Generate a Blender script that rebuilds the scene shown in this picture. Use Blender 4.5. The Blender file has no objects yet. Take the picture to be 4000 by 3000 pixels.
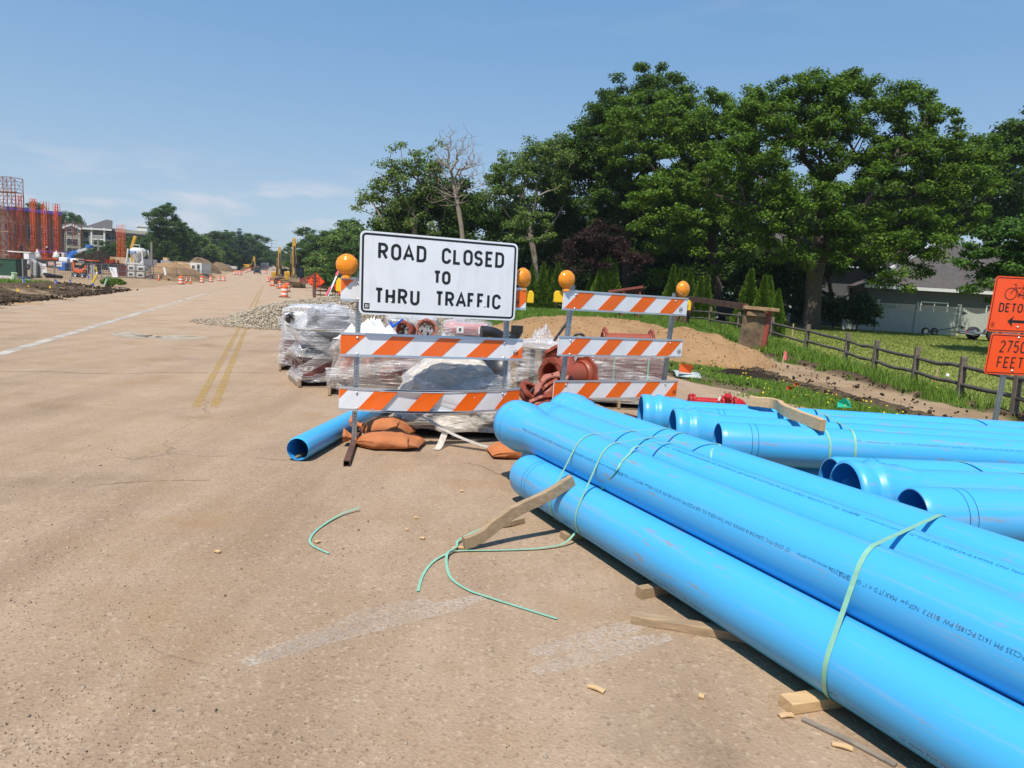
import bpy, math, random
import numpy as np
from mathutils import Vector, Matrix
random.seed(11)
rng = np.random.default_rng(11)
S = bpy.context.scene
COL = S.collection
PI = math.pi
# ------------------------------------------------------------------ camera
TH = math.radians(7.6); RO = 0.057; EYE = 1.65; FPX = 2773.0
_R0 = Vector((1, 0, 0)); _U0 = Vector((0, math.sin(TH), math.cos(TH))); FW = Vector((0, math.cos(TH), -math.sin(TH)))
CR = _R0 * math.cos(RO) + _U0 * math.sin(RO); CU = -_R0 * math.sin(RO) + _U0 * math.cos(RO)
CAMLOC = Vector((0, 0, EYE))
cd = bpy.data.cameras.new('camera'); cd.sensor_width = 36; cd.lens = FPX / 4000 * 36; cd.clip_end = 6000; cd.clip_start = .05
co = bpy.data.objects.new('camera', cd); COL.objects.link(co)
_m = Matrix((CR, CU, -FW)).transposed().to_4x4(); _m.translation = CAMLOC
co.matrix_world = _m
S.camera = co
# ------------------------------------------------------------------ sky, sun, exposure
SUN_EL = math.radians(61); SUN_AZ = math.atan2(-.32, -.95)     # azimuth from +Y towards +X
SUN_DIR = Vector((math.sin(SUN_AZ) * math.cos(SUN_EL), math.cos(SUN_AZ) * math.cos(SUN_EL), math.sin(SUN_EL)))
W = bpy.data.worlds.new('World'); S.world = W; W.use_nodes = True
wt = W.node_tree; wn = wt.nodes; wl = wt.links
sky = wn.new('ShaderNodeTexSky'); sky.sky_type = 'NISHITA'; sky.sun_disc = False
sky.sun_elevation = SUN_EL; sky.sun_rotation = SUN_AZ
sky.altitude = 300; sky.air_density = 1.15; sky.dust_density = .55; sky.ozone_density = 2.2
tc = wn.new('ShaderNodeTexCoord'); sp = wn.new('ShaderNodeSeparateXYZ'); wl.new(tc.outputs['Generated'], sp.inputs[0])
mp = wn.new('ShaderNodeMapping'); mp.inputs['Scale'].default_value = (6, 6, 24); mp.inputs['Location'].default_value = (.35, .1, 0)
wl.new(tc.outputs['Generated'], mp.inputs[0])
cn = wn.new('ShaderNodeTexNoise'); cn.inputs['Scale'].default_value = 1.5; cn.inputs['Detail'].default_value = 7; cn.inputs['Roughness'].default_value = .55
wl.new(mp.outputs[0], cn.inputs['Vector'])
cr = wn.new('ShaderNodeValToRGB'); cr.color_ramp.elements[0].position = .48; cr.color_ramp.elements[1].position = .68
wl.new(cn.outputs['Fac'], cr.inputs[0])
br = wn.new('ShaderNodeValToRGB'); e = br.color_ramp.elements
e[0].position = .0; e[0].color = (0, 0, 0, 1); e[1].position = .05; e[1].color = (1, 1, 1, 1)
for p, v in ((.10, .9), (.15, .0), (.30, 0), (.38, .14), (.46, 0)):
    q = e.new(p); q.color = (v, v, v, 1)
wl.new(sp.outputs['Z'], br.inputs[0])
mm = wn.new('ShaderNodeMath'); mm.operation = 'MULTIPLY'; wl.new(cr.outputs[0], mm.inputs[0]); wl.new(br.outputs[0], mm.inputs[1])
m2 = wn.new('ShaderNodeMath'); m2.operation = 'MULTIPLY'; m2.inputs[1].default_value = .55; wl.new(mm.outputs[0], m2.inputs[0])
hz = wn.new('ShaderNodeValToRGB'); he = hz.color_ramp.elements; he[0].position = 0.0; he[0].color = (3.15, 3.95, 4.75, 1); he[1].position = .70; he[1].color = (.62, 1.75, 3.9, 1)
for p, c in ((.08, (2.75, 3.75, 4.9)), (.18, (2.0, 3.2, 4.8)), (.30, (1.35, 2.65, 4.55)), (.45, (.92, 2.2, 4.3))):
    q = he.new(p); q.color = (*c, 1)
wl.new(sp.outputs['Z'], hz.inputs[0])
hm = wn.new('ShaderNodeMix'); hm.data_type = 'RGBA'; hm.inputs[0].default_value = .86; wl.new(sky.outputs[0], hm.inputs[6]); wl.new(hz.outputs[0], hm.inputs[7])
cm = wn.new('ShaderNodeMix'); cm.data_type = 'RGBA'; wl.new(m2.outputs[0], cm.inputs[0]); wl.new(hm.outputs[2], cm.inputs[6]); cm.inputs[7].default_value = (5.6, 5.3, 5.6, 1)
bg = wn['Background']; bg.inputs['Strength'].default_value = .125; wl.new(cm.outputs[2], bg.inputs['Color'])
sl = bpy.data.lights.new('sun', 'SUN'); sl.energy = 4.6; sl.angle = math.radians(.53); sl.color = (1, .945, .86)
so = bpy.data.objects.new('sun', sl); COL.objects.link(so); so.rotation_euler = SUN_DIR.to_track_quat('Z', 'Y').to_euler()
S.view_settings.view_transform = 'Standard'; S.view_settings.look = 'None'; S.view_settings.exposure = 0.25; S.view_settings.gamma = 1
S.render.engine = 'CYCLES'; S.cycles.max_bounces = 8; S.cycles.transparent_max_bounces = 24; S.cycles.diffuse_bounces = 3; S.cycles.glossy_bounces = 3
S.cycles.caustics_reflective = False; S.cycles.caustics_refractive = False
try: S.cycles.use_denoising = True
except Exception: pass

# ------------------------------------------------------------------ geometry helpers
def pray(px, py): return FW + CR * ((px - 2000) / FPX) - CU * ((py - 1500) / FPX)
def G(px, py, z=0.0):
    d = pray(px, py); return CAMLOC + d * ((z - EYE) / d.z)
def at(px, py, Y):
    d = pray(px, py); return CAMLOC + d * (Y / d.y)
SDX, SDY = -.3294, .9442           # road direction; ND is to its right
def st(s, t, z=0.0): return Vector((s * SDX + t * SDY, s * SDY - t * SDX, z))
def to_st(x, y): return x * SDX + y * SDY, x * SDY - y * SDX
ROADROT = math.atan2(SDY, SDX) - PI / 2
def ss(a, b, x):
    t = np.clip((np.asarray(x, float) - a) / (b - a), 0, 1); return t * t * (3 - 2 * t)
_lat = rng.random((256, 256))
def vnoise(x, y, oct=4, rough=.5):
    x = np.asarray(x, float); y = np.asarray(y, float); o = 0; a = 1; n = 0
    for k in range(oct):
        xi = np.floor(x).astype(int); yi = np.floor(y).astype(int); fx = x - xi; fy = y - yi
        fx = fx * fx * (3 - 2 * fx); fy = fy * fy * (3 - 2 * fy)
        A = _lat[xi & 255, yi & 255]; B = _lat[(xi + 1) & 255, yi & 255]; C_ = _lat[xi & 255, (yi + 1) & 255]; D_ = _lat[(xi + 1) & 255, (yi + 1) & 255]
        o = o + a * (A * (1 - fx) * (1 - fy) + B * fx * (1 - fy) + C_ * (1 - fx) * fy + D_ * fx * fy); n += a
        a *= rough; x = x * 2.03 + 17.3; y = y * 2.03 + 5.1
    return o / n

class MB:
    def __init__(s): s.v = []; s.f = []; s.mi = []; s.sm = []
    def add(s, vs, fs, mi=0, smooth=False, M=None):
        b = len(s.v)
        s.v += [tuple(M @ Vector(v)) for v in vs] if M is not None else [tuple(v) for v in vs]
        for f in fs: s.f.append(tuple(b + i for i in f)); s.mi.append(mi); s.sm.append(smooth)
        return s
    def box(s, c, d, M=None, mi=0, rz=0, ry=0, rx=0):
        x, y, z = d[0] / 2, d[1] / 2, d[2] / 2
        T = Matrix.Translation(Vector(c)) @ Matrix.Rotation(rz, 4, 'Z') @ Matrix.Rotation(ry, 4, 'Y') @ Matrix.Rotation(rx, 4, 'X')
        if M is not None: T = M @ T
        vs = [(i * x, j * y, k * z) for k in (-1, 1) for j in (-1, 1) for i in (-1, 1)]
        return s.add(vs, [(0, 2, 3, 1), (4, 5, 7, 6), (0, 1, 5, 4), (2, 6, 7, 3), (0, 4, 6, 2), (1, 3, 7, 5)], mi, False, T)
    def bar(s, a, b, w, h=None, mi=0, up=(0, 0, 1)):
        a = Vector(a); b = Vector(b); d = b - a; L = d.length
        if L < 1e-6: return s
        x = d / L; u = Vector(up)
        if abs(x.dot(u)) > .98: u = Vector((1, 0, 0))
        y = u.cross(x).normalized(); z = x.cross(y)
        T = Matrix((x, y, z)).transposed().to_4x4(); T.translation = (a + b) / 2
        return s.box((0, 0, 0), (L, w, h or w), T, mi)
    def tube(s, pts, r, n=8, cap=True, mi=0, smooth=True):
        pts = [Vector(p) for p in pts]; m = len(pts); rs = r if isinstance(r, (list, tuple)) else [r] * m
        vs = []; u = None
        for i, p in enumerate(pts):
            t = (pts[min(i + 1, m - 1)] - pts[max(i - 1, 0)]).normalized()
            if u is None:
                u = Vector((0, 0, 1)) if abs(t.z) < .9 else Vector((1, 0, 0))
            u = (u - t * u.dot(t)).normalized(); w = t.cross(u)
            for k in range(n):
                a = 2 * PI * k / n; vs.append(p + (u * math.cos(a) + w * math.sin(a)) * rs[i])
        fs = [(i * n + k, i * n + (k + 1) % n, (i + 1) * n + (k + 1) % n, (i + 1) * n + k) for i in range(m - 1) for k in range(n)]
        s.add(vs, fs, mi, smooth)
        if cap: s.add(vs[:n], [tuple(range(n - 1, -1, -1))], mi); s.add(vs[-n:], [tuple(range(n))], mi)
        return s
    def cyl(s, a, b, r, n=16, mi=0, r2=None): return s.tube([a, b], [r, r if r2 is None else r2], n, True, mi)
    def lathe(s, prof, n=32, M=None, mi=0, smooth=True, closed=False):
        m = len(prof); vs = [(r * math.cos(2 * PI * k / n), r * math.sin(2 * PI * k / n), z) for r, z in prof for k in range(n)]
        fs = [(i * n + k, i * n + (k + 1) % n, ((i + 1) % m) * n + (k + 1) % n, ((i + 1) % m) * n + k) for i in range(m if closed else m - 1) for k in range(n)]
        return s.add(vs, fs, mi, smooth, M)
    def sheet(s, P, mi=0, smooth=True, wrap=False):
        nr, nc = len(P), len(P[0]); vs = [p for r in P for p in r]
        fs = [(i * nc + j, i * nc + (j + 1) % nc, (i + 1) * nc + (j + 1) % nc, (i + 1) * nc + j) for i in range(nr - 1) for j in range(nc if wrap else nc - 1)]
        return s.add(vs, fs, mi, smooth)
    def prism(s, poly, d0, d1, M=None, mi=0):          # poly in local XZ, extruded along Y from d0 to d1
        n = len(poly); vs = [(x, d0, z) for x, z in poly] + [(x, d1, z) for x, z in poly]
        fs = [tuple(range(n)), tuple(range(2 * n - 1, n - 1, -1))] + [(i, n + i, n + (i + 1) % n, (i + 1) % n) for i in range(n)]
        return s.add(vs, fs, mi, False, M)
    def blob(s, c, r, n=10, jit=.12, mi=0, seed=0, M=None):
        rr = random.Random(seed); vs = []; k2 = n * 2
        ph = [rr.random() * 6 for _ in range(6)]
        for i in range(n + 1):
            a = PI * i / n
            for k in range(k2):
                b = 2 * PI * k / k2
                q = 1 + jit * (math.sin(3 * b + ph[0] + 2 * a) * .5 + math.sin(5 * a + ph[1] + b) * .4 + math.sin(7 * b + ph[2] - 3 * a) * .3)
                vs.append((c[0] + r[0] * q * math.sin(a) * math.cos(b), c[1] + r[1] * q * math.sin(a) * math.sin(b), c[2] + r[2] * q * math.cos(a)))
        fs = [(i * k2 + k, (i + 1) * k2 + k, (i + 1) * k2 + (k + 1) % k2, i * k2 + (k + 1) % k2) for i in range(n) for k in range(k2)]
        return s.add(vs, fs, mi, True, M)
    def build(s, name, mats, parent=None, off=None, bevel=0, sub=0, label=None, solid=0):
        me = bpy.data.meshes.new(name)
        o = off if off is not None else (parent.location if (parent is not None and parent.get('_w')) else None)
        vs = s.v if o is None else [(v[0] - o[0], v[1] - o[1], v[2] - o[2]) for v in s.v]
        me.from_pydata(vs, [], s.f)
        for m in (mats if isinstance(mats, (list, tuple)) else [mats]): me.materials.append(m)
        me.polygons.foreach_set('material_index', s.mi); me.polygons.foreach_set('use_smooth', s.sm); me.update()
        ob = bpy.data.objects.new(name, me); COL.objects.link(ob)
        if parent is not None: ob.parent = parent
        if off is not None: ob.location = off
        if solid: q = ob.modifiers.new('thickness', 'SOLIDIFY'); q.thickness = solid
        if bevel: q = ob.modifiers.new('edge', 'BEVEL'); q.width = bevel; q.segments = 2; q.limit_method = 'ANGLE'
        if sub: q = ob.modifiers.new('round', 'SUBSURF'); q.levels = sub; q.render_levels = sub
        if label: ob['label'] = label
        return ob
def npmesh(name, V, F, mats, parent=None, smooth=False, mi=None):
    """V (n,3), F (m,k) arrays"""
    me = bpy.data.meshes.new(name); V = np.ascontiguousarray(V, np.float32); F = np.ascontiguousarray(F, np.int32)
    me.vertices.add(len(V)); me.vertices.foreach_set('co', V.ravel())
    k = F.shape[1]; me.loops.add(F.size); me.loops.foreach_set('vertex_index', F.ravel())
    me.polygons.add(len(F)); me.polygons.foreach_set('loop_start', np.arange(0, F.size, k, dtype=np.int32)); me.polygons.foreach_set('loop_total', np.full(len(F), k, np.int32))
    for m in (mats if isinstance(mats, (list, tuple)) else [mats]): me.materials.append(m)
    if smooth: me.polygons.foreach_set('use_smooth', np.ones(len(F), bool))
    if mi is not None: me.polygons.foreach_set('material_index', np.ascontiguousarray(mi, np.int32))
    me.update(calc_edges=True); me.validate()
    ob = bpy.data.objects.new(name, me); COL.objects.link(ob)
    if parent is not None: ob.parent = parent
    return ob
def tag(o, label=None, cat=None, group=None, kind=None):
    if label: o['label'] = label
    if cat: o['category'] = cat
    if group: o['group'] = group
    if kind: o['kind'] = kind
    return o
def thing(name, label, cat, loc=(0, 0, 0), rz=0, group=None, world=False):
    o = bpy.data.objects.new(name, None); COL.objects.link(o); o.location = loc; o.rotation_euler = (0, 0, rz); o.empty_display_size = .2
    if world: o['_w'] = 1
    return tag(o, label, cat, group)
def dup(root, loc, rz=0, label=None, scale=None, group=None):
    r = root.copy(); COL.objects.link(r); r.location = loc; r.rotation_euler = (0, 0, rz)
    if scale is not None: r.scale = (scale,) * 3 if not isinstance(scale, tuple) else scale
    if label: r['label'] = label
    if group: r['group'] = group
    for ch in list(root.children):
        c = ch.copy(); COL.objects.link(c); c.parent = r
        for g in list(ch.children):
            d = g.copy(); COL.objects.link(d); d.parent = c
    return r

# ------------------------------------------------------------------ material helpers
class NT:
    def __init__(s, name):
        s.m = bpy.data.materials.new(name); s.m.use_nodes = True; s.t = s.m.node_tree; s.p = s.t.nodes['Principled BSDF']; s.out = s.t.nodes['Material Output']
    def n(s, ty, **k):
        q = s.t.nodes.new('ShaderNode' + ty)
        for a, b in k.items():
            if a.startswith('i_'): q.inputs[a[2:].replace('_', ' ')].default_value = b
            else: setattr(q, a, b)
        return q
    def l(s, a, b): s.t.links.new(a, b)
    def coord(s, scale=(1, 1, 1), rot=(0, 0, 0), kind='Object', loc=(0, 0, 0)):
        c = s.n('TexCoord'); m = s.n('Mapping'); m.inputs['Scale'].default_value = scale; m.inputs['Rotation'].default_value = rot; m.inputs['Location'].default_value = loc
        s.l(c.outputs[kind], m.inputs[0]); return m.outputs[0]
    def noise(s, v, scale, detail=4, rough=.55, dist=0):
        q = s.n('TexNoise'); q.inputs['Scale'].default_value = scale; q.inputs['Detail'].default_value = detail; q.inputs['Roughness'].default_value = rough; q.inputs['Distortion'].default_value = dist
        if v is not None: s.l(v, q.inputs['Vector'])
        return q.outputs['Fac']
    def ramp(s, v, *st_):
        r = s.n('ValToRGB'); e = r.color_ramp.elements
        while len(e) < len(st_): e.new(.5)
        for k, (p, c) in enumerate(st_):
            e[k].position = p; e[k].color = (c, c, c, 1) if isinstance(c, (int, float)) else (*c, 1)
        s.l(v, r.inputs[0]); return r.outputs[0]
    def mix(s, f, a, b, mode='MIX'):
        q = s.n('Mix', data_type='RGBA', blend_type=mode)
        for i, x in ((0, f), (6, a), (7, b)):
            if hasattr(x, 'is_linked') or hasattr(x, 'links'): s.l(x, q.inputs[i])
            else: q.inputs[i].default_value = x if i == 0 else (*x, 1)
        return q.outputs[2]
    def math(s, op, a, b=0.0, clamp=False):
        q = s.n('Math', operation=op, use_clamp=clamp)
        for i, x in ((0, a), (1, b)):
            if hasattr(x, 'links'): s.l(x, q.inputs[i])
            else: q.inputs[i].default_value = x
        return q.outputs[0]
    def bump(s, h, strength=.3, dist=.02):
        b = s.n('Bump'); b.inputs['Strength'].default_value = strength; b.inputs['Distance'].default_value = dist; s.l(h, b.inputs['Height']); s.l(b.outputs[0], s.p.inputs['Normal'])
    def col(s, c): s.l(c, s.p.inputs['Base Color'])
def mul(c, k): return tuple(min(1, x * k) for x in c)
def mat(name, col, rough=.6, metal=0, var=.15, scale=6, bump=0, bscale=60, spec=.5, dirt=None, dirt_amt=.5, stretch=(1, 1, 1), dscale=2.5):
    t = NT(name); v = t.coord(stretch)
    c = t.ramp(t.noise(v, scale), (.25, mul(col, 1 - var)), (.75, mul(col, 1 + var)))
    if dirt:
        d = t.ramp(t.noise(v, dscale, 7, .65), (.62 - dirt_amt * .4, 0.), (.80 - dirt_amt * .25, 1.))
        c = t.mix(t.math('MULTIPLY', d, .85), c, dirt)
    t.col(c); t.p.inputs['Roughness'].default_value = rough; t.p.inputs['Metallic'].default_value = metal
    t.p.inputs['Specular IOR Level'].default_value = spec
    if bump: t.bump(t.noise(v, bscale, 3), bump)
    return t.m
MW = mat('white_paint', (.78, .78, .77), .45, var=.04)
MBLK = mat('black_plastic', (.018, .018, .02), .45, var=.2)
MRUB = mat('black_rubber', (.025, .024, .024), .8, var=.3)
MSTEEL = mat('galvanised_steel', (.42, .44, .46), .42, .85, var=.18, scale=14, dirt=(.30, .30, .29), dirt_amt=.3)
MALU = mat('aluminium_trim', (.66, .69, .73), .38, .75, var=.1, scale=5)
MRUST = mat('rusted_steel', (.15, .070, .042), .8, .15, var=.4, scale=9, bump=.25, bscale=70, dirt=(.055, .03, .022), dirt_amt=.5)
MWOOD = mat('weathered_lumber', (.36, .25, .145), .8, var=.28, scale=3.5, bump=.2, stretch=(1.2, 14, 14), dirt=(.24, .17, .10), dirt_amt=.35)
MWOODN = mat('fresh_lumber', (.55, .36, .18), .72, var=.2, scale=3, bump=.12, stretch=(1.2, 12, 12))
MWOODG = mat('grey_lumber', (.26, .215, .165), .88, var=.3, scale=4, bump=.3, stretch=(2, 2, 2), dirt=(.15, .125, .10), dirt_amt=.4)
MPAL = mat('pallet_wood', (.40, .30, .20), .85, var=.3, scale=3, bump=.2, dirt=(.2, .145, .09), dirt_amt=.5)
MGREENST = None
# ------------------------------------------------------------------ terrain heights
def zg(x, y):
    x = np.asarray(x, float); y = np.asarray(y, float); s, t = to_st(x, y)
    z = np.where(s > 130, .0 + .021 * (np.maximum(s, 130) - 130) * ss(130, 190, s), 0.0); z = np.minimum(z, 9.0)
    z = z + ss(-11, -18, t) * ss(92, 165, s) * 2.0 * (1 - ss(170, 260, s))
    z = z + ss(8.2, 12.5, t) * (-.30 + .62 * ss(15, 38, y)) * (1 - ss(70, 120, s))
    return z
def gz(p): return float(zg(p[0], p[1]))
def onground(px, py):
    p = G(px, py)
    for _ in range(6): p = G(px, py, gz(p))
    return p
def gpos(px, Y):
    """ground point at picture column px and distance Y"""
    d = pray(px, 1200); x = d.x / d.y * Y
    for _ in range(4):
        lo, hi = 300, 4000
        p = Vector((x, Y, gz((x, Y))))
        w = p - CAMLOC; k = w.dot(FW); u = 2000 + FPX * w.dot(CR) / k
        x -= (u - px) / FPX * k
    return Vector((x, Y, gz((x, Y))))
PATH = [onground(2860, 1382), onground(3060, 1440), onground(3290, 1515), onground(3560, 1575), onground(3960, 1690)]
def path_dist(x, y):
    best = np.full(np.shape(x), 99.0); side = np.zeros(np.shape(x))
    for a, b in zip(PATH[:-1], PATH[1:]):
        dx, dy = b.x - a.x, b.y - a.y; L = dx * dx + dy * dy
        k = np.clip(((x - a.x) * dx + (y - a.y) * dy) / L, 0, 1); d = np.hypot(x - a.x - k * dx, y - a.y - k * dy)
        best = np.minimum(best, d)
    return best
FENCE_X = lambda y: 10.45 + 0 * y
def zones(x, y):
    """grass, dark soil, tan dirt weights"""
    s, t = to_st(x, y); n = vnoise(x * .55, y * .55, 5); n2 = vnoise(x * 2.1 + 40, y * 2.1, 4)
    g = ss(8.0, 8.6, t + (n - .5) * 1.4); g = np.where(t < 0, 0, g)
    tan = np.zeros_like(g); dark = np.zeros_like(g)
    d = path_dist(x, y); w = 1.02 + (n2 - .5) * .9
    inp = ss(w + .12, w - .12, d); tan = np.maximum(tan, inp); g = g * (1 - inp)
    edge = ss(w + .75, w + .25, d) * (1 - inp) * ss(.34, .48, n2 + .10 * np.sin(x * 3)); dark = np.maximum(dark, edge); g = g * (1 - edge)
    bare = ss(.60, .72, vnoise(x * .9 + 9, y * .9 + 4, 4)) * (x < 8) * (y < 19) * (t > 8); dark = np.maximum(dark, bare * .35); tan = np.maximum(tan, bare * .45); g = g * (1 - bare * .75)
    far = ss(30, 42, y) * ss(8, 9, t) * (x < 9.5) * (t < 22) * (s < 75); 
    # left side: site ground
    L = ss(-8.6, -9.4, t + (n - .5) * 1.2)
    band = L * ss(-17.5, -14.5, t + (n - .5) * 5) * (1 - ss(52, 62, s)); dark = np.maximum(dark, band * ss(.30, .52, n2 * .5 + n * .5)); tan = np.maximum(tan, L * (1 - dark * .8))
    gl = L * ss(-15.5, -17, t + (n - .5) * 2) * ss(-24, -20, t) * ss(66, 58, s) * ss(.42, .5, n); g = np.maximum(g, gl); tan = tan * (1 - gl); dark = dark * (1 - gl)
    tuft = L * np.exp(-((s - 57) ** 2 / 14 + (t + 15.4) ** 2 / 1.2)); g = np.maximum(g, np.clip(tuft * 1.6, 0, 1)); dark = dark * (1 - np.clip(tuft * 1.6, 0, 1))
    gfar = ss(225, 260, s) * (t < -30); g = np.maximum(g, gfar); tan = tan * (1 - gfar)
    rfar = (t > 8) * (s > 45); mud = rfar * ss(12.5, 11, t + (n - .5) * 3) * (s > 80); g = g * (1 - mud); tan = np.maximum(tan, mud)
    lawn = (x > FENCE_X(y)) * (y > 8) * (y < 60)
    return g, dark, tan, lawn, n, n2
def axis(*segs):
    out = [segs[0][0]]
    for a, b, d in segs: out += list(np.arange(out[-1] + d, b + d * .5, d))
    return np.array(out)
sa = axis((-40, 2, 4), (2, 48, .3), (48, 110, .7), (110, 260, 4), (260, 700, 20), (700, 3000, 150))
ta = axis((-1800, -120, 120), (-120, -30, 4), (-30, -9, .4), (-9, 7.6, 1.5), (7.6, 24, .22), (24, 50, 1.2), (50, 130, 8), (130, 1800, 140))
SS_, TT_ = np.meshgrid(sa, ta, indexing='ij'); X = SS_ * SDX + TT_ * SDY; Yv = SS_ * SDY - TT_ * SDX
g_, d_, tn_, lw_, n_, n2_ = zones(X, Yv)
Z = zg(X, Yv)
offroad = np.maximum(ss(8.0, 8.8, TT_), ss(-8.8, -9.8, TT_))
lump = (vnoise(X * 1.7, Yv * 1.7, 5, .6) - .5)
Z = Z - .03 + offroad * .03 + offroad * lump * (.03 + .34 * d_ * (TT_ < 0) + .22 * d_ * (TT_ > 0) + .10 * tn_ * (TT_ < 0) + .07 * tn_ * (TT_ > 0)) + .10 * ss(.3, .9, d_) * offroad
Z = Z + np.exp(-((TT_ + 13.2 + (n_ - .5) * 3) / 1.6) ** 2) * .30 * (1 - ss(52, 62, SS_)) * (SS_ > 5)
V = np.stack([X, Yv, Z], -1).reshape(-1, 3); nr, nc = X.shape
ii, jj = np.meshgrid(np.arange(nr - 1), np.arange(nc - 1), indexing='ij'); a0 = (ii * nc + jj).ravel()
Fq = np.stack([a0, a0 + nc, a0 + nc + 1, a0 + 1], 1)
t = NT('ground_soil_and_turf')
at_ = t.n('Attribute', attribute_name='zone'); sep = t.n('SeparateColor'); t.l(at_.outputs['Color'], sep.inputs[0])
v = t.coord()
nA = t.noise(v, .7, 6); nB = t.noise(v, 7, 5, .65); nC = t.noise(v, 34, 4, .7)
grass = t.mix(nB, (.055, .095, .018), (.12, .16, .035)); lawn = t.mix(t.noise(t.coord((.5, 3.2, 1), (0, 0, .35)), 1.2, 5), (.16, .21, .035), (.29, .29, .08))
grass = t.mix(at_.outputs['Alpha'], grass, lawn)
dark = t.mix(t.ramp(nB, (.35, 0.), (.62, 1.)), (.022, .016, .011), (.13, .085, .048)); dark = t.mix(t.ramp(nC, (.5, 0.), (.7, .6)), dark, (.19, .13, .08))
tan = t.mix(nB, (.30, .205, .115), (.46, .33, .205)); tan = t.mix(t.ramp(nC, (.55, 0.), (.68, .7)), tan, (.55, .43, .30)); tan = t.mix(t.ramp(nC, (.30, .7), (.42, 0.)), tan, (.16, .10, .055))
tan = t.mix(t.ramp(nA, (.42, 0.), (.62, .55)), tan, (.24, .155, .085))
c = t.mix(sep.outputs[2], (.16, .12, .07), tan); c = t.mix(sep.outputs[0], c, grass); c = t.mix(sep.outputs[1], c, dark)
t.col(c); t.p.inputs['Roughness'].default_value = .95; t.p.inputs['Specular IOR Level'].default_value = .15
t.bump(t.math('ADD', nB, nC), .7, .05); MGROUND = t.m
ground = npmesh('ground', V, Fq, MGROUND, smooth=True); tag(ground, kind='structure')
ca = ground.data.color_attributes.new('zone', 'FLOAT_COLOR', 'POINT')
ca.data.foreach_set('color', np.stack([g_, d_, tn_, lw_ * 1.0], -1).reshape(-1, 4).astype(np.float32).ravel())
# ------------------------------------------------------------------ road
sr = axis((-40, 2, 3), (2, 60, 1.0), (60, 260, 4), (260, 700, 20))
tr = axis((-9.3, 8.3, 1.1))
SR, TR = np.meshgrid(sr, tr, indexing='ij'); wob = (vnoise(SR * .35, TR * 0 + 3, 4) - .5)
TW = TR.copy(); TW[:, 0] -= .4 + wob[:, 0] * .7 + .5 * np.exp(-((SR[:, 0] - 62) / 8) ** 2); TW[:, -1] += wob[:, -1] * .8
xr = SR * SDX + TW * SDY; yr = SR * SDY - TW * SDX
zr = zg(SR * SDX, SR * SDY) + .004
V = np.stack([xr, yr, zr], -1).reshape(-1, 3); nr, nc = xr.shape; ii, jj = np.meshgrid(np.arange(nr - 1), np.arange(nc - 1), indexing='ij'); a0 = (ii * nc + jj).ravel()
t = NT('dusty_road_surface'); v = t.coord(); vr = t.coord((1, 1, 1), (0, 0, -ROADROT))
vs_ = t.coord((1.6, .16, 1), (0, 0, -ROADROT))
big = t.noise(v, .33, 5, .6); mid = t.noise(v, 2.2, 6, .62); fine = t.noise(v, 75, 3, .75); streak = t.noise(vs_, 1.1, 6, .6, .3)
base = t.mix(t.ramp(mid, (.3, 0.), (.7, 1.)), (.345, .240, .156), (.405, .293, .199))
base = t.mix(t.ramp(streak, (.40, .0), (.66, .75)), base, (.265, .180, .115))
base = t.mix(t.ramp(big, (.47, 0.), (.68, .5)), base, (.44, .315, .205))
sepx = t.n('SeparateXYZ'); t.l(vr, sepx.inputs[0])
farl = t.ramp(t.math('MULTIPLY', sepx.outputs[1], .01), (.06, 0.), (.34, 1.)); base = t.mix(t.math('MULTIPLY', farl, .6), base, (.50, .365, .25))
vo = t.n('TexVoronoi'); vo.inputs['Scale'].default_value = 62; t.l(v, vo.inputs['Vector'])
vo2 = t.n('TexVoronoi'); vo2.inputs['Scale'].default_value = 31; vo2.inputs['Randomness'].default_value = 1; t.l(v, vo2.inputs['Vector'])
hsv = t.n('SeparateColor'); t.l(vo.outputs['Color'], hsv.inputs[0]); hs2 = t.n('SeparateColor'); t.l(vo2.outputs['Color'], hs2.inputs[0])
base = t.mix(t.ramp(hsv.outputs[0], (.0, .42), (.14, .0)), base, (.16, .105, .062))
base = t.mix(t.ramp(hsv.outputs[1], (.84, .0), (.98, .38)), base, (.54, .41, .28))
base = t.mix(t.ramp(fine, (.32, .34), (.5, 0.)), base, (.19, .128, .08))
speck = t.math('MULTIPLY', t.ramp(hs2.outputs[0], (.93, 0.), (.95, 1.)), t.ramp(vo2.outputs['Distance'], (.28, 1.), (.40, 0.))); base = t.mix(t.math('MULTIPLY', speck, .22), base, (.60, .50, .38))
speckd = t.math('MULTIPLY', t.ramp(hs2.outputs[1], (.95, 0.), (.97, 1.)), t.ramp(vo2.outputs['Distance'], (.25, 1.), (.36, 0.))); base = t.mix(t.math('MULTIPLY', speckd, .35), base, (.06, .045, .035))
dusty = t.ramp(t.noise(v, .8, 7, .7), (.50, 0.), (.70, .75)); base = t.mix(dusty, base, (.31, .195, .10))
oil = t.ramp(t.noise(t.coord((1, 1, 1), loc=(4, 9, 0)), .55, 6, .65), (.56, 0.), (.74, .55)); base = t.mix(oil, base, (.165, .115, .078))
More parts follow.
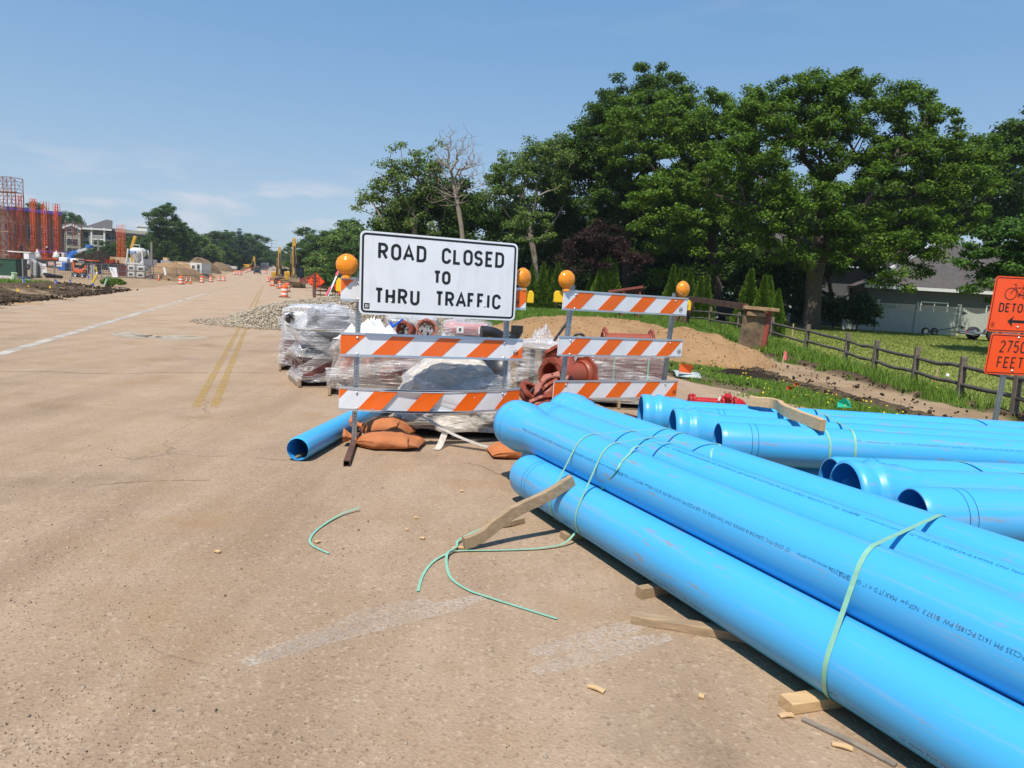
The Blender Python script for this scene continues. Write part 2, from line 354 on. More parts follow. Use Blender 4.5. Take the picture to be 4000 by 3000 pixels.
# cracks
cd_ = t.n('TexVoronoi', feature='DISTANCE_TO_EDGE'); cd_.inputs['Scale'].default_value = .23
wv = t.n('Mix', data_type='VECTOR'); wv.inputs[0].default_value = .55; t.l(vr, wv.inputs[4])
nv = t.n('TexNoise'); nv.inputs['Scale'].default_value = .9; nv.inputs['Detail'].default_value = 5; t.l(vr, nv.inputs['Vector']); va = t.n('VectorMath', operation='MULTIPLY_ADD'); va.inputs[1].default_value = (1.1, 1.1, 0); t.l(nv.outputs['Color'], va.inputs[0]); t.l(vr, va.inputs[2])
t.l(va.outputs[0], cd_.inputs['Vector'])
ck = t.math('MULTIPLY', t.ramp(cd_.outputs[0], (.0, 1.), (.0028, 0.)), t.ramp(t.noise(v, .42, 3), (.50, 0.), (.6, 1.)))
base = t.mix(t.math('MULTIPLY', ck, .35), base, (.07, .05, .036))
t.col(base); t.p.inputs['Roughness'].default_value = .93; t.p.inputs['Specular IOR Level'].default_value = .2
hh = t.math('ADD', t.math('MULTIPLY', fine, .7), t.math('MULTIPLY', vo.outputs['Distance'], 1.0)); hh = t.math('SUBTRACT', hh, t.math('MULTIPLY', ck, 1.5))
t.bump(hh, .36, .011); MROAD = t.m
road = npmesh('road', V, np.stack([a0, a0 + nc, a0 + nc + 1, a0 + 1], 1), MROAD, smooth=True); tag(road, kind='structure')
# ------------------------------------------------------------------ painted markings (thin sheets on the road)
def paint(name, col, wear0, wear1, scale=18):
    t = NT(name); v = t.coord((1, 1, 1)); a = t.ramp(t.noise(v, scale, 7, .75), (wear0, 0.), (wear1, 1.)); b = t.ramp(t.noise(v, 1.3, 4), (.32, .35), (.6, 1.))
    t.col(t.mix(t.noise(v, 9, 5), mul(col, .82), col)); t.p.inputs['Roughness'].default_value = .8; t.l(t.math('MULTIPLY', t.math('MULTIPLY', a, b), .6 if scale > 50 else 1.0), t.p.inputs['Alpha']); return t.m
MPW = paint('worn_white_paint', (.54, .48, .40), .22, .38); MPY = paint('worn_yellow_paint', (.55, .34, .065), .41, .63); MPC = paint('faint_white_paint', (.74, .66, .56), .44, .62, 55)
MPF = paint('faded_white_paint', (.55, .47, .38), .42, .60)
def stripe(name, t0, w, s0, s1, m, ds=2.0, dz=.008, seg=None):
    P = []; n = max(2, int((s1 - s0) / ds))
    for i in range(n + 1):
        s = s0 + (s1 - s0) * i / n; z = float(zg(*st(s, 0)[:2])) + dz
        P.append([st(s, t0 - w / 2, z), st(s, t0 + w / 2, z)])
    b = MB(); b.sheet(P, 0, True); return tag(b.build(name, m), kind='structure')
stripe('road_marking', -4.45, .21, 8, 60, MPW); stripe('road_marking', -4.45, .16, 60, 150, MPF, 4)
stripe('road_marking', -.815, .105, 9.3, 26, MPY); stripe('road_marking', -.615, .105, 9.3, 26, MPY)
stripe('road_marking', -.815, .105, 26, 120, MPY, 4); stripe('road_marking', -.615, .105, 26, 120, MPY, 4)
stripe('road_marking', -8.15, .14, 22, 62, MPF)
def patch(name, pts, w, m, dz=.0062):
    q = [G(*p) for p in pts]; P = []
    for i, p in enumerate(q):
        d = (q[min(i + 1, len(q) - 1)] - q[max(i - 1, 0)]).normalized(); n = Vector((-d.y, d.x, 0)); ww = w * (1 if 0 < i < len(q) - 1 else .55)
        P.append([Vector((p.x, p.y, dz)) - n * ww, Vector((p.x, p.y, dz)) + n * ww])
    b = MB(); b.sheet(P); return tag(b.build(name, m), kind='structure')
patch('road_marking', [(950, 2600), (1250, 2500), (1560, 2420), (1760, 2370), (1890, 2335)], .065, MPC)
patch('road_marking', [(1020, 2570), (1200, 2510), (1330, 2460), (1440, 2405), (1680, 2350)], .075, MPC)
patch('road_marking', [(2080, 2560), (2230, 2520), (2420, 2465), (2560, 2420)], .065, MPC)
patch('road_marking', [(2080, 2630), (2300, 2570), (2470, 2520), (2620, 2490)], .065, MPC)
t = NT('sealed_crack'); v = t.coord(); t.col(t.mix(t.noise(v, 3, 4), (.10, .07, .045), (.17, .12, .08))); t.p.inputs['Roughness'].default_value = .9; t.l(t.ramp(t.noise(v, 1.7, 6, .7), (.34, 0.), (.5, .75)), t.p.inputs['Alpha']); MCRK = t.m
for w_, pts in ((.014, [(-60, 1452), (200, 1453), (330, 1460), (480, 1462), (620, 1456), (820, 1456), (1090, 1458)]), (.012, [(-40, 1243), (240, 1246), (480, 1250), (720, 1254)]), (.016, [(-40, 1197), (300, 1186), (620, 1176)]), (.006, [(330, 1905), (480, 1888), (640, 1880), (820, 1878)]), (.005, [(1000, 1790), (1100, 1800), (1230, 1790)]), (.005, [(1760, 1800), (1880, 1822), (1980, 1870)])): patch('road_crack', pts, w_, MCRK, .0066)
# old utility patch in the lane
t = NT('concrete_patch'); v = t.coord(); t.col(t.mix(t.noise(v, 5, 6), (.36, .30, .22), (.55, .48, .37))); t.p.inputs['Roughness'].default_value = .9
t.l(t.ramp(t.noise(v, 2.5, 6, .7), (.36, 0.), (.5, .8)), t.p.inputs['Alpha']); MPATCH = t.m
for pts in ([(425, 1304), (520, 1296), (600, 1312), (560, 1322), (470, 1318)], [(600, 1316), (690, 1308), (820, 1318), (760, 1326), (640, 1328)], [(520, 1312), (600, 1310), (640, 1318), (600, 1322)]):
    b = MB(); q = [G(x, y) for x, y in pts]; b.add([(p.x, p.y, .0085) for p in q], [tuple(range(len(q)))]); tag(b.build('road_patch', MPATCH), kind='structure')
# ------------------------------------------------------------------ scatter helpers
_ph = (1 + 5 ** .5) / 2
ICO = np.array([(-1, _ph, 0), (1, _ph, 0), (-1, -_ph, 0), (1, -_ph, 0), (0, -1, _ph), (0, 1, _ph), (0, -1, -_ph), (0, 1, -_ph), (_ph, 0, -1), (_ph, 0, 1), (-_ph, 0, -1), (-_ph, 0, 1)]) / math.hypot(1, _ph)
ICF = np.array([(0, 11, 5), (0, 5, 1), (0, 1, 7), (0, 7, 10), (0, 10, 11), (1, 5, 9), (5, 11, 4), (11, 10, 2), (10, 7, 6), (7, 1, 8), (3, 9, 4), (3, 4, 2), (3, 2, 6), (3, 6, 8), (3, 8, 9), (4, 9, 5), (2, 4, 11), (6, 2, 10), (8, 6, 7), (9, 8, 1)])
def rocks(name, pos, size, m, jit=.22, flat=.7, smooth=True):
    n = len(pos); R = rng.normal(size=(n, 3, 3)); Q, _ = np.linalg.qr(R)
    sc = size[:, None, None] * np.stack([rng.uniform(.75, 1.3, n), rng.uniform(.7, 1.1, n), rng.uniform(flat * .7, flat * 1.2, n)], 1)[:, None, :]
    base = ICO[None] * (1 + rng.uniform(-jit, jit, (n, 12, 1)))
    V = np.einsum('nvj,njk->nvk', base * sc, Q) + pos[:, None, :]
    F = (ICF[None] + (np.arange(n) * 12)[:, None, None]).reshape(-1, 3)
    return npmesh(name, V.reshape(-1, 3), F, m, smooth=smooth)
def island_mat(name, cols, rough=.85, bump=0, trans=0.0, spec=.3):
    t = NT(name); gi = t.n('NewGeometry'); stops = [(k / max(1, len(cols) - 1), c) for k, c in enumerate(cols)]
    c = t.ramp(gi.outputs['Random Per Island'], *stops); t.col(c); t.p.inputs['Roughness'].default_value = rough; t.p.inputs['Specular IOR Level'].default_value = spec
    if trans:
        tr_ = t.n('BsdfTranslucent'); t.l(t.mix(.5, c, (.16, .24, .03)), tr_.inputs[0]); ms = t.n('MixShader'); ms.inputs[0].default_value = trans
        t.l(t.p.outputs[0], ms.inputs[1]); t.l(tr_.outputs[0], ms.inputs[2]); t.l(ms.outputs[0], t.out.inputs[0])
    return t.m
MPEB = island_mat('road_grit', [(.09, .06, .04), (.34, .25, .17), (.22, .16, .11), (.48, .40, .32), (.28, .2, .13), (.05, .045, .04)], .9)
n = 6000; sx = rng.uniform(0, 1, n); px = rng.uniform(0, 2300, n); py = 1500 + 1500 * rng.uniform(0, 1, n) ** .8
P = np.array([G(a, b) for a, b in zip(px, py)]); dn = vnoise(P[:, 0] * 1.1, P[:, 1] * 1.1, 3); keep = dn > rng.uniform(.25, .75, n); P = P[keep]; P[:, 2] = .006
tag(rocks('loose_grit', P, rng.uniform(.0016, .0045, len(P)) * (1 + (rng.random(len(P)) > .965) * 1.3), MPEB), kind='stuff')
# clods: dark soil along the path and on the opposite verge
MCLOD = island_mat('soil_clods', [(.016, .012, .009), (.035, .025, .017), (.075, .05, .03), (.022, .016, .012), (.13, .09, .055)], .95, spec=.1)
n = 26000; s_ = rng.uniform(14, 62, n); t_ = rng.uniform(-19, -8.9, n); x = s_ * SDX + t_ * SDY; y = s_ * SDY - t_ * SDX; _, dk, _, _, _, _ = zones(x, y); k = dk > rng.uniform(.1, 1.1, n); x, y, tt = x[k], y[k], t_[k]
lumpz = (vnoise(x * 1.7, y * 1.7, 5, .6) - .5) * .3 + .06 + np.exp(-((tt + 13.2) / 1.6) ** 2) * .24
tag(rocks('soil_clods', np.stack([x, y, zg(x, y) + lumpz], 1), rng.uniform(.02, .075, len(x)) * rng.choice([1, 1, 1, 1.6], len(x)), MCLOD, .3), kind='stuff')
n = 40000; x = rng.uniform(1, 12, n); y = rng.uniform(5, 28, n); _, dk, tn, _, _, _ = zones(x, y); k = ((dk > rng.uniform(.15, 1.1, n)) | ((tn > .8) & (rng.random(n) > .96))) & (to_st(x, y)[1] > 8.2); x, y = x[k], y[k]
tag(rocks('soil_clods', np.stack([x, y, zg(x, y) + .07], 1), rng.uniform(.010, .032, len(x)) * rng.choice([1, 1, 1, 1, 2.0], len(x)), MCLOD, .3), kind='stuff')
# grass blades on the verge, in tufts; mown lawn beyond the fence stays short
MGRASS = island_mat('grass_blades', [(.085, .18, .014), (.15, .28, .025), (.21, .33, .04), (.11, .22, .02), (.28, .32, .07)], .6, trans=.35)
def blades(name, x, y, h, w, m, z=None):
    n = len(x); z = zg(x, y) if z is None else z; a = rng.uniform(0, 2 * PI, n); lean = rng.uniform(.1, .75, n) * h; b = rng.uniform(0, 2 * PI, n)
    dx, dy = np.cos(a) * w / 2, np.sin(a) * w / 2; lx, ly = np.cos(b) * lean, np.sin(b) * lean
    V = np.stack([np.stack([x - dx, y - dy, z - .02], 1), np.stack([x + dx, y + dy, z - .02], 1), np.stack([x + dx * .7 + lx * .35, y + dy * .7 + ly * .35, z + h * .6], 1), np.stack([x + lx, y + ly, z + h], 1), np.stack([x - dx * .7 + lx * .35, y - dy * .7 + ly * .35, z + h * .6], 1)], 1)
    F = (np.array([[0, 1, 2, 4], [4, 2, 3, 3]])[None] + (np.arange(n) * 5)[:, None, None])
    V = V.reshape(-1, 3); q = F[:, 0]; tri = F[:, 1, :3]
    f3 = np.concatenate([np.stack([q[:, 0], q[:, 1], q[:, 2]], 1), np.stack([q[:, 0], q[:, 2], q[:, 3]], 1), tri])
    return tag(npmesh(name, V, f3, m), kind='stuff')
n = 230000; yy = 6 + 38 * rng.random(n) ** 1.25; xx = rng.uniform(-7, 10.6, n) ; gsel, dk, tn, lw, nn, n2 = zones(xx, yy)
k = (gsel > rng.uniform(.25, 1.0, n)) & (dk < .5) & (lw < .5); xx, yy, nn = xx[k], yy[k], nn[k]
tall = ss(7.0, 9.6, xx - (yy - 10) * .02) * ss(12, 15, yy) + ss(24, 30, yy)
blades('grass', xx, yy, (.06 + .24 * np.clip(tall, 0, 1) * (.6 + .8 * nn)) * rng.uniform(.5, 1.3, len(xx)), .010 + yy * .0007, MGRASS)
n = 30000; s_ = rng.uniform(44, 70, n); t_ = rng.uniform(-24, -14, n); x = s_ * SDX + t_ * SDY; y = s_ * SDY - t_ * SDX; gsel = zones(x, y)[0]; k = gsel > rng.uniform(.3, 1.2, n)
blades('grass', x[k], y[k], rng.uniform(.12, .4, k.sum()), .06, MGRASS, zg(x[k], y[k]) + .08)
n = 60000; x = rng.uniform(10.3, 26, n); y = 11 + 33 * rng.random(n) ** 1.2; blades('lawn_grass', x, y, rng.uniform(.03, .075, n), .014 + y * .0008, island_mat('lawn_blades', [(.12, .19, .025), (.20, .26, .045), (.29, .30, .08), (.15, .22, .03)], .7, trans=.3))
MDAND = island_mat('dandelions', [(.75, .55, .02), (.7, .62, .05)], .7)
x = rng.uniform(3, 9.8, 330); y = rng.uniform(9, 34, 330); k = zones(x, y)[0] > .6; x, y = x[k], y[k]
tag(rocks('dandelion_blossoms', np.stack([x, y, zg(x, y) + .12 + .16 * ss(8, 9.5, x)], 1), np.full(len(x), .022), MDAND, .1, .5), kind='stuff')
# ------------------------------------------------------------------ blue pipes
t = NT('blue_pvc'); v = t.coord()
c = t.mix(t.noise(v, 1.2, 5), (.050, .375, .72), (.068, .415, .77))
sc1 = t.ramp(t.noise(t.coord((.4, 9, 9)), 2.0, 7, .7), (.53, 0.), (.66, .6)); c = t.mix(sc1, c, (.20, .37, .56))
sc2 = t.math('MULTIPLY', t.ramp(t.noise(t.coord((1.3, 7, 7), loc=(3, 1, 2)), 3.2, 8, .75), (.575, 0.), (.63, 1.)), t.ramp(t.noise(v, .8, 3), (.48, 0.), (.60, .7))); c = t.mix(sc2, c, (.27, .22, .18))
t.col(c); t.p.inputs['Roughness'].default_value = .36; t.p.inputs['Specular IOR Level'].default_value = .5
t.bump(t.noise(v, 3, 2), .05, .01)
MPIPE = t.m
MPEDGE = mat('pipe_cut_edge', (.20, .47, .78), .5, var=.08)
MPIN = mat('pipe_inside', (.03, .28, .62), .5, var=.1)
MINK = mat('black_print', (.02, .11, .22), .6, var=.2)
MRING = mat('insertion_line', (.006, .06, .16), .6, var=.1)
MSTRAP = mat('green_strap', (.23, .48, .34), .35, var=.12, scale=30)
RP = .1676
PRINT = 'DPC PVC PIPE FOR THE 21st CENTURY   12" CIOD PVC 12454 DR18 AWWA C900 T600 NSF-fs (UL 1285 PC235 FM 1612 PC185) PW  B137.3  NSF-pw  MAX JT D = 1" G/LL  E12A2336'
def text_mesh(txt, size):
    cu = bpy.data.curves.new('txt', 'FONT'); cu.body = txt; cu.size = size; cu.resolution_u = 1
    ob = bpy.data.objects.new('txt', cu); COL.objects.link(ob); dg = bpy.context.evaluated_depsgraph_get(); me = bpy.data.meshes.new_from_object(ob.evaluated_get(dg))
    vs = [tuple(v.co) for v in me.vertices]; fs = [tuple(p.vertices) for p in me.polygons]
    bpy.data.objects.remove(ob); bpy.data.curves.remove(cu); bpy.data.meshes.remove(me); return vs, fs
_small = text_mesh(PRINT[4:33], .016); _T = []
def printed(where, ang, flip, R):
    """black print wrapped on the barrel: where = start along the pipe, ang = angle round it"""
    b = MB()
    x0 = 0
    for txt, size in (('DPC', .030), (PRINT[4:34], .014), (PRINT[36:], .026)):
        vs, fs = text_mesh(txt, size); w = max(v[0] for v in vs)
        b.add([(x0 + v[0] * .92, v[1], 0) for v in vs], fs); x0 += w * .92 + .035
    L = x0; out = []
    for x, y, _ in b.v:
        if flip: x = L - x
        else: y = -y
        a = ang + y / R; out.append((where + x, (R + .0009) * math.cos(a), (R + .0009) * math.sin(a)))
    b.v = out; return b
def make_pipe(label, a, yaw, L=6.1, bell=False, ring=True, prints=(), pitch=0.0, group=None, R=RP, wall=.019):
    """pipe whose axis starts at a (end face) and runs along yaw"""
    t_ = thing('water_pipe', label, 'pipe', a, 0, group); t_.rotation_euler = (0, -pitch, yaw)
    Mx = Matrix.Rotation(PI / 2, 4, 'Y'); b = MB()
    if bell:
        RB = R * 1.235; pr = [(RB - .02, .0), (RB, .006), (RB + .002, .05), (RB, .09), (RB - .012, .115), (RB - .010, .13), (RB + .007, .155), (RB + .007, .185), (RB - .006, .215), (RB - .006, .245), (RB - .016, .27), (R + .026, .33), (R + .006, .42), (R, .47), (R, L)]
        inn = [(RB - .02, 0), (RB - .022, .24), (R - wall, .42), (R - wall, L)]
    else:
        pr = [(R - .012, 0), (R - .003, .022), (R, .045), (R, .3), (R, 1.5), (R, 3), (R, L)]; inn = [(R - wall, 0), (R - wall, L)]
    b.lathe(pr, 64, Mx, 0); b.build('barrel', MPIPE, t_)
    e = MB(); e.lathe([(inn[0][0], 0), (pr[0][0], 0)], 64, Mx, 0, False); e.lathe([(inn[-1][0], L), (R, L)], 48, Mx, 0, False); e.build('rim', MPEDGE, t_)
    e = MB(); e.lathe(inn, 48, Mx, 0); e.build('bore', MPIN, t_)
    if ring and not bell:
        e = MB()
        for z in (.235, .285): e.lathe([(R + .0006, z), (R + .0006, z + .0045)], 64, Mx, 0)
        e.build('insertion_mark', MRING, t_)
    for (w, ang, flip) in prints: printed(w, ang, flip, R).build('printed_text', MINK, t_)
    return t_
def axis_pt(x3, ang, y, yref=3.0): return x3 + (y - yref) / math.tan(ang)
ZT, ZB = .499, .212
GA = 'blue water pipes in the strapped bundle beside the road'
A1 = math.radians(-64.3)
def pipe_at(label, x3, y0, z, ang, group, **k):
    return make_pipe(label, (axis_pt(x3, ang, y0), y0, z), ang, group=group, **k)
u0 = math.radians(180 - 28)
pipe_at('blue pipe lying lowest beside the road with a wooden prop on it', 1.335, 5.44, ZB, A1, GA, prints=((.5, PI + .60, False), (3.0, PI + .60, False)))
pipe_at('upper blue pipe with a flared bell end above the lowest pipe, beside the sandbag', 1.516, 6.06, ZT, A1, GA, bell=True, prints=((.10, PI - .37, True), (1.75, PI - .37, True), (3.40, PI - .37, True)))
pipe_at('blue pipe with plain end and two rings wedged between two bell-ended pipes', 1.925, 6.33, ZT, A1, GA, prints=((1.55, PI / 2 + .33, False), (3.25, PI / 2 + .33, False)))
pipe_at('blue bell-ended pipe against the smaller barricade, rearmost in its strapped bundle', 2.31, 6.72, ZT, A1, GA, bell=True, prints=())
pipe_at('blue pipe half hidden under the bundle, second from the road', 1.745, 6.1, ZB, A1, GA, ring=False)
pipe_at('blue pipe half hidden under the bundle, third from the road', 2.13, 6.3, ZB, A1, GA, ring=False)
GB = 'blue water pipes in the bundle lying across the verge'
GC = 'blue water pipes in the small bundle between the two larger ones'
AQ = math.radians(-2.0)
def qpipe(label, x0, y3, z, ang, group, **k): return make_pipe(label, (x0, y3 + (x0 - 3) * math.tan(ang), z), ang, group=group, **k)
qpipe('farthest blue pipe, its bell end open below the smaller barricade', 1.27, 6.80, ZT, AQ, GB, bell=True)
qpipe('blue plain-ended pipe lying between two bell-ended pipes under the tan lumber', 1.66, 6.42, ZT, AQ, GB)
qpipe('blue bell-ended pipe with its open mouth just behind the strapped bundle', 1.42, 6.06, ZT, AQ, GB, bell=True)
qpipe('blue pipe with printed side and open plain end, the tan lumber end hanging over it', 1.72, 5.715, ZT, AQ, GB, prints=((1.05, PI / 2 + .95, False), (2.85, PI / 2 + .95, False)))
for k, (x0, y3) in enumerate(((2.0, 6.62), (2.0, 6.27), (2.0, 5.92))): qpipe(('blue pipe buried deepest below the far bundle', 'blue pipe buried in the middle below the far bundle', 'blue pipe in the shade below the printed far pipe')[k], x0, y3, ZB, AQ, GB, ring=False)
AR = math.radians(4.6)
qpipe('blue plain-ended pipe almost covered by the bell end in front of it', 2.16, 4.70, ZT, AR, GC)
qpipe('blue pipe whose dark bell mouth pokes out over the strapped bundle', 2.10, 4.37, ZT + .012, AR, GC, bell=True)
qpipe('blue plain-ended pipe, the nearest to the big strapped bundle on its far side', 2.34, 4.03, ZT - .01, AR, GC)
qpipe('blue pipe hidden below the small bundle, farther one', 2.6, 4.53, ZB, AR, GC, ring=False); qpipe('blue pipe hidden below the small bundle, nearer one', 2.6, 4.2, ZB, AR, GC, ring=False)
r_ = make_pipe('short cut blue pipe lying alone by the orange sandbags', (-1.894, 6.24, .113), math.radians(84), L=2.5, ring=False, R=.112, wall=.012)
b = MB(); b.blob((.16, .03, -.085), (.12, .035, .018), 8, .3, seed=4); b.build('dirt', mat('dried_mud', (.2, .15, .1), .95, var=.4, scale=20), r_)
# ------------------------------------------------------------------ green straps
def ribbon(b, pts, w, th=.0016, nrm=None):
    pts = [Vector(p) for p in pts]; P = []; n = len(pts)
    for i, p in enumerate(pts):
        d = (pts[min(i + 1, n - 1)] - pts[max(i - 1, 0)]).normalized(); u = nrm[i] if nrm else Vector((0, 0, 1)); u = (u - d * u.dot(d)).normalized(); s = d.cross(u)
        P.append([p + s * w / 2 + u * th, p - s * w / 2 + u * th, p - s * w / 2, p + s * w / 2])
    b.sheet(P, 0, False, True); return b
def hull2(p):
    p = sorted(set(p)); 
    def half(q):
        h = []
        for x in q:
            while len(h) > 1 and (h[-1][0] - h[-2][0]) * (x[1] - h[-2][1]) - (h[-1][1] - h[-2][1]) * (x[0] - h[-2][0]) <= 0: h.pop()
            h.append(x)
        return h
    a = half(p); c = half(p[::-1]); return a[:-1] + c[:-1]
def strap_loop(label, org, yaw, circles, along, w=.016, skew=0.0, slack=None):
    """strap round a bundle: circles = (across, z) of axes relative to org; a closed band in the plane across the pipes"""
    d = Vector((math.cos(yaw), math.sin(yaw), 0)); nn = Vector((-d.y, d.x, 0)); R = RP + .0035
    pts = hull2([(round(c[0] + R * math.cos(a), 5), round(c[1] + R * math.sin(a), 5)) for c in circles for a in np.linspace(0, 2 * PI, 72, endpoint=False)])
    cx = sum(p[0] for p in pts) / len(pts); cz = sum(p[1] for p in pts) / len(pts); W3 = []; N3 = []
    m = len(pts)
    fine_ = []
    for i in range(m):
        a, c = pts[i], pts[(i + 1) % m]; L = math.hypot(c[0] - a[0], c[1] - a[1]); k = max(1, int(L / .06))
        for j in range(k): fine_.append((a[0] + (c[0] - a[0]) * j / k, a[1] + (c[1] - a[1]) * j / k))
    m = len(fine_)
    for i, (u, z) in enumerate(fine_):
        e = fine_[(i + 1) % m]; f = fine_[i - 1]; tx, tz = e[0] - f[0], e[1] - f[1]; L = math.hypot(tx, tz) or 1
        W3.append(Vector(org) + d * (along + skew * (u - cx)) + nn * u + Vector((0, 0, z))); N3.append(nn * (tz / L) + Vector((0, 0, -tx / L)))
    W3.append(W3[0]); N3.append(N3[0]); b = MB(); ribbon(b, W3, w, nrm=N3); return tag(b.build('packing_strap', MSTRAP), label, 'strap', 'green straps on the pipe bundles')
nA = Vector((math.sin(-A1), math.cos(A1), 0)); orgA = Vector((axis_pt(1.335, A1, 5.44), 5.44, 0)); dA = Vector((math.cos(A1), math.sin(A1), 0)); mA = Vector((-dA.y, dA.x, 0))
def offA(x3): p = Vector((x3, 3.0, 0)); return (p - orgA).dot(mA)
CA = [(offA(1.335), ZB), (offA(1.516), ZT), (offA(1.925), ZT), (offA(2.31), ZT), (offA(2.13), ZB)]
strap_loop('green strap over the big bundle nearest its bell ends', orgA, A1, CA, .62, skew=-.12)
strap_loop('green strap over the big bundle, second from its bell ends', orgA, A1, CA, .86, skew=-.30)
strap_loop('wide green strap round the big bundle by the wood block under its near end', orgA, A1, CA, 2.83, .022, skew=-.28)
orgQ = Vector((1.72, 5.715 + (1.72 - 3) * math.tan(AQ), 0)); CQ = [(y, ZT) for y in (0, .345, .70, 1.08)] + [(.2, ZB), (.9, ZB)]
strap_loop('green strap of the far bundle just past the tan lumber', orgQ, AQ, CQ, 1.12, .02, .10); strap_loop('green strap of the far bundle just before the tan lumber', orgQ, AQ, CQ, .78, .02, -.10); strap_loop('green strap at the far end of the far bundle by the detour sign', orgQ, AQ, CQ, 3.0, .02, -.6)
CR_ = [(0, ZT - .01), (.34, ZT + .012), (.67, ZT), (.17, ZB), (.5, ZB)]
orgR = Vector((2.34, 4.03 + (2.34 - 3) * math.tan(AR), 0)); strap_loop('green strap round the small middle bundle of pipes', orgR, AR, CR_, .95, .02, -.55)
# the broken strap that runs from the bundle down to the road and curls there
def smooth(pts, n=8):
    P = [Vector(p) for p in pts]; o = []
    for i in range(len(P) - 1):
        a, b_, c, d = P[max(i - 1, 0)], P[i], P[i + 1], P[min(i + 2, len(P) - 1)]
        for k in range(n):
            t = k / n; o.append(.5 * ((2 * b_) + (c - a) * t + (2 * a - 5 * b_ + 4 * c - d) * t * t + (3 * b_ - a - 3 * c + d) * t ** 3))
    return o + [P[-1]]
def on_pipe(x3, z, ang_deg, y, R=RP + .004):
    c = Vector((axis_pt(x3, A1, y), y, z)); a = math.radians(ang_deg); return c - mA * -R * math.cos(a) + Vector((0, 0, R * math.sin(a)))
pp = [on_pipe(2.31, ZT, 165, 4.66), on_pipe(2.31, ZT, 125, 4.76), on_pipe(2.31, ZT, 84, 4.82), on_pipe(1.925, ZT, 84, 4.74) + Vector((0, 0, .008)), on_pipe(1.516, ZT, 84, 4.46) + Vector((0, 0, .028)), on_pipe(1.516, ZT, 112, 4.43) + Vector((0, 0, .004)), on_pipe(1.516, ZT, 140, 4.42), on_pipe(1.516, ZT, 168, 4.43), G(2335, 1935, .33), G(2277, 2036, .15), G(2213, 2116, .035), G(2130, 2138, .02), G(2040, 2146, .014), G(1920, 2150, .012), G(1800, 2151, .014), G(1755, 2158, .02), G(1690, 2196, .012), G(1650, 2250, .01), G(1633, 2310, .01)]
b = MB(); ribbon(b, smooth(pp), .016); tag(b.build('packing_strap', MSTRAP), 'broken green strap trailing from the pipe bundle down onto the road', 'strap', 'green straps on the pipe bundles')
b = MB(); ribbon(b, smooth([G(1990, 2032, .03), G(1920, 2048, .03), G(1840, 2083, .03), G(1790, 2110, .03), G(1782, 2136, .03), G(1748, 2160, .035), G(1745, 2210, .02), G(1765, 2262, .012), G(1830, 2305, .012), G(1900, 2330, .012), G(2030, 2372, .01), G(2176, 2417, .01)]), .016); tag(b.build('packing_strap', MSTRAP), 'loose green strap curling over the road under the wooden prop', 'strap')
b = MB(); ribbon(b, smooth([G(1402, 1983, .03), G(1330, 2010, .02), G(1250, 2060, .012), G(1213, 2100, .012), G(1220, 2130, .012), G(1285, 2162, .01)]), .016); tag(b.build('packing_strap', MSTRAP), 'short bent offcut of green strap lying alone on the road', 'strap')
# ------------------------------------------------------------------ loose timber
def lumber(label, pts, w, h, m=MWOOD, seed=0, group=None, name='lumber'):
    """bowed board through pts (world), w across, h tall"""
    rr = random.Random(seed); P = smooth(pts, 5); n = len(P); rows = []
    for i, p in enumerate(P):
        d = (P[min(i + 1, n - 1)] - P[max(i - 1, 0)]).normalized(); u = Vector((0, 0, 1)); s = d.cross(u).normalized(); u = s.cross(d)
        jw = w * (1 + rr.uniform(-.04, .04)); jh = h * (1 + rr.uniform(-.06, .06))
        rows.append([p + s * jw / 2 + u * jh / 2, p - s * jw / 2 + u * jh / 2, p - s * jw / 2 - u * jh / 2, p + s * jw / 2 - u * jh / 2])
    b = MB(); b.sheet(rows, 0, False, True); b.add(rows[0], [(3, 2, 1, 0)]); b.add(rows[-1], [(0, 1, 2, 3)])
    return tag(b.build(name, m, off=tuple(P[0]), bevel=.004), label, 'lumber', group)
topw = on_pipe(1.516, ZT, 235, 4.62)
e0 = G(1812, 2122, .05); e1 = on_pipe(1.335, ZB, 118, 4.70) + Vector((.0, .0, .035)); mid = e0.lerp(e1, .42) + Vector((0, 0, .018)); q1 = e0.lerp(e1, .15) + Vector((0, 0, -.02))
lumber('bowed length of lumber propped from the road onto the lowest blue pipe', [e0, q1, mid, e0.lerp(e1, .74) + Vector((0, 0, -.006)), e1], .042, .078, seed=1)
DN = 'wooden dunnage under the pipes'
def dunnage(label, along, out0, out1, w=.085, h=.044, seed=0, m=MWOOD, yaw=0.0, z=None):
    a = orgA + dA * along + mA * out0; c = orgA + dA * (along + yaw) + mA * out1; zz = z or h / 2 + .004
    return lumber(label, [(a.x, a.y, zz), ((a.x + c.x) / 2 + .004, (a.y + c.y) / 2, zz), (c.x, c.y, zz)], w, h, m, seed, DN)
dunnage('wood block sticking out under the bell-end side of the lowest blue pipe', 0.86, -.15, 1.0, seed=3)
dunnage('small wood block end peeping out under the middle of the lowest blue pipe', 1.80, -.20, 1.0, .05, .06, seed=5)
dunnage('bowed dark board slanting out from under the lowest blue pipe', 2.02, -.40, .6, .07, .045, seed=6, yaw=.85)
dunnage('splintered tan block at the near strap under the lowest blue pipe', 2.90, -.25, .9, .08, .05, seed=7, m=MWOODN, yaw=.16)
lumber('thin grey lath lying beside the splintered tan block on the road', [G(3135, 2808, .012), G(3330, 2900, .012), G(3500, 2990, .012)], .022, .014, MWOODG, 9)
lumber('short wood offcut on the road behind the propped lumber', [G(1905, 2040, .025), G(1970, 2044, .03), G(2040, 2030, .025)], .05, .04, MWOOD, 10)
CH = 'wood splinters scattered on the road'
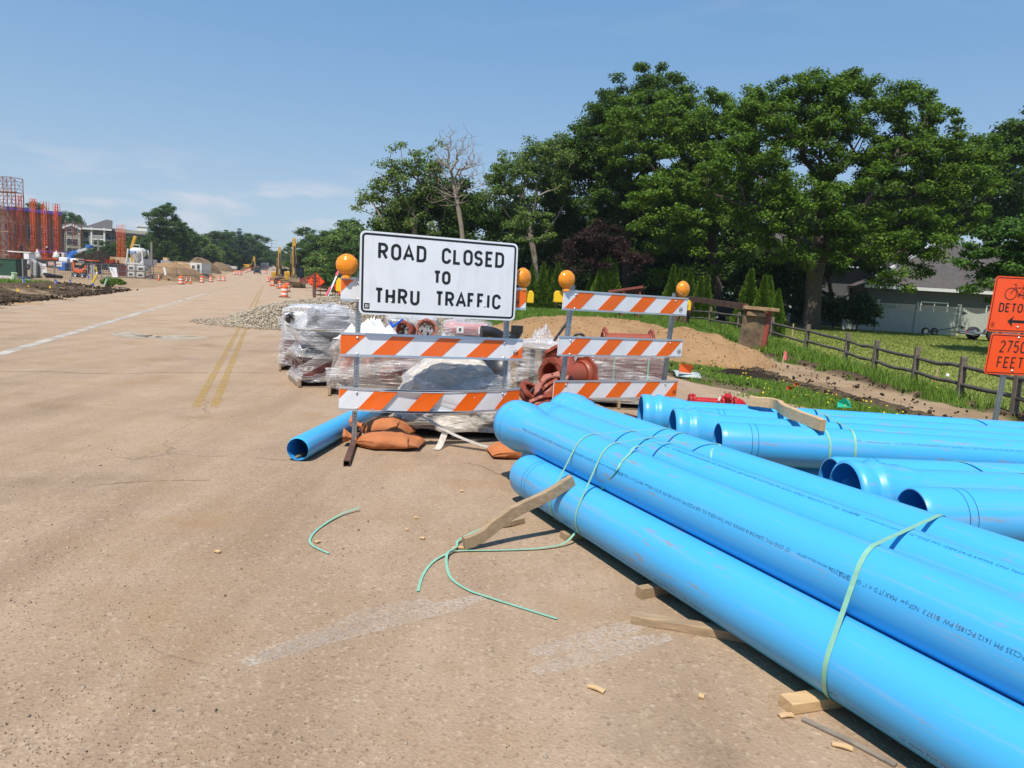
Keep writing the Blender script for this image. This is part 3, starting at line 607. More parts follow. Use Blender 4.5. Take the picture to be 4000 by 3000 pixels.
for k, (x, y, L, a) in enumerate(((2330, 2690, .075, -.6), (3070, 2795, .06, .2), (3290, 2915, .07, -.4), (1240, 2117, .035, .9), (1625, 2022, .022, .2), (1803, 1918, .03, .1), (1650, 2102, .03, -.5), (1790, 2140, .08, .2), (850, 2155, .035, -.5), (2740, 2720, .03, 1.2), (1590, 2070, .02, .5))):
    p = G(x, y, .012); q = Vector((math.cos(a), math.sin(a), 0)) * L / 2
    lumber(('wood splinter on the bare road before the pipes', 'pale torn splinter left of the tan block', 'splinter beside the thin grey lath', 'triangular chip inside the short strap offcut', 'tiny chip in the open road before the wooden foot', 'tan chip below the orange sandbag', 'splinter left of the propped lumber foot', 'splinter under the foot of the propped lumber', 'lone splinter far out on the open road', 'small chip on the road near the dark bowed board', 'crumb of wood between chip and propped lumber')[k], [p - q, p + Vector((0, 0, .004)), p + q], .024, .012, MWOODN, 20 + k, CH, 'wood_splinter')
# tan lumber lying over the far bundle
pa = at(2925, 1568, 6.75); pb = at(3010, 1580, 6.42); pc = at(3215, 1668, 5.75)
pa = Vector((3.02 - .5, 6.86, ZT + RP + .05)); pb = Vector((3.0 - .27, 6.42, ZT + RP + .055)); pc = Vector((2.46, 5.52, ZT + RP - .005))
pa = G(2925, 1566, ZT + RP + .05); pb = G(3030, 1578, ZT + RP + .055); pc = G(3215, 1662, ZT + RP + .045)
lumber('tan fresh lumber lying crosswise over the far pipe bundle', [pa, pb, pa.lerp(pc, .55) + Vector((0, .0, .02)), pc], .05, .095, MWOODN, 31)
# ------------------------------------------------------------------ stroke lettering for road signs
def arc_(cx, cy, rx, ry, a0, a1, n=10): return [(cx + rx * math.cos(math.radians(a0 + (a1 - a0) * i / n)), cy + ry * math.sin(math.radians(a0 + (a1 - a0) * i / n))) for i in range(n + 1)]
def _glyphs():
    g = {}
    g['A'] = (.66, [[(0, 0), (.33, 1), (.66, 0)], [(.12, .32), (.54, .32)]], 0)
    g['C'] = (.56, [arc_(.28, .72, .28, .28, 5, 180) + arc_(.28, .28, .28, .28, 180, 355)], 0)
    g['D'] = (.56, [[(0, 0), (0, 1), (.26, 1)] + arc_(.28, .72, .28, .28, 90, 0)[1:] + arc_(.28, .28, .28, .28, 0, -90) + [(0, 0)]], 1)
    g['E'] = (.48, [[(.48, 1), (0, 1), (0, 0), (.48, 0)], [(0, .52), (.40, .52)]], 0)
    g['F'] = (.46, [[(.46, 1), (0, 1), (0, 0)], [(0, .50), (.38, .50)]], 0)
    g['G'] = (.56, [arc_(.28, .72, .28, .28, 5, 180) + arc_(.28, .28, .28, .28, 180, 360) + [(.56, .46), (.32, .46)]], 0)
    g['H'] = (.54, [[(0, 0), (0, 1)], [(.54, 0), (.54, 1)], [(0, .5), (.54, .5)]], 0)
    g['I'] = (.0, [[(0, 0), (0, 1)]], 0)
    g['K'] = (.54, [[(0, 0), (0, 1)], [(.52, 1), (0, .36)], [(.17, .56), (.54, 0)]], 0)
    g['L'] = (.46, [[(0, 1), (0, 0), (.46, 0)]], 0)
    g['N'] = (.56, [[(0, 0), (0, 1), (.56, 0), (.56, 1)]], 0)
    g['O'] = (.58, [arc_(.29, .71, .29, .29, 0, 180) + arc_(.29, .29, .29, .29, 180, 360) + [(.58, .71)]], 1)
    g['0'] = g['O']
    g['R'] = (.54, [[(0, 0), (0, 1), (.28, 1)] + arc_(.28, .74, .26, .26, 90, -90)[1:] + [(0, .48)], [(.26, .48), (.54, 0)]], 0)
    g['S'] = (.54, [arc_(.27, .745, .27, .255, 20, 270) + arc_(.27, .255, .27, .255, 90, -160)[1:]], 0)
    g['T'] = (.54, [[(0, 1), (.54, 1)], [(.27, 1), (.27, 0)]], 0)
    g['U'] = (.54, [[(0, 1), (0, .27)] + arc_(.27, .27, .27, .27, 180, 360)[1:] + [(.54, 1)]], 0)
    g['W'] = (.80, [[(0, 1), (.2, 0), (.4, .8), (.6, 0), (.8, 1)]], 0)
    g['X'] = (.54, [[(0, 0), (.54, 1)], [(0, 1), (.54, 0)]], 0)
    g['B'] = (.52, [[(0, 0), (0, 1), (.26, 1)] + arc_(.27, .76, .24, .24, 90, -90)[1:] + [(0, .52)], [(.26, .52)] + arc_(.27, .26, .26, .26, 90, -90)[1:] + [(0, 0)]], 0)
    g['P'] = (.52, [[(0, 0), (0, 1), (.26, 1)] + arc_(.27, .74, .25, .26, 90, -90)[1:] + [(0, .48)]], 0)
    g['2'] = (.52, [arc_(.26, .74, .26, .26, 165, -25) + [(0, 0), (.52, 0)]], 0)
    g['7'] = (.52, [[(0, 1), (.52, 1), (.16, 0)]], 0)
    g['5'] = (.52, [[(.48, 1), (.06, 1), (.02, .54)] + arc_(.25, .31, .27, .31, 110, -150)], 0)
    g['3'] = (.52, [[(.02, 1), (.48, 1), (.24, .62)] + arc_(.24, .31, .28, .31, 90, -155)], 0)
    return g
GLY = _glyphs()
def stroke2(pts, w, closed=False):
    """outline quads of a polyline with mitred joints, in 2-D"""
    if closed and pts[0] == pts[-1]: pts = pts[:-1]
    q = [pts[0]]
    for p in pts[1:]:
        if math.hypot(p[0] - q[-1][0], p[1] - q[-1][1]) > 1e-5: q.append(p)
    pts = q; n = len(pts); L, R_ = [], []
    for i in range(n):
        a = pts[i - 1] if (i or closed) else None; c = pts[(i + 1) % n] if (i < n - 1 or closed) else None; p = pts[i]
        def nrm(u, v): dx, dy = v[0] - u[0], v[1] - u[1]; l = math.hypot(dx, dy); return (-dy / l, dx / l)
        n1 = nrm(a, p) if a else None; n2 = nrm(p, c) if c else None
        if n1 and n2:
            mx, my = n1[0] + n2[0], n1[1] + n2[1]; l = math.hypot(mx, my) or 1; mx /= l; my /= l; k = min(1 / max(.3, mx * n1[0] + my * n1[1]), 1.9)
        else: mx, my = n1 or n2; k = 1
        L.append((p[0] + mx * k * w / 2, p[1] + my * k * w / 2)); R_.append((p[0] - mx * k * w / 2, p[1] - my * k * w / 2))
    qs = []
    for i in range(n if closed else n - 1): j = (i + 1) % n; qs.append([L[i], L[j], R_[j], R_[i]])
    return qs
class Face:
    """a flat board in space: origin top left, x along, z up, y towards the back"""
    def __init__(s, tl, tr, bl):
        s.o = Vector(tl); s.x = (Vector(tr) - s.o); s.w = s.x.length; s.x.normalize(); d = Vector(bl) - s.o; s.h = d.length
        s.z = -(d).normalized(); s.y = s.z.cross(s.x).normalized(); s.n = -s.y
    def p(s, u, v, out=0.0): return s.o + s.x * u - s.z * v + s.n * out       # metres right of / below the top left corner
    def mtx(s):
        m = Matrix((s.x, s.n * -1, s.z)).transposed().to_4x4(); m.translation = s.o; return m
    def quad(s, b, uv, out, mi=0): b.add([s.p(u, v, out) for u, v in uv], [tuple(range(len(uv)))], mi)
    def slab(s, b, uv, o0, o1, mi=0):
        n = len(uv); vs = [s.p(u, v, o0) for u, v in uv] + [s.p(u, v, o1) for u, v in uv]
        b.add(vs, [tuple(range(n)), tuple(range(2 * n - 1, n - 1, -1))] + [(i, (i + 1) % n, n + (i + 1) % n, n + i) for i in range(n)], mi)
    def letter(s, b, ch, u, v, h, sw, wid=1.0, out=.002, mi=0):
        g = GLY[ch]
        for st_ in g[1]:
            cl = g[2] == 1 and st_ is g[1][0]
            ins = sw / 2 / h
            pts = [(u + sw / 2 + x * h * wid, v + h - (sw / 2 + y * (h - sw))) for x, y in st_]
            for q in stroke2(pts, sw, cl): s.quad(b, q[::-1], out, mi)
        return g[0] * h * wid + sw
    def word(s, b, txt, u, v, h, sw, gap, wid=1.0, out=.002, mi=0, center=False):
        if center:
            tot = sum((GLY[c][0] * h * wid + sw if c != ' ' else h * .5) + gap for c in txt) - gap; u = u - tot / 2
        for c in txt:
            if c == ' ': u += h * .5 + gap; continue
            u += s.letter(b, c, u, v, h, sw, wid, out, mi) + gap
        return u
def rrect(u0, v0, u1, v1, r, n=6):
    o = []
    for cx, cy, a in ((u1 - r, v0 + r, -90), (u1 - r, v1 - r, 0), (u0 + r, v1 - r, 90), (u0 + r, v0 + r, 180)):
        o += [(cx + r * math.cos(math.radians(a + 90 * i / n)), cy + r * math.sin(math.radians(a + 90 * i / n))) for i in range(n + 1)]
    return o
def border(F, b, u0, v0, u1, v1, r, w, out, mi=0):
    A = rrect(u0, v0, u1, v1, r); B = rrect(u0 + w, v0 + w, u1 - w, v1 - w, max(.004, r - w))
    for i in range(len(A)): j = (i + 1) % len(A); F.quad(b, [A[i], A[j], B[j], B[i]], out, mi)
def sheeting(name, col, var=.05, spk=1.0):
    t = NT(name); v = t.coord(); c = t.ramp(t.noise(v, 3, 5), (.3, mul(col, 1 - var)), (.7, mul(col, 1 + var)))
    vo = t.n('TexVoronoi'); vo.inputs['Scale'].default_value = 16; t.l(v, vo.inputs['Vector']); c = t.mix(t.math('MULTIPLY', t.ramp(vo.outputs['Distance'], (.02, .6), (.07, 0.)), t.ramp(t.noise(v, 2.4, 3), (.45, 0.), (.6, spk))), c, (.72, .70, .66))
    c = t.mix(t.math('MULTIPLY', t.ramp(t.noise(t.coord((7, 7, 1.2)), 1.4, 6, .6), (.5, 0.), (.8, .5)), .5 * spk), c, (.45, .42, .37))
    t.col(c); t.p.inputs['Roughness'].default_value = .32; t.p.inputs['Coat Weight'].default_value = .25; t.p.inputs['Coat Roughness'].default_value = .2
    br = t.n('TexBrick'); br.inputs['Scale'].default_value = 60; t.l(v, br.inputs['Vector']); t.bump(t.noise(v, 140, 2), .06); return t.m
MWS = sheeting('white_sheeting', (.80, .805, .815)); MOS = sheeting('orange_sheeting', (.88, .14, .004), .05, .25); MOSIGN = sheeting('fluorescent_orange_sheeting', (.98, .085, .008), .05, .15); MBS = mat('sign_black', (.012, .012, .013), .5, var=.1)
MBOLT = mat('bolt_head', (.62, .62, .60), .35, .9, var=.1)
# amber warning lens
t = NT('amber_lens'); v = t.coord(); wq = t.n('TexWave', wave_type='BANDS', bands_direction='X'); wq.inputs['Scale'].default_value = 17; t.l(v, wq.inputs['Vector']); wq2 = t.n('TexWave', wave_type='BANDS', bands_direction='Z'); wq2.inputs['Scale'].default_value = 17; t.l(v, wq2.inputs['Vector'])
t.col(t.mix(t.math('MULTIPLY', t.math('MAXIMUM', wq.outputs['Fac'], wq2.outputs['Fac']), t.noise(v, 9, 3)), (.98, .36, .006), (.66, .13, .0))); t.p.inputs['Roughness'].default_value = .14; t.p.inputs['Coat Weight'].default_value = .6; t.p.inputs['Coat Roughness'].default_value = .05
t.p.inputs['Subsurface Weight'].default_value = .0
t.bump(t.math('MAXIMUM', wq.outputs['Fac'], wq2.outputs['Fac']), .35, .004); MLENS = t.m
MYEL = mat('yellow_plastic', (.82, .50, .012), .4, var=.05)
def bolt(b, p, n, r=.011, mi=0):
    n = Vector(n).normalized(); q = n.to_track_quat('Z', 'Y').to_matrix().to_4x4(); q.translation = p
    b.lathe([(r * 1.35, 0), (r * 1.35, .002), (r, .002), (r * .9, .007), (r * .4, .0095), (0, .01)], 12, q, mi)
def warning_light(label, c, nrm, r, side):
    """round amber flasher on a yellow battery case; c = lens centre, nrm = way the lens faces"""
    t_ = thing('warning_light', label, 'light', c, 0, 'amber warning lights on the barricades'); nrm = Vector(nrm).normalized()
    q = nrm.to_track_quat('Z', 'Y').to_matrix().to_4x4()
    b = MB()
    for sg in (1, -1):
        M_ = q @ Matrix.Scale(sg, 4, (0, 0, 1)); b.lathe([(r, .006), (r * .985, .016), (r * .9, .034), (r * .7, .052), (r * .4, .063), (.0, .066)], 32, M_)
    b.build('lens', MLENS, t_)
    e = MB(); e.lathe([(r * 1.03, -.008), (r * 1.05, -.004), (r * 1.05, .004), (r * 1.03, .008), (r, .007)], 32, q)
    for k in range(3): a = k * 2.09 + .5; e.lathe([(.008, .0), (.008, .012), (.0, .013)], 8, q @ Matrix.Translation((r * 1.0 * math.cos(a), r * 1.0 * math.sin(a), 0)))
    e.build('lens_ring', MLENS, t_)
    e = MB(); e.lathe([(.045, -r - .03), (.045, -r - .012), (.034, -r + .004), (.030, -r + .02)], 16); e.build('neck', MLENS, t_)
    e = MB(); bx = side; z0 = -r - .03
    e.prism([(-.055 + bx, z0), (.055 + bx, z0), (.075 + bx, z0 - .035), (.075 + bx, z0 - .13), (-.075 + bx, z0 - .13), (-.075 + bx, z0 - .035)], .015, .135); e.build('battery_case', MYEL, t_, bevel=.008)
    return t_
def ownership_tag(F, b, u, v, s, mi):
    hexa = [(u + s * x, v + s * y) for x, y in ((0, .2), (.5, 0), (1, .2), (1, 1.1), (.5, 1.3), (0, 1.1))]
    for q in stroke2(hexa + [hexa[0]], s * .07, True): F.quad(b, q[::-1], .0032, mi)
    F.word(b, 'D3G', u + s * .06, v + s * .38, s * .55, s * .10, s * .04, .55, .0032, mi)
def make_rail(F, name, parent, nst, slant, ph, lips=.022, tagcol=1, bow=0.0, tagu=None):
    """striped barricade board lying in face F"""
    b = MB(); w, h = F.w, F.h; l = lips; N = 14
    def P(u, v, o):
        k = 1 - (2 * u / w - 1) ** 2
        return F.p(u, v + bow * .45 * k, o + bow * 2.6 * k)
    def slab(poly, o0, o1, mi):
        n = len(poly); b.add([P(u, v, o0) for u, v in poly] + [P(u, v, o1) for u, v in poly], [tuple(range(n)), tuple(range(2 * n - 1, n - 1, -1))] + [(i, (i + 1) % n, n + (i + 1) % n, n + i) for i in range(n)], mi)
    us = [w * i / N for i in range(N + 1)]
    slab([(u, l * .6) for u in us] + [(u, h - l * .6) for u in us[::-1]], 0, -.012, 0)
    for v0, v1 in ((0, l), (h - l, h)): slab([(u, v0) for u in us] + [(u, v1) for u in us[::-1]], .006, -.02, 2)
    per = w / nst; sw = per * .47
    for k in range(-2, int(nst) + 3):
        u0 = ph + k * per; v0, v1 = l, h - l; quad = [(u0 + slant, v0), (u0 + slant + sw, v0), (u0 + sw, v1), (u0, v1)]
        def clip(poly, lo, hi):
            for lim, sg in ((lo, 1), (hi, -1)):
                o = []
                for i in range(len(poly)):
                    a, c = poly[i], poly[(i + 1) % len(poly)]; ia, ic = (a[0] - lim) * sg >= 0, (c[0] - lim) * sg >= 0
                    if ia: o.append(a)
                    if ia != ic: k_ = (lim - a[0]) / (c[0] - a[0]); o.append((lim, a[1] + (c[1] - a[1]) * k_))
                poly = o
                if len(poly) < 3: return []
            return poly
        q = clip(quad, .001, w - .001)
        if len(q) > 2:
            qq = []
            for i in range(len(q)):
                a, c = q[i], q[(i + 1) % len(q)]; qq += [(a[0] + (c[0] - a[0]) * j / 4, a[1] + (c[1] - a[1]) * j / 4) for j in range(4)]
            slab(qq, .0022, .0002, 1)
    tu = tagu if tagu is not None else w - .13
    ownership_tag(F, b, tu, h - l - .088, .05, 3)
    for u in (.155 * w / 1.8, w - .2 * w / 1.8):
        for v in (l + .028, h - l - .004): bolt(b, P(u, v, .003), F.n, .0095, 4)
    for u in (.30 * w / 1.8, w - .42 * w / 1.8): bolt(b, P(u, h - l - .012, .0), F.n, .004, 2)
    return b.build(name, [MWS, MOS, MALU, MBS, MBOLT], parent)
def perforated_post(parent, p0, p1, F, w=.045, name='post'):
    """square steel post with a row of holes down its face"""
    b = MB(); b.bar(p0, p1, w, w, 0, up=F.n)
    d = (Vector(p1) - Vector(p0)); L = d.length; d.normalize(); fn = (F.n - d * F.n.dot(d)).normalized(); sd_ = d.cross(fn)
    n = int(L / .0254 / 1.2)
    for k in range(n):
        c = Vector(p0) + d * (L * (k + .5) / n); r = .0055
        for o, nn in ((fn, sd_), (sd_, fn), (-sd_, fn)):
            q = c + o * (w / 2 + .0006); b.add([q + nn * (r * math.cos(a)) + d * (r * math.sin(a)) for a in np.linspace(0, 2 * PI, 8, endpoint=False)], [tuple(range(8))], 1)
    return b.build(name, [MSTEEL, MBS], parent)
# ---------------- larger barricade with the ROAD CLOSED sign
yl, yr = 6.83, 7.56
def bf(tl, tr, bl, Yl, Yr): return Face(at(*tl, Yl), at(*tr, Yr), at(*bl, Yl))
F1 = bf((1332, 1080), (2057, 1126), (1331, 1175), yl, yr); F2 = bf((1330, 1297), (2043, 1324), (1328, 1391), yl, yr); F3 = bf((1325, 1509), (2030, 1515), (1323, 1601), yl, yr)
bar1 = thing('road_barricade', 'larger orange and white striped barricade carrying the big white sign', 'barricade', G(1383, 1754), 0, world=True)
make_rail(F1, 'rail', bar1, 4.0, .20, -.30); make_rail(F2, 'rail', bar1, 3.92, .205, -.185, tagu=F2.w - .10); make_rail(F3, 'rail', bar1, 4.0, .16, .175, bow=.045)
def post_pts(pxt, pxb, Y): return at(*pxt, Y), at(*pxb, Y)
lb = at(1384, 1744, 6.90); lt = at(1410, 1060, 6.90); FB = F2.n
BK = -F2.n * .046
perforated_post(bar1, Vector((lb.x, lb.y, .05)) + BK, Vector((lt.x, lt.y, lt.z)) + BK, F2)
rt = at(1988, 1150, yr - .02); rbm = at(1977, 1500, yr - .02); rd = (rbm - rt).normalized(); rb = rt + rd * ((rt.z - .05) / -rd.z)
perforated_post(bar1, rb + BK, rt + BK, F2)
fd = (G(1356, 1848) - G(1392, 1740)); fd.z = 0; fd.normalize()
for base in (lb, rb):
    b = MB(); w_ = .056; c0 = Vector((base.x, base.y, .029)) + Vector((BK.x, BK.y, 0)); a = c0 + fd * .80; e_ = c0 - fd * .75
    n_ = Vector((-fd.y, fd.x, 0)); Pq = []
    for q in (a, e_): Pq.append([q + n_ * w_ / 2 + Vector((0, 0, w_ / 2)), q - n_ * w_ / 2 + Vector((0, 0, w_ / 2)), q - n_ * w_ / 2 - Vector((0, 0, w_ / 2)), q + n_ * w_ / 2 - Vector((0, 0, w_ / 2))])
    b.sheet(Pq, 0, False, True); i_ = [[(p - (a, e_)[k]) * .84 + (a, e_)[k] for p in Pq[k]] for k in (0, 1)]; b.sheet(i_[::-1], 0, False, True)
    for k in (0, 1): b.add(Pq[k] + i_[k], [(j, (j + 1) % 4, 4 + (j + 1) % 4, 4 + j) for j in range(4)])
    b.build('foot', MRUST, bar1)
# sign
FS = bf((1405, 899), (2020, 953), (1399, 1226), yl - .012, 7.43); 
t_ = thing('road_closed_sign', 'large white sign reading ROAD CLOSED TO THRU TRAFFIC on the barricade', 'sign', tuple(FS.p(FS.w / 2, FS.h, 0)), 0, world=True)
FS.o = FS.o + FS.n * .03
b = MB(); FS.slab(b, rrect(0, 0, FS.w, FS.h, .052), .002, -.003, 0); b.build('sign_panel', MWS, t_)
b = MB(); border(FS, b, .018, .018, FS.w - .018, FS.h - .018, .042, .020, .0032)
wS, hS = FS.w, FS.h
def Ux(px): p = (px - 395) / 1565; return wS * p * yl / (7.43 - p * (7.43 - yl))
for txt, xs, v, h in (('ROAD', (575, 703, 820, 957), .128, .200), ('CLOSED', (1207, 1320, 1421, 1528, 1640, 1738), .128, .198), ('TO', (1130, 1216), .415, .168), ('THRU', (548, 658, 782, 905), .668, .196), ('TRAFFIC', (1155, 1255, 1360, 1478, 1574, 1674, 1725), .668, .194)):
    for ch, x in zip(txt, xs): FS.letter(b, ch, Ux(x), v * hS, h * hS, .0275, {'A': .86, 'F': .70, 'T': .74}.get(ch, .80), .0034)
b.build('lettering', MBS, t_)
b = MB(); u, v = Ux(445), hS * .862; FS.quad(b, [(u, v), (u + .054, v), (u + .054, v + .054), (u, v + .054)][::-1], .0032, 0)
FS.word(b, 'XI', u + .009, v + .009, .036, .007, .006, .62, .0042, 1); b.build('maker_mark', [MBS, MWS], t_)
b = MB()
for x, v in ((718, .825), (1650, .823)): bolt(b, FS.p(Ux(x), v * hS, .003), FS.n, .007)
b.build('bolt', MBOLT, t_)
vw = Vector((-.15, -1, .0))
warning_light('amber light facing the road at the gravel-pile end of the large barricade', at(1355, 1034, yl + .02), F1.p(0, 0) * 0 + (CAMLOC - at(1355, 1034, yl)) * Vector((1, 1, 0)).length if False else Vector((.12, -1, .03)), .099, -.03)
warning_light('amber light squeezed between the white sign and the narrow arborvitae', at(2044, 1085, yr + .02), Vector((.80, -.72, .04)), .101, .05)
# ---------------- smaller barricade
yl, yr = 8.0, 9.0
E1_ = bf((2205, 1131), (2689, 1164), (2197, 1211), yl, yr); E2_ = bf((2184, 1312), (2668, 1327), (2178, 1391), yl, yr); E3_ = bf((2166, 1487), (2648, 1486), (2159, 1563), yl, yr)
BK2 = -E2_.n * .046; lt = at(2246, 1114, yl + .09) + BK2; lm = at(2207, 1490, yl + .09) + BK2; ld = (lm - lt).normalized(); lb2 = lt + ld * ((lt.z - .03) / -ld.z)
bar2 = thing('road_barricade', 'smaller leaning striped barricade behind the bell ends of the pipes', 'barricade', (lb2.x, lb2.y, 0), 0, world=True)
make_rail(E1_, 'rail', bar2, 4.02, .195, .018, .02); make_rail(E2_, 'rail', bar2, 4.02, .19, .05, .02, tagu=E2_.w - .075); make_rail(E3_, 'rail', bar2, 4.05, .175, -.19, .018, tagu=E3_.w - .068)
perforated_post(bar2, lb2, lt, E2_)
rt2 = at(2647, 1146, yr + .0); rm2 = at(2604, 1485, yr + .0); rd2 = (rm2 - rt2).normalized(); rb2 = rt2 + rd2 * ((rt2.z - .03) / -rd2.z); perforated_post(bar2, rb2 + BK2, rt2 + BK2, E2_)
for base in (lb2, rb2):
    b = MB(); c0 = Vector((base.x, base.y + .02, .026)); b.bar(c0 - E2_.n * .7, c0 + E2_.n * .5, .05, .05); b.build('foot', MRUST, bar2)
warning_light('amber light beside the tall arborvitae on the smaller barricade', at(2214, 1092, yl + .03), Vector((.52, -1, .02)), .100, -.055)
warning_light('amber light nearest the rusty trench box on the smaller barricade', at(2668, 1130, yr + .03), Vector((.62, -.8, .04)), .101, .05)
# ---------------- sandbags
MSAND = mat('orange_sandbag_cloth', (.46, .155, .05), .85, var=.14, scale=7, bump=.9, bscale=11, dirt=(.36, .14, .06), dirt_amt=.35)
def sandbag(label, c, rz, L=.52, w=.30, h=.15, tie=True, seed=0):
    t_ = thing('sandbag', label, 'sandbag', c, rz, 'orange sandbags on the barricade feet'); rr = random.Random(seed); b = MB(); nr, nc = 16, 22; P = []
    nr, nc = 30, 40
    for i in range(nr + 1):
        u = i / nr; env = max(.0, 1 - abs(2 * u - 1) ** 2.3) ** .6; kz = max(env, .07); kw = (.22 + .78 * min(1, u / .30) ** .8 if tie else .80 + .2 * min(1, u / .2)) * (1 - .16 * max(0, (u - .8) / .2)); row = []
        for j in range(nc):
            a = 2 * PI * j / nc; ca, sa_ = math.cos(a), math.sin(a); sup = lambda q, e_: math.copysign(abs(q) ** e_, q)
            wr = 1 + .12 * (float(vnoise(u * 4 + seed, a * 1.1, 3)) - .5) + .06 * math.sin(11 * a + seed) * max(0, 1 - u * 2.5)
            cr_ = .028 * (float(vnoise(u * 9 + seed, a * 1.6 + 3, 3)) - .5) + (.012 * math.sin(9 * a) * max(0, 1 - u * 3))
            z = h / 2 * (1 + .5 * (float(vnoise(u * 2.4 + seed * 3, math.cos(a) * .6 + 7, 2)) - .5)) * sup(sa_, .85) * kz * wr + h / 2 * (.55 + .42 * env) + cr_ * env
            row.append(((u - .5) * L + .03 * math.sin(2.2 * ca) * (u > .8), sup(ca, .6) * w / 2 * kw * wr, max(.003, z)))
        P.append(row)
    b.sheet(P, 0, True, True); b.add(P[0], [tuple(range(nc - 1, -1, -1))], 0, True); b.add(P[-1], [tuple(range(nc))], 0, True); b.build('bag_body', MSAND, t_)
    if tie:
        b = MB(); Q = []
        for i, (x, r) in enumerate(((0, .05), (.03, .028), (.06, .03), (.10, .055), (.135, .075))):
            Q.append([(-L / 2 - x + .01, r * math.cos(2 * PI * j / 18) * (1 + (.25 * math.sin(6 * 2 * PI * j / 18 + seed) if i > 2 else 0)), h * .45 + r * .8 * math.sin(2 * PI * j / 18) * (1 + (.3 * math.sin(5 * 2 * PI * j / 18) if i > 2 else 0)) + .02 * i * .5) for j in range(18)])
        b.sheet(Q, 0, True, True); b.build('tied_neck', MSAND, t_, solid=.004)
    return t_
sandbag('orange sandbag slumped across the rusty foot, under the lowest striped rail', (-1.20, 7.0, .0), math.radians(6), .66, .42, .165, seed=2)
sandbag('orange sandbag behind another one, its torn frilly neck beside the short cut pipe', (-1.30, 7.36, .02), math.radians(-4), .52, .38, .22, seed=5)
g3 = G(1990, 1790); sandbag('lone orange sandbag poking out under the pipe bell ends', (g3.x + .10, g3.y + .12, 0), math.radians(14), .62, .40, .14, False, 8)
# ---------------- DETOUR sign at the edge of the road
Yd = 9.6
FD = Face(at(3892, 1077, Yd), at(4100, 1088, Yd + .05), at(3852, 1294, Yd)); FD2 = Face(at(3873, 1301, Yd - .004), at(4062, 1311, Yd + .046), at(3842, 1459, Yd - .004))
t_ = thing('detour_sign', 'orange bicycle DETOUR sign on a perforated steel post beyond the pipes', 'sign', (0, 0, 0), 0, world=True)
pt = at(3992, 1090, Yd + .06); pm = at(3885, 1640, Yd + .06); pd_ = (pm - pt).normalized(); pb_ = pt + pd_ * ((pt.z - gz(pt)) / -pd_.z); t_.location = pb_
perforated_post(t_, pb_ + Vector((0, 0, -.2)), pt, FD, .05)
b = MB(); FD.slab(b, rrect(0, 0, FD.w, FD.h, .045), .0, -.003); b.build('sign_panel', MOSIGN, t_); b = MB(); FD2.slab(b, rrect(0, 0, FD2.w, FD2.h, .045), .0, -.003); b.build('sign_panel', MOSIGN, t_)
b = MB()
for F_ in (FD, FD2): border(F_, b, .016, .016, F_.w - .016, F_.h - .016, .032, .011, .0016)
w, h = FD.w, FD.h; k = w / .97
FD.word(b, 'DETOUR', w * .5, h * .475, h * .165, .018, .019, .78, .0018, center=True)
FD.quad(b, [(w * .36, h * .80), (w * .47, h * .70), (w * .45, h * .775), (w * .74, h * .775), (w * .74, h * .825), (w * .45, h * .825), (w * .47, h * .90)][::-1], .0018)
def circ(F_, b, u, v, r, sw):
    for q in stroke2([(u + r * math.cos(a), v + r * math.sin(a)) for a in np.linspace(0, 2 * PI, 28, endpoint=False)], sw, True): F_.quad(b, q[::-1], .0018)
def ln(F_, b, pts, sw):
    for q in stroke2(pts, sw): F_.quad(b, q[::-1], .0018)
cw = h * .105; c1 = (w * .33, h * .31); c2 = (w * .66, h * .31); bb = (w * .49, h * .33); se = (w * .555, h * .19); hd = (w * .405, h * .175)
circ(FD, b, *c1, cw, .010); circ(FD, b, *c2, cw, .010); circ(FD, b, *bb, .02, .008)
for pts in ([c1, hd], [hd, (w * .395, h * .13), (w * .365, h * .14)], [(w * .41, h * .20), se], [(w * .412, h * .21), bb], [bb, se], [bb, c2], [c2, se], [se, (w * .572, h * .15)], [(w * .53, h * .15), (w * .61, h * .145)]): ln(FD, b, pts, .010)
for q in stroke2([(w * .07, h * .835), (w * .125, h * .835), (w * .125, h * .915), (w * .07, h * .915)], .004, True): FD.quad(b, q[::-1], .0018)
FD.word(b, 'XI', w * .08, h * .85, h * .05, .006, .005, .5, .0018)
w, h = FD2.w, FD2.h; FD2.word(b, '2750', w * .5, h * .16, h * .30, .018, .024, .66, .0018, center=True); FD2.word(b, 'FEET', w * .5, h * .56, h * .28, .018, .026, .74, .0018, center=True)
b.build('lettering', MBS, t_)
b = MB()
for F_, vv in ((FD, .12), (FD, .9), (FD2, .08), (FD2, .9)): bolt(b, F_.p(F_.w * .58, F_.h * vv, .001), F_.n, .012)
b.build('bolt', MBOLT, t_)
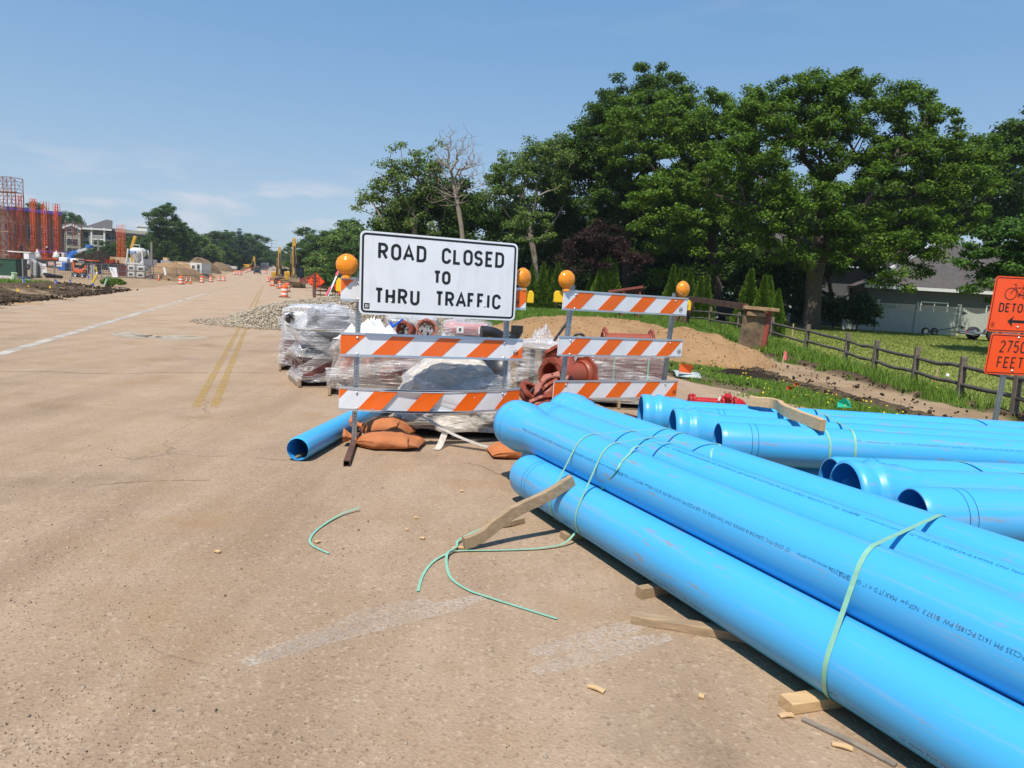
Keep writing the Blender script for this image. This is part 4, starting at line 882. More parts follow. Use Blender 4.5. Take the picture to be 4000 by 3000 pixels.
# ------------------------------------------------------------------ wrapped pallet loads and fittings
def wrap_mat(name, tint, dens, ang=.6, amt=.7, spec=1.0):
    """stretch film: clear, glossy, with fine milky pull lines"""
    t = NT(name); v = t.coord((.9, 26, 26), (ang, ang * .6, .25)); v2 = t.coord((.8, 34, 30), (-.9, .5, .4), loc=(3, 2, 1)); v3 = t.coord((2, 2, 2)); v4 = t.coord((1.2, 7, 6), (.3, -.7, .2))
    a = t.noise(v, 1.6, 4, .6, .2); b = t.noise(v2, 1.7, 4, .6, .2); c = t.noise(v3, 2.0, 4); d = t.noise(v4, 1.6, 3)
    f = t.math('MAXIMUM', t.ramp(a, (.52, 0.), (.66, 1.)), t.ramp(b, (.54, 0.), (.68, .9)))
    f = t.math('MULTIPLY', f, t.ramp(c, (.36, .12), (.62, 1.))); lw = t.n('LayerWeight'); lw.inputs[0].default_value = .35
    f = t.math('ADD', t.math('MULTIPLY', f, amt), t.math('ADD', dens, t.math('MULTIPLY', lw.outputs['Facing'], .38)), True)
    t.col(tint) if False else setattr(t.p.inputs['Base Color'], 'default_value', (*tint, 1)); t.p.inputs['Roughness'].default_value = .13; t.p.inputs['Specular IOR Level'].default_value = spec; t.p.inputs['Coat Weight'].default_value = spec * .5
    t.l(f, t.p.inputs['Alpha']); t.bump(t.math('ADD', t.math('ADD', t.math('MULTIPLY', a, .35), t.math('MULTIPLY', b, .35)), t.math('MULTIPLY', d, 1.6)), .8, .03); return t.m
MWRAP = wrap_mat('clear_stretch_film', (.82, .82, .84), .11); MWRAPD = wrap_mat('dusty_stretch_film', (.72, .66, .58), .46, .6, .8, .4); MWRAPB = wrap_mat('tan_stretch_film', (.70, .64, .58), .17, 1.3)
MBAND = wrap_mat('gathered_film_band', (.82, .82, .82), .16, 1.2, .85)
MRED = mat('red_oxide_casting', (.30, .062, .030), .42, var=.14, scale=9, dirt=(.18, .07, .045), dirt_amt=.25)
MREDM = mat('maroon_carton', (.15, .045, .045), .6, var=.25, scale=5, dirt=(.24, .15, .12), dirt_amt=.3)
MDARK = mat('dark_goods', (.09, .085, .09), .6, var=.5, scale=9)
MBLUEP = mat('blue_cap_plastic', (.02, .10, .50), .45, var=.15)
MGREY = mat('grey_block', (.34, .34, .33), .8, var=.2, scale=12, bump=.2)
MSHEET = mat('white_tarp', (.78, .76, .74), .6, var=.06, scale=3, bump=.3, bscale=9)
MBLKP = mat('black_pe', (.022, .022, .024), .38, var=.25, dirt=(.10, .085, .07), dirt_amt=.25)
MPINK = mat('pink_wrapped_pipe', (.46, .17, .17), .55, var=.3)
def pallet_bm(b, w, d, h=.14, mi=0, rr=random):
    n = 7
    for k in range(n): y = -d / 2 + d * (k + .5) / n; b.box((rr.uniform(-.01, .01), y, h - .009), (w, d / n * .74, .018), mi=mi)
    for x in (-w / 2 + .02, 0, w / 2 - .02): b.box((x, 0, h / 2), (.04, d, h - .038), mi=mi)
    for k in (0, 3, 6): y = -d / 2 + d * (k + .5) / n; b.box((0, y, .0095), (w, d / n * .7, .018), mi=mi)
def film(w, d, z0, z1, seed, prof, n=56, rows=18, jit=.035, top=True, e_=.30):
    """draped, stretched film round a load: prof = scale by height fraction"""
    rr = random.Random(seed); ph = [rr.uniform(0, 6.28) for _ in range(8)]; P = []
    def ring(f, z, k):
        row = []
        for j in range(n):
            a = 2 * PI * j / n; ca, sa_ = math.cos(a), math.sin(a); sup = lambda q: math.copysign(abs(q) ** e_, q)
            r = k * (1 + jit * (math.sin(5 * a + ph[0] + 4 * f) + .6 * math.sin(9 * a + ph[1] - 7 * f) + .5 * math.sin(17 * a + ph[2] + 9 * f)))
            row.append((sup(ca) * w / 2 * r + .02 * math.sin(3 * f + ph[3]), sup(sa_) * d / 2 * r, z + .02 * math.sin(3 * a + ph[4]) * (.3 + f) + .012 * math.sin(8 * a + ph[5])))
        return row
    for i in range(rows + 1):
        f = i / rows; q = f * (len(prof) - 1); i0 = min(int(q), len(prof) - 2); k = prof[i0] + (prof[i0 + 1] - prof[i0]) * (q - i0)
        P.append(ring(f, z0 + (z1 - z0) * f, k))
    if top:
        k0 = prof[-1]
        for s in (.75, .45, .18, .01): P.append(ring(1 + (1 - s) * .4, z1 + .03 * (1 - s) + .02 * rr.random(), k0 * s))
    b = MB(); b.sheet(P, 0, True, True); return b
GP = 'film-wrapped pallet loads'
def load(label, c, rz, w, d, h, seed, prof, wrap, cargo, pal=MPAL, jit=.035, group=GP, bands=2, double=False, e_=.30):
    t_ = thing('wrapped_pallet', label, 'pallet load', (c[0], c[1], gz(c)), rz, group); rr = random.Random(seed)
    b = MB(); pallet_bm(b, w, d, rr=rr); b.build('pallet', pal, t_, bevel=.003)
    cargo(t_, rr)
    film(w * 1.03, d * 1.03, .10, h, seed, prof, jit=jit, e_=e_).build('plastic_wrap', wrap, t_)
    if double: film(w * .95, d * .95, .12, h - .03, seed + 40, prof, jit=jit * 1.4, e_=e_).build('plastic_wrap', wrap, t_)
    for k in range(bands):
        z0 = .16 + .25 * rr.random() * h; z1 = h * rr.uniform(.62, .92); sg = rr.choice((-1, 1)); P = []; wd = rr.uniform(.05, .11); pts = []
        for i in range(9):
            f = i / 8; x = sg * (f - .5) * w * 1.06; z = z0 + (z1 - z0) * f; pts.append((x, z))
        for q, (x, z) in enumerate(pts): o = -d / 2 * 1.09 + .02 * math.sin(q * 2.1 + k); P.append([(x, o, z - wd), (x + .03, o - .012, z), (x, o, z + wd)])
        b = MB(); b.sheet(P); b.build('film_band', MBAND, t_)
    return t_
def flange_ring(b, c, M=None, R=.2, r=.14, th=.035, bolts=8, mi=0, depth=.12, oct_=True):
    """mechanical-joint gland: lobed flange and a short hub"""
    n = 48; T = Matrix.Translation(Vector(c)) @ (M or Matrix.Identity(4)); out = []
    for z in (0, th):
        ro = []; ri = []
        for k in range(n):
            a = 2 * PI * k / n; q = R * (1 + .05 * math.cos(bolts * a)); ro.append((q * math.cos(a), q * math.sin(a), z)); ri.append((r * math.cos(a), r * math.sin(a), z))
        out.append((ro, ri))
    b.sheet([out[0][1], out[0][0], out[1][0], out[1][1]], mi, False, True, ) if False else b.add([tuple(T @ Vector(p)) for row in (out[0][1], out[0][0], out[1][0], out[1][1], out[0][1]) for p in row], [(i * n + k, i * n + (k + 1) % n, (i + 1) * n + (k + 1) % n, (i + 1) * n + k) for i in range(4) for k in range(n)], mi, False)
    b.lathe([(r, th), (r * 1.12, th), (r * 1.2, 0), (r * 1.14, -depth), (r * .98, -depth), (r * .98, 0)], 36, T, mi)
    for k in range(bolts): a = 2 * PI * (k + .5) / bolts; b.lathe([(R * .05, th), (R * .05, th + .012), (0, th + .013)], 8, T @ Matrix.Translation((R * .88 * math.cos(a), R * .88 * math.sin(a), 0)), mi)
def cargo_mix(rows):
    def f(t_, rr):
        for nm, m, c, s, rz in rows:
            b = MB(); b.box(c, s, rz=rz); b.build(nm, m, t_, bevel=.012)
    return f
def cargo_front(t_, rr):
    b = MB()
    for k in range(5): b.box((rr.uniform(-.02, .02), -.38 + .19 * k, .30), (.98, .16, .30))
    b.build('carton', MREDM, t_, bevel=.01)
    b = MB(); b.box((0, 0, .475), (1.10, 1.0, .02)); b.build('divider_board', MWOODG, t_)
    b = MB()
    for k in range(12): b.cyl((rr.uniform(-.40, .40), rr.uniform(-.36, .36), .49), (rr.uniform(-.42, .42), rr.uniform(-.4, .4), .84), rr.uniform(.07, .12), 14, rr.choice((0, 1, 1, 0)))
    b.build('fittings', [MDARK, MREDM], t_)
    b = MB(); b.box((0, 0, .87), (1.16, 1.02, .022)); b.build('divider_board', MWOODG, t_)
    b = MB()
    for k in range(9): b.cyl((rr.uniform(-.32, .32), rr.uniform(-.3, .3), .89), (rr.uniform(-.3, .3), rr.uniform(-.3, .3), 1.12), rr.uniform(.05, .11), 14, rr.choice((0, 2, 0, 0)))
    b.build('fittings', [MDARK, MREDM, MGREY], t_)
load('tall film-wrapped pallet with two dark boards, nearest the double yellow line', (-2.93, 11.2), .46, 1.08, 1.0, 1.20, 3, [1.02, .93, .84, .86, 1.07, .92, .82, .86, 1.07, .88, .74, .66, .46], MWRAP, cargo_front, jit=.02, bands=3)
def cargo_b(t_, rr):
    b = MB(); b.box((0, 0, .34), (.9, .8, .38)); b.build('carton', MREDM, t_, bevel=.02)
    b = MB(); b.box((0, 0, .78), (.86, .8, .48)); b.build('carton', MSHEET, t_, bevel=.03)
    b = MB(); b.tube([(-.34, -.44, .92), (-.30, -.30, .96)], .085, 18); b.tube([(-.36, -.47, .91), (-.34, -.44, .92)], .045, 14); b.build('black_pipe_end', MBLKP, t_)
load('pale wrapped pallet peeping out behind the tall one, on the road side', (-3.62, 12.75), .1, 1.0, .9, 1.12, 9, [1, .98, 1, 1.02, 1, .99, 1, .96], MWRAP, cargo_b)
def cargo_c(t_, rr):
    b = MB()
    for k in range(7): b.blob((-.45 + .15 * k, -.25 + .1 * math.sin(k), .36), (.20, .26, .24), 8, .1, k % 2, seed=k)
    b.build('fittings', [MRED, MREDM], t_)
    b = MB(); b.box((.1, .1, .55), (1.0, .8, .2), rz=.1); b.build('carton', MSHEET, t_, bevel=.05)
load('wide wrapped load of red castings right behind the striped rails', (-1.98, 10.6), .15, 1.42, 1.15, .80, 14, [1, 1.0, .97, .92, .88, .90, .96, .9], MWRAPB, cargo_c, jit=.05, double=True)
def cargo_d(t_, rr):
    b = MB()
    for k in range(9): b.cyl((rr.uniform(-.35, .3), rr.uniform(-.35, .3), .16), (rr.uniform(-.35, .3), rr.uniform(-.35, .3), .38), rr.uniform(.08, .16), 14, k % 3)
    b.build('fittings', [MREDM, MDARK, MRED], t_)
    b = MB()
    for k in range(16):
        x, y, z = rr.uniform(-.30, .30), rr.uniform(-.3, .25), rr.uniform(.34, .60); b.cyl((x, y, z), (x + rr.uniform(-.14, .14), y + rr.uniform(-.1, .1), z + .12), .06, 12, k % 3)
    b.build('fittings', [MRED, MDARK, MBLUEP], t_)
    b = MB()
    for k in range(3): b.cyl((-.3 + .17 * k, -.47, .30 - .05 * (k % 2)), (-.3 + .17 * k, -.43, .30 - .05 * (k % 2)), .026, 10)
    b.build('blue_cap', MBLUEP, t_)
    b = MB()
    for k in range(9): x, z = rr.uniform(-.10, .12), rr.uniform(.52, .74); b.cyl((x, -.36 + (z - .5) * .5, z), (x + rr.uniform(-.05, .05), -.30 + (z - .5) * .5, z + .03), rr.uniform(.025, .04), 10, k % 2)
    b.build('exposed_valves', [MRED, MBLUEP], t_)
    for k in range(4): b = MB(); b.box((rr.uniform(-.03, .05), rr.uniform(-.03, .02), .158 + .016 * k), (1.14, 1.06, .012), rz=rr.uniform(-.05, .07)); b.build('cardboard_layer', MWOODG, t_)
load('slumped film-wrapped pallet just behind the lowest rail of the large barricade', (-.68, 8.02), .16, 1.08, .98, .82, 21, [1.10, 1.10, 1.04, .96, 1.02, 1.04, .98, .92, .90, .80, .70, .52], MWRAPD, cargo_d, MWOODG, .085, bands=4, double=True, e_=.62)
b = MB(); ribbon(b, smooth([(-.90, 7.22, .30), (-.62, 7.16, .16), (-.36, 7.10, .08), (-.10, 7.06, .04), (.10, 7.14, .10)]), .09, nrm=None); ribbon(b, smooth([(-.66, 7.17, .15), (-.70, 7.05, .03), (-.73, 6.97, .012)]), .07)
tag(b.build('film_strip', MWRAPD), 'torn dirty film trailing from the slumped pallet onto the road', 'plastic film')
def cargo_blocks(t_, rr):
    b = MB()
    for k in range(5):
        for j in range(5): b.box((-.38 + .19 * k, 0, .24 + .165 * j), (.18, .8, .158))
    b.build('blocks', MGREY, t_, bevel=.006)
load('low wrapped stack of grey blocks before the gravel pile, below the white sign', (-2.02, 14.1), .1, 1.0, .95, .98, 33, [1, 1, 1, 1, 1], MWRAP, cargo_blocks, jit=.006, bands=0)
def cargo_pink(t_, rr):
    b = MB(); b.box((0, 0, .42), (.95, .9, .5)); b.build('carton', MSHEET, t_, bevel=.03)
    b = MB()
    for k in range(4): b.cyl((-.42, -.3 + .2 * k, .82), (.42, -.3 + .2 * k, .82), .11, 16)
    b.build('pink_cylinder', MPINK, t_)
    b = MB()
    for x in (-.12, .3): b.box((x, -.475, .82), (.13, .006, .13)); 
    b.build('paper_label', MW, t_)
    b = MB()
    for x in (-.12, .3): b.box((x, -.480, .82), (.05, .006, .06))
    b.build('label_print', MDARK, t_)
load('wrapped pallet with pinkish cylinders and two white labels on top', (-.98, 14.2), .08, 1.0, .95, .94, 35, [1, 1, 1.06, 1.06, 1.0, .95], MWRAP, cargo_pink, jit=.02, bands=0)
def cargo_crate(t_, rr):
    b = MB()
    for k in range(6): b.box((-.44 + .176 * k, -.47, .46), (.10, .03, .60)); b.box((-.44 + .176 * k, .47, .46), (.10, .03, .60))
    for k in range(5): b.box((-.5, -.38 + .19 * k, .46), (.03, .1, .6)); b.box((.5, -.38 + .19 * k, .46), (.03, .1, .6))
    b.box((0, 0, .77), (1.04, .98, .025)); b.build('crate_slats', MPAL, t_)
    b = MB(); b.box((0, 0, .44), (.9, .86, .56)); b.build('carton', MDARK, t_)
load('square film-wrapped slatted crate between the two barricades', (.42, 11.4), .10, 1.10, 1.0, .82, 41, [1, 1, 1, 1, 1], MWRAP, cargo_crate, jit=.012)
def cargo_dark(t_, rr):
    b = MB()
    for k in range(3):
        for j in range(2): b.box((-.44 + .44 * k, -.22 + .44 * j, .44), (.42, .42, .58))
    b.build('carton', MREDM, t_, bevel=.015)
    b = MB()
    for x in (-.48, -.12, .38): b.box((x, -.56, .44), (.022, .006, .62)); 
    b.build('green_band', MSTRAP, t_)
load('wrapped pallet of maroon cartons with green bands behind the smaller barricade', (1.53, 10.75), .08, 1.40, 1.1, .80, 47, [1, .99, 1, .97, .99, 1.0, .96], MWRAPB, cargo_dark, jit=.02)
# castings lying on the maroon pallet
def hydrant_top(label, c, rz, s=1.0):
    t_ = thing('red_casting', label, 'casting', c, rz); b = MB()
    b.tube([(-.42 * s, 0, .10), (.28 * s, 0, .12)], .095 * s, 18); b.build('casting_body', MRED, t_)
    for x in (-.42, .3):
        b = MB(); flange_ring(b, (x * s, 0, .11), Matrix.Rotation(PI / 2, 4, 'Y'), .17 * s, .10 * s, .035, 8, 0, .02); b.build('flange', MRED, t_)
    return t_
hydrant_top('red casting lying on top of the maroon cartons behind the smaller barricade', (1.75, 10.75, .88 + gz((1.75, 10.75))), .1)
# white sheet, rings and blue bits on the wide wrapped load
def crumple(label, c, w, d, h, seed, m, name, cat):
    n = 26; P = []
    for i in range(n):
        row = []
        for j in range(n):
            u, v = i / (n - 1) * 2 - 1, j / (n - 1) * 2 - 1; r = min(1, math.hypot(u, v)); rg_ = 1 - abs(2 * float(vnoise(u * 1.7 + seed, v * 1.7 + 2 * seed, 3)) - 1) * 2.2; rg2 = abs(2 * float(vnoise(u * 4.5 + seed, v * 4.5 + 3, 3)) - 1); z = h * max(0, 1 - r ** 2.2) * (.30 + .75 * max(0, rg_)) - h * .35 * rg2 * max(0, 1 - r)
            row.append((c[0] + u * w / 2, c[1] + v * d / 2, c[2] + z))
        P.append(row)
    b = MB(); b.sheet(P); return tag(b.build(name, m, off=c), label, cat)
crumple('crumpled white sheet heaped on the wide wrapped load, below the sign corner', (-2.15, 10.55, .80), .95, .7, .34, 3.3, MSHEET, 'white_sheet', 'sheet')
def ring_fitting(label, c, M, R=.2, r=.145, group=None, depth=.12, m=MRED):
    t_ = thing('ring_fitting', label, 'pipe fitting', c, 0, group); b = MB(); flange_ring(b, (0, 0, 0), M, R, r, .035, 8, 0, depth); b.build('gland', m, t_)
    b = MB()
    for k in range(4): a = k * 1.57 + .4; q = M @ Vector((r * .6 * math.cos(a), r * .6 * math.sin(a), -.05)); b.cyl(q, q + (M @ Vector((0, 0, .09)) - M @ Vector((0, 0, 0))), .016, 8)
    b.build('bolt', MDARK, t_); return t_
RX = lambda a: Matrix.Rotation(a, 4, 'X'); RY = lambda a: Matrix.Rotation(a, 4, 'Y'); RZ = lambda a: Matrix.Rotation(a, 4, 'Z')
ring_fitting('open red ring fitting full of bolts, standing above the middle striped rail', (-1.36, 10.9, .97), RZ(.2) @ RX(1.1), .16, .12)
ring_fitting('red ring fitting on edge beside the crumpled white sheet', (-1.68, 10.8, .93), RZ(-.6) @ RX(1.5), .15, .11)
b = MB(); b.bar((-1.86, 10.75, .98), (-1.72, 10.85, 1.10), .05, .02); b.bar((-1.90, 10.8, 1.05), (-1.84, 10.75, .98), .04, .02); tag(b.build('blue_offcut', MBLUEP, off=(-1.86, 10.75, .98)), 'blue plastic offcut sticking up beside the white sheet', 'offcut')
b = MB(); b.lathe([(.14, 0), (.15, .03), (.13, .07), (0, .08)], 20, Matrix.Translation((-1.50, 10.35, .80))); tag(b.build('flat_disc', MBLUEP, off=(-1.50, 10.35, .80)), 'flat blue cap just above the middle rail', 'cap')
# black elbows on the crate
def elbow(label, c, rz, pts, r, collar=True):
    t_ = thing('black_elbow', label, 'pipe fitting', c, rz, 'black plastic pipe elbows'); b = MB(); b.tube(smooth(pts, 4), r, 18); b.build('bend', MBLKP, t_)
    b = MB()
    for k in (0, -1):
        a, c_ = Vector(pts[k]), Vector(pts[1 if k == 0 else -2]); d = (a - c_).normalized(); b.tube([a - d * .09, a + d * .02], r * 1.14, 18); b.tube([a + d * .02, a + d * .021], r * .85, 18)
    b.build('socket', MBLKP, t_); return t_
elbow('black elbow standing upright on the slatted crate', (.03, 11.3, .80), 0, [(0, 0, .26), (0, 0, .17), (-.07, .02, .09), (-.20, .04, .085)], .085)
elbow('black elbow lying down behind the large barricade post', (-.30, 11.25, .80), .3, [(-.22, 0, .16), (-.08, 0, .16), (.04, 0, .12), (.12, 0, .04)], .085)
b = MB(); b.bar((.62, 11.3, .86), (.84, 11.35, 1.20), .03, .16, up=(0, 1, 0)); tag(b.build('plastic_board', MBLKP, off=(.62, 11.3, .86)), 'thin black panel leaning on top of the slatted crate', 'panel')
crumple('torn clear bag crumpled on top of the slatted crate', (.42, 11.3, .84), .46, .4, .34, 8.1, MWRAP, 'plastic_bag', 'bag')
b = MB(); b.tube([(1.02 + .09 * math.cos(a), 11.2 + .02, .92 + .09 * math.sin(a)) for a in np.linspace(0, 2 * PI, 20)], .022, 8); tag(b.build('rubber_gasket', MBLKP, off=(1.02, 11.2, .92)), 'black rubber ring standing at the edge of the slatted crate', 'gasket')
# black domes on a skid
for k, (x, y, s, lb_) in enumerate(((-.72, 13.3, .36, 'black plastic dome farther back under the middle rail'), (-.18, 12.9, .40, 'black plastic dome with a clamp rim beside the grey skid'), (.28, 13.1, .34, 'black plastic dome half behind the slatted crate'))):
    t_ = thing('black_dome', lb_, 'dome', (x, y, gz((x, y)) + .05), 0, 'black plastic domes behind the barricade'); b = MB(); b.lathe([(s, 0), (s * .99, .05), (s * .97, .12), (s * .84, .27), (s * .6, .38), (s * .3, .43), (0, .44)], 32); b.build('shell', MBLKP, t_)
    b = MB(); b.lathe([(s * 1.05, .02), (s * 1.06, .05), (s * 1.05, .08), (s, .08)], 32); b.box((0, -s * 1.05, .05), (.09, .04, .08)); b.build('clamp_rim', MBLKP, t_)
t_ = thing('wood_skid', 'weathered wooden skid beside the black domes', 'skid', (.08, 12.2, 0), .2); b = MB(); pallet_bm(b, .6, .5, .12); b.build('skid_boards', MWOODG, t_)
crumple('small crumple of clear film beside the slumped pallet', (-.12, 9.0, .12), .4, .4, .22, 5.1, MWRAP, 'plastic_bag', 'bag')
# boards lying between
GT = 'loose boards lying among the pallets'
lumber('long grey board lying in front of the slatted crate', [(.0, 9.9, .05), (.5, 9.4, .05), (.95, 9.0, .05)], .14, .045, MWOODG, 51, GT)
lumber('second grey board beside the slatted crate, toward the slumped pallet', [(-.3, 10.0, .05), (.1, 9.6, .05), (.35, 9.2, .05)], .14, .045, MWOODN, 52, GT)
t_ = thing('wood_skid', 'splintery wooden skid under the red castings by the barricades', 'skid', (.62, 9.75, 0), .3); b = MB(); pallet_bm(b, 1.1, .9, .14); b.build('skid_boards', MPAL, t_)
t_ = thing('wood_skid', 'grey wooden skid under the small red valves', 'skid', (-.02, 8.35, 0), .25); b = MB(); pallet_bm(b, .62, .6, .13); b.build('skid_boards', MWOODG, t_)
GV = 'small red valves with blue caps'
for k, (x, y) in enumerate(((-.20, 8.22), (-.02, 8.24), (.12, 8.36), (-.1, 8.5))):
    t_ = thing('red_valve', ('red valve at the end toward the slumped pallet', 'red valve in the middle of the grey skid', 'red valve at the end toward the pipe bells', 'red valve at the back of the grey skid')[k], 'valve', (x, y, .15), .4 * k, GV)
    b = MB(); b.tube([(-.09, 0, .05), (.09, 0, .05)], .042, 12); b.tube([(-.1, 0, .05), (-.08, 0, .05)], .06, 12); b.tube([(.08, 0, .05), (.1, 0, .05)], .06, 12); b.tube([(0, 0, .05), (0, -.02, .13)], .03, 10); b.build('valve_body', MRED, t_)
    b = MB(); b.tube([(0, -.05, .10), (0, -.065, .10)], .026, 10); b.tube([(.06, -.05, .06), (.06, -.065, .06)], .02, 10); b.build('blue_cap', MBLUEP, t_)
# the big red tee and the heap of flanged fittings
def tee(label, c, rz, R=.18, L=.62, tilt=0):
    t_ = thing('pipe_tee', label, 'pipe fitting', c, rz, 'red cast pipe fittings by the barricades'); M0 = RX(tilt)
    b = MB(); b.tube([M0 @ Vector((-L / 2, 0, 0)), M0 @ Vector((L / 2, 0, 0))], R, 28, False); b.tube([M0 @ Vector((0, 0, 0)), M0 @ Vector((0, 0, R * 2.0))], R * .9, 24, False); b.build('casting_body', MRED, t_)
    for x, s in ((-L / 2, -1), (L / 2, 1)):
        b = MB(); flange_ring(b, (0, 0, 0), M0 @ Matrix.Translation((x, 0, 0)) @ RY(s * PI / 2), R * 1.5, R * 1.02, .04, 8, 0, .08); b.build('flange', MRED, t_)
    b = MB(); flange_ring(b, (0, 0, 0), M0 @ Matrix.Translation((0, 0, R * 2.0)), R * 1.45, R * .98, .04, 8, 0, .08); b.build('flange', MRED, t_)
    return t_
GRF = 'red cast pipe fittings by the barricades'
tee('big red cast tee with its open flanged mouth turned to the road', (.76, 9.62, .53), math.radians(36), .17, .56, -.6)
ring_fitting('red flange face down at the top of the heap by the barricade end', (.30, 8.75, .36), RZ(.3) @ RY(.5) @ RX(.35), .24, .17, GRF, .10)
ring_fitting('red flange on edge in the middle of the heap', (.42, 8.52, .40), RZ(-.5) @ RY(-.95), .24, .175, GRF, .14)
ring_fitting('red flange leaning lowest in the heap above the pipe bell', (.30, 8.25, .30), RZ(-.3) @ RY(-.6) @ RX(-.3), .23, .165, GRF, .14)
tee('red cast tee lying at the back of the flange heap', (.62, 8.7, .26), math.radians(-20), .17, .5, .9)
t_ = thing('red_casting', 'round-bellied red casting next to the flange heap', 'casting', (.72, 8.35, .25), 0, GRF); b = MB(); b.blob((0, 0, 0), (.2, .2, .22), 14, .0); b.lathe([(.24, .14), (.24, .18), (.17, .18)], 28); b.build('casting_body', MRED, t_)
# ------------------------------------------------------------------ fire hydrants lying in the grass
MHYD = mat('hydrant_red_paint', (.42, .012, .012), .32, var=.1)
t_ = thing('fire_hydrant', 'bright red fire hydrant lying on its side in the grass behind the pipes', 'hydrant', tuple(onground(2795, 1606)), -.05)
t_.scale = (.66, .66, .66); hx = t_.location; t_.location = (hx.x, hx.y, gz(hx) + .13)
b = MB(); b.tube([(-.62, 0, 0), (.35, 0, 0)], .10, 20); b.build('barrel', MHYD, t_)
for x in (-.62, -.55, .10, .38):
    b = MB(); b.tube([(x, 0, 0), (x + .05, 0, 0)], .17, 20); 
    for k in range(8): a = k * PI / 4; b.tube([(x - .02, .14 * math.cos(a), .14 * math.sin(a)), (x + .07, .14 * math.cos(a), .14 * math.sin(a))], .018, 6)
    b.build('flange', MHYD, t_)
b = MB(); b.tube([(.40, 0, 0), (.52, 0, 0), (.60, 0, 0), (.66, 0, 0)], [.13, .13, .09, .03], 18); b.build('bonnet', MHYD, t_)
b = MB(); b.tube([(.22, 0, 0), (.22, -.1, .16)], .07, 14); b.tube([(.22, -.1, .16), (.22, -.12, .2)], .085, 14); b.build('nozzle', MHYD, t_)
b = MB(); b.bar((.02, -.12, .06), (.07, -.08, .15), .02, .05); b.build('white_tag', MW, t_)
# ------------------------------------------------------------------ gravel, sand and soil heaps
def mound(name, label, cat, c, rx, ry, h, rot, m, seed, rough=.16, peak=1.35, nr=30, na=72, kind=None):
    P = []; cr_, sr_ = math.cos(rot), math.sin(rot)
    for i in range(nr + 1):
        r = 1.12 * i / nr; row = []
        for j in range(na):
            a = 2 * PI * j / na; wob = 1 + .22 * (float(vnoise(math.cos(a) * 1.3 + seed, math.sin(a) * 1.3 + seed, 3)) - .5) * 2
            x, y = rx * r * wob * math.cos(a), ry * r * wob * math.sin(a); X_, Y_ = c[0] + x * cr_ - y * sr_, c[1] + x * sr_ + y * cr_
            k = max(0, 1 - r); z = h * (1 - (1 - k) ** peak if False else k ** .92) + h * rough * (float(vnoise(X_ * 1.4 / max(1, rx / 4), Y_ * 1.4 / max(1, rx / 4), 5, .6)) - .5) * min(1, k * 4)
            z = h * (1 - math.exp(-2.1 * k)) / (1 - math.exp(-2.1)) * .92 + h * rough * 1.6 * (float(vnoise(X_ * 3 / max(1, rx), Y_ * 3 / max(1, rx), 5, .62)) - .5) * min(1, k * 5)
            row.append((X_, Y_, gz((X_, Y_)) + z - (.10 if r > 1.0 else .0)))
        P.append(row)
    b = MB(); b.sheet(P, 0, True, True); o = b.build(name, m, off=(c[0], c[1], gz(c)))
    return tag(o, kind=kind) if kind else tag(o, label, cat)
def earth(name, c1, c2, c3, scale=1.5, bump=.8):
    t = NT(name); v = t.coord(); a = t.noise(v, scale, 6, .6); b = t.noise(v, scale * 9, 5, .7); c = t.mix(t.ramp(a, (.35, 0.), (.65, 1.)), c1, c2); c = t.mix(t.ramp(b, (.56, 0.), (.72, .7)), c, c3)
    c = t.mix(t.ramp(b, (.30, .6), (.42, 0.)), c, mul(c1, .5)); t.col(c); t.p.inputs['Roughness'].default_value = .95; t.p.inputs['Specular IOR Level'].default_value = .15; t.bump(t.math('ADD', a, b), bump, .05); return t.m
MSANDP = earth('sandy_fill', (.30, .175, .082), (.37, .225, .112), (.46, .31, .18)); MSOIL = earth('black_soil', (.016, .012, .009), (.035, .025, .017), (.06, .042, .027)); MDIRTB = earth('brown_dirt', (.15, .095, .05), (.25, .165, .09), (.34, .24, .15))
mA_ = (2.9, 24.6); mB_ = (5.1, 22.0)
mound('sand_pile', 'broad tan sand pile behind the smaller barricade', 'sand pile', mA_, 4.6, 3.0, 1.0, -.1, MSANDP, 1.7, .3)
mound('sand_pile', 'lower tan sand pile spilling toward the rusty trench box', 'sand pile', mB_, 3.0, 2.1, .92, -.4, MSANDP, 4.4, .3)
mound('soil_pile', 'scatter of black clods at the foot of the lower sand pile', 'soil pile', (6.0, 18.2), 1.0, .35, .16, -.3, MSOIL, 8, .6)
n = 9000; x = rng.uniform(-1.8, 8.8, n); y = rng.uniform(18.5, 27, n); zt_ = []; dg_ = bpy.context.evaluated_depsgraph_get()
for o_ in [o for o in COL.objects if o.name.startswith('sand_pile')]:
    me_ = o_.data; co_ = np.empty(len(me_.vertices) * 3, np.float32); me_.vertices.foreach_get('co', co_); co_ = co_.reshape(-1, 3) + np.array(o_.location, np.float32); zt_.append(co_)
zt_ = np.concatenate(zt_); idx = np.array([int(np.argmin((zt_[:, 0] - a) ** 2 + (zt_[:, 1] - c) ** 2)) for a, c in zip(x, y)]); dd = np.hypot(zt_[idx, 0] - x, zt_[idx, 1] - y); k = dd < .16; pts_ = zt_[idx[k]]; keepz = rng.random(len(pts_)) > .35; pts_ = pts_[keepz]; pts_[:, 0] += rng.normal(0, .03, len(pts_)); pts_[:, 1] += rng.normal(0, .03, len(pts_))
tag(rocks('sand_clods', pts_, rng.uniform(.010, .034, len(pts_)), island_mat('sand_clod', [(.26, .15, .07), (.34, .21, .105), (.42, .28, .16), (.20, .12, .06)], .95, spec=.1), .3), kind='stuff')
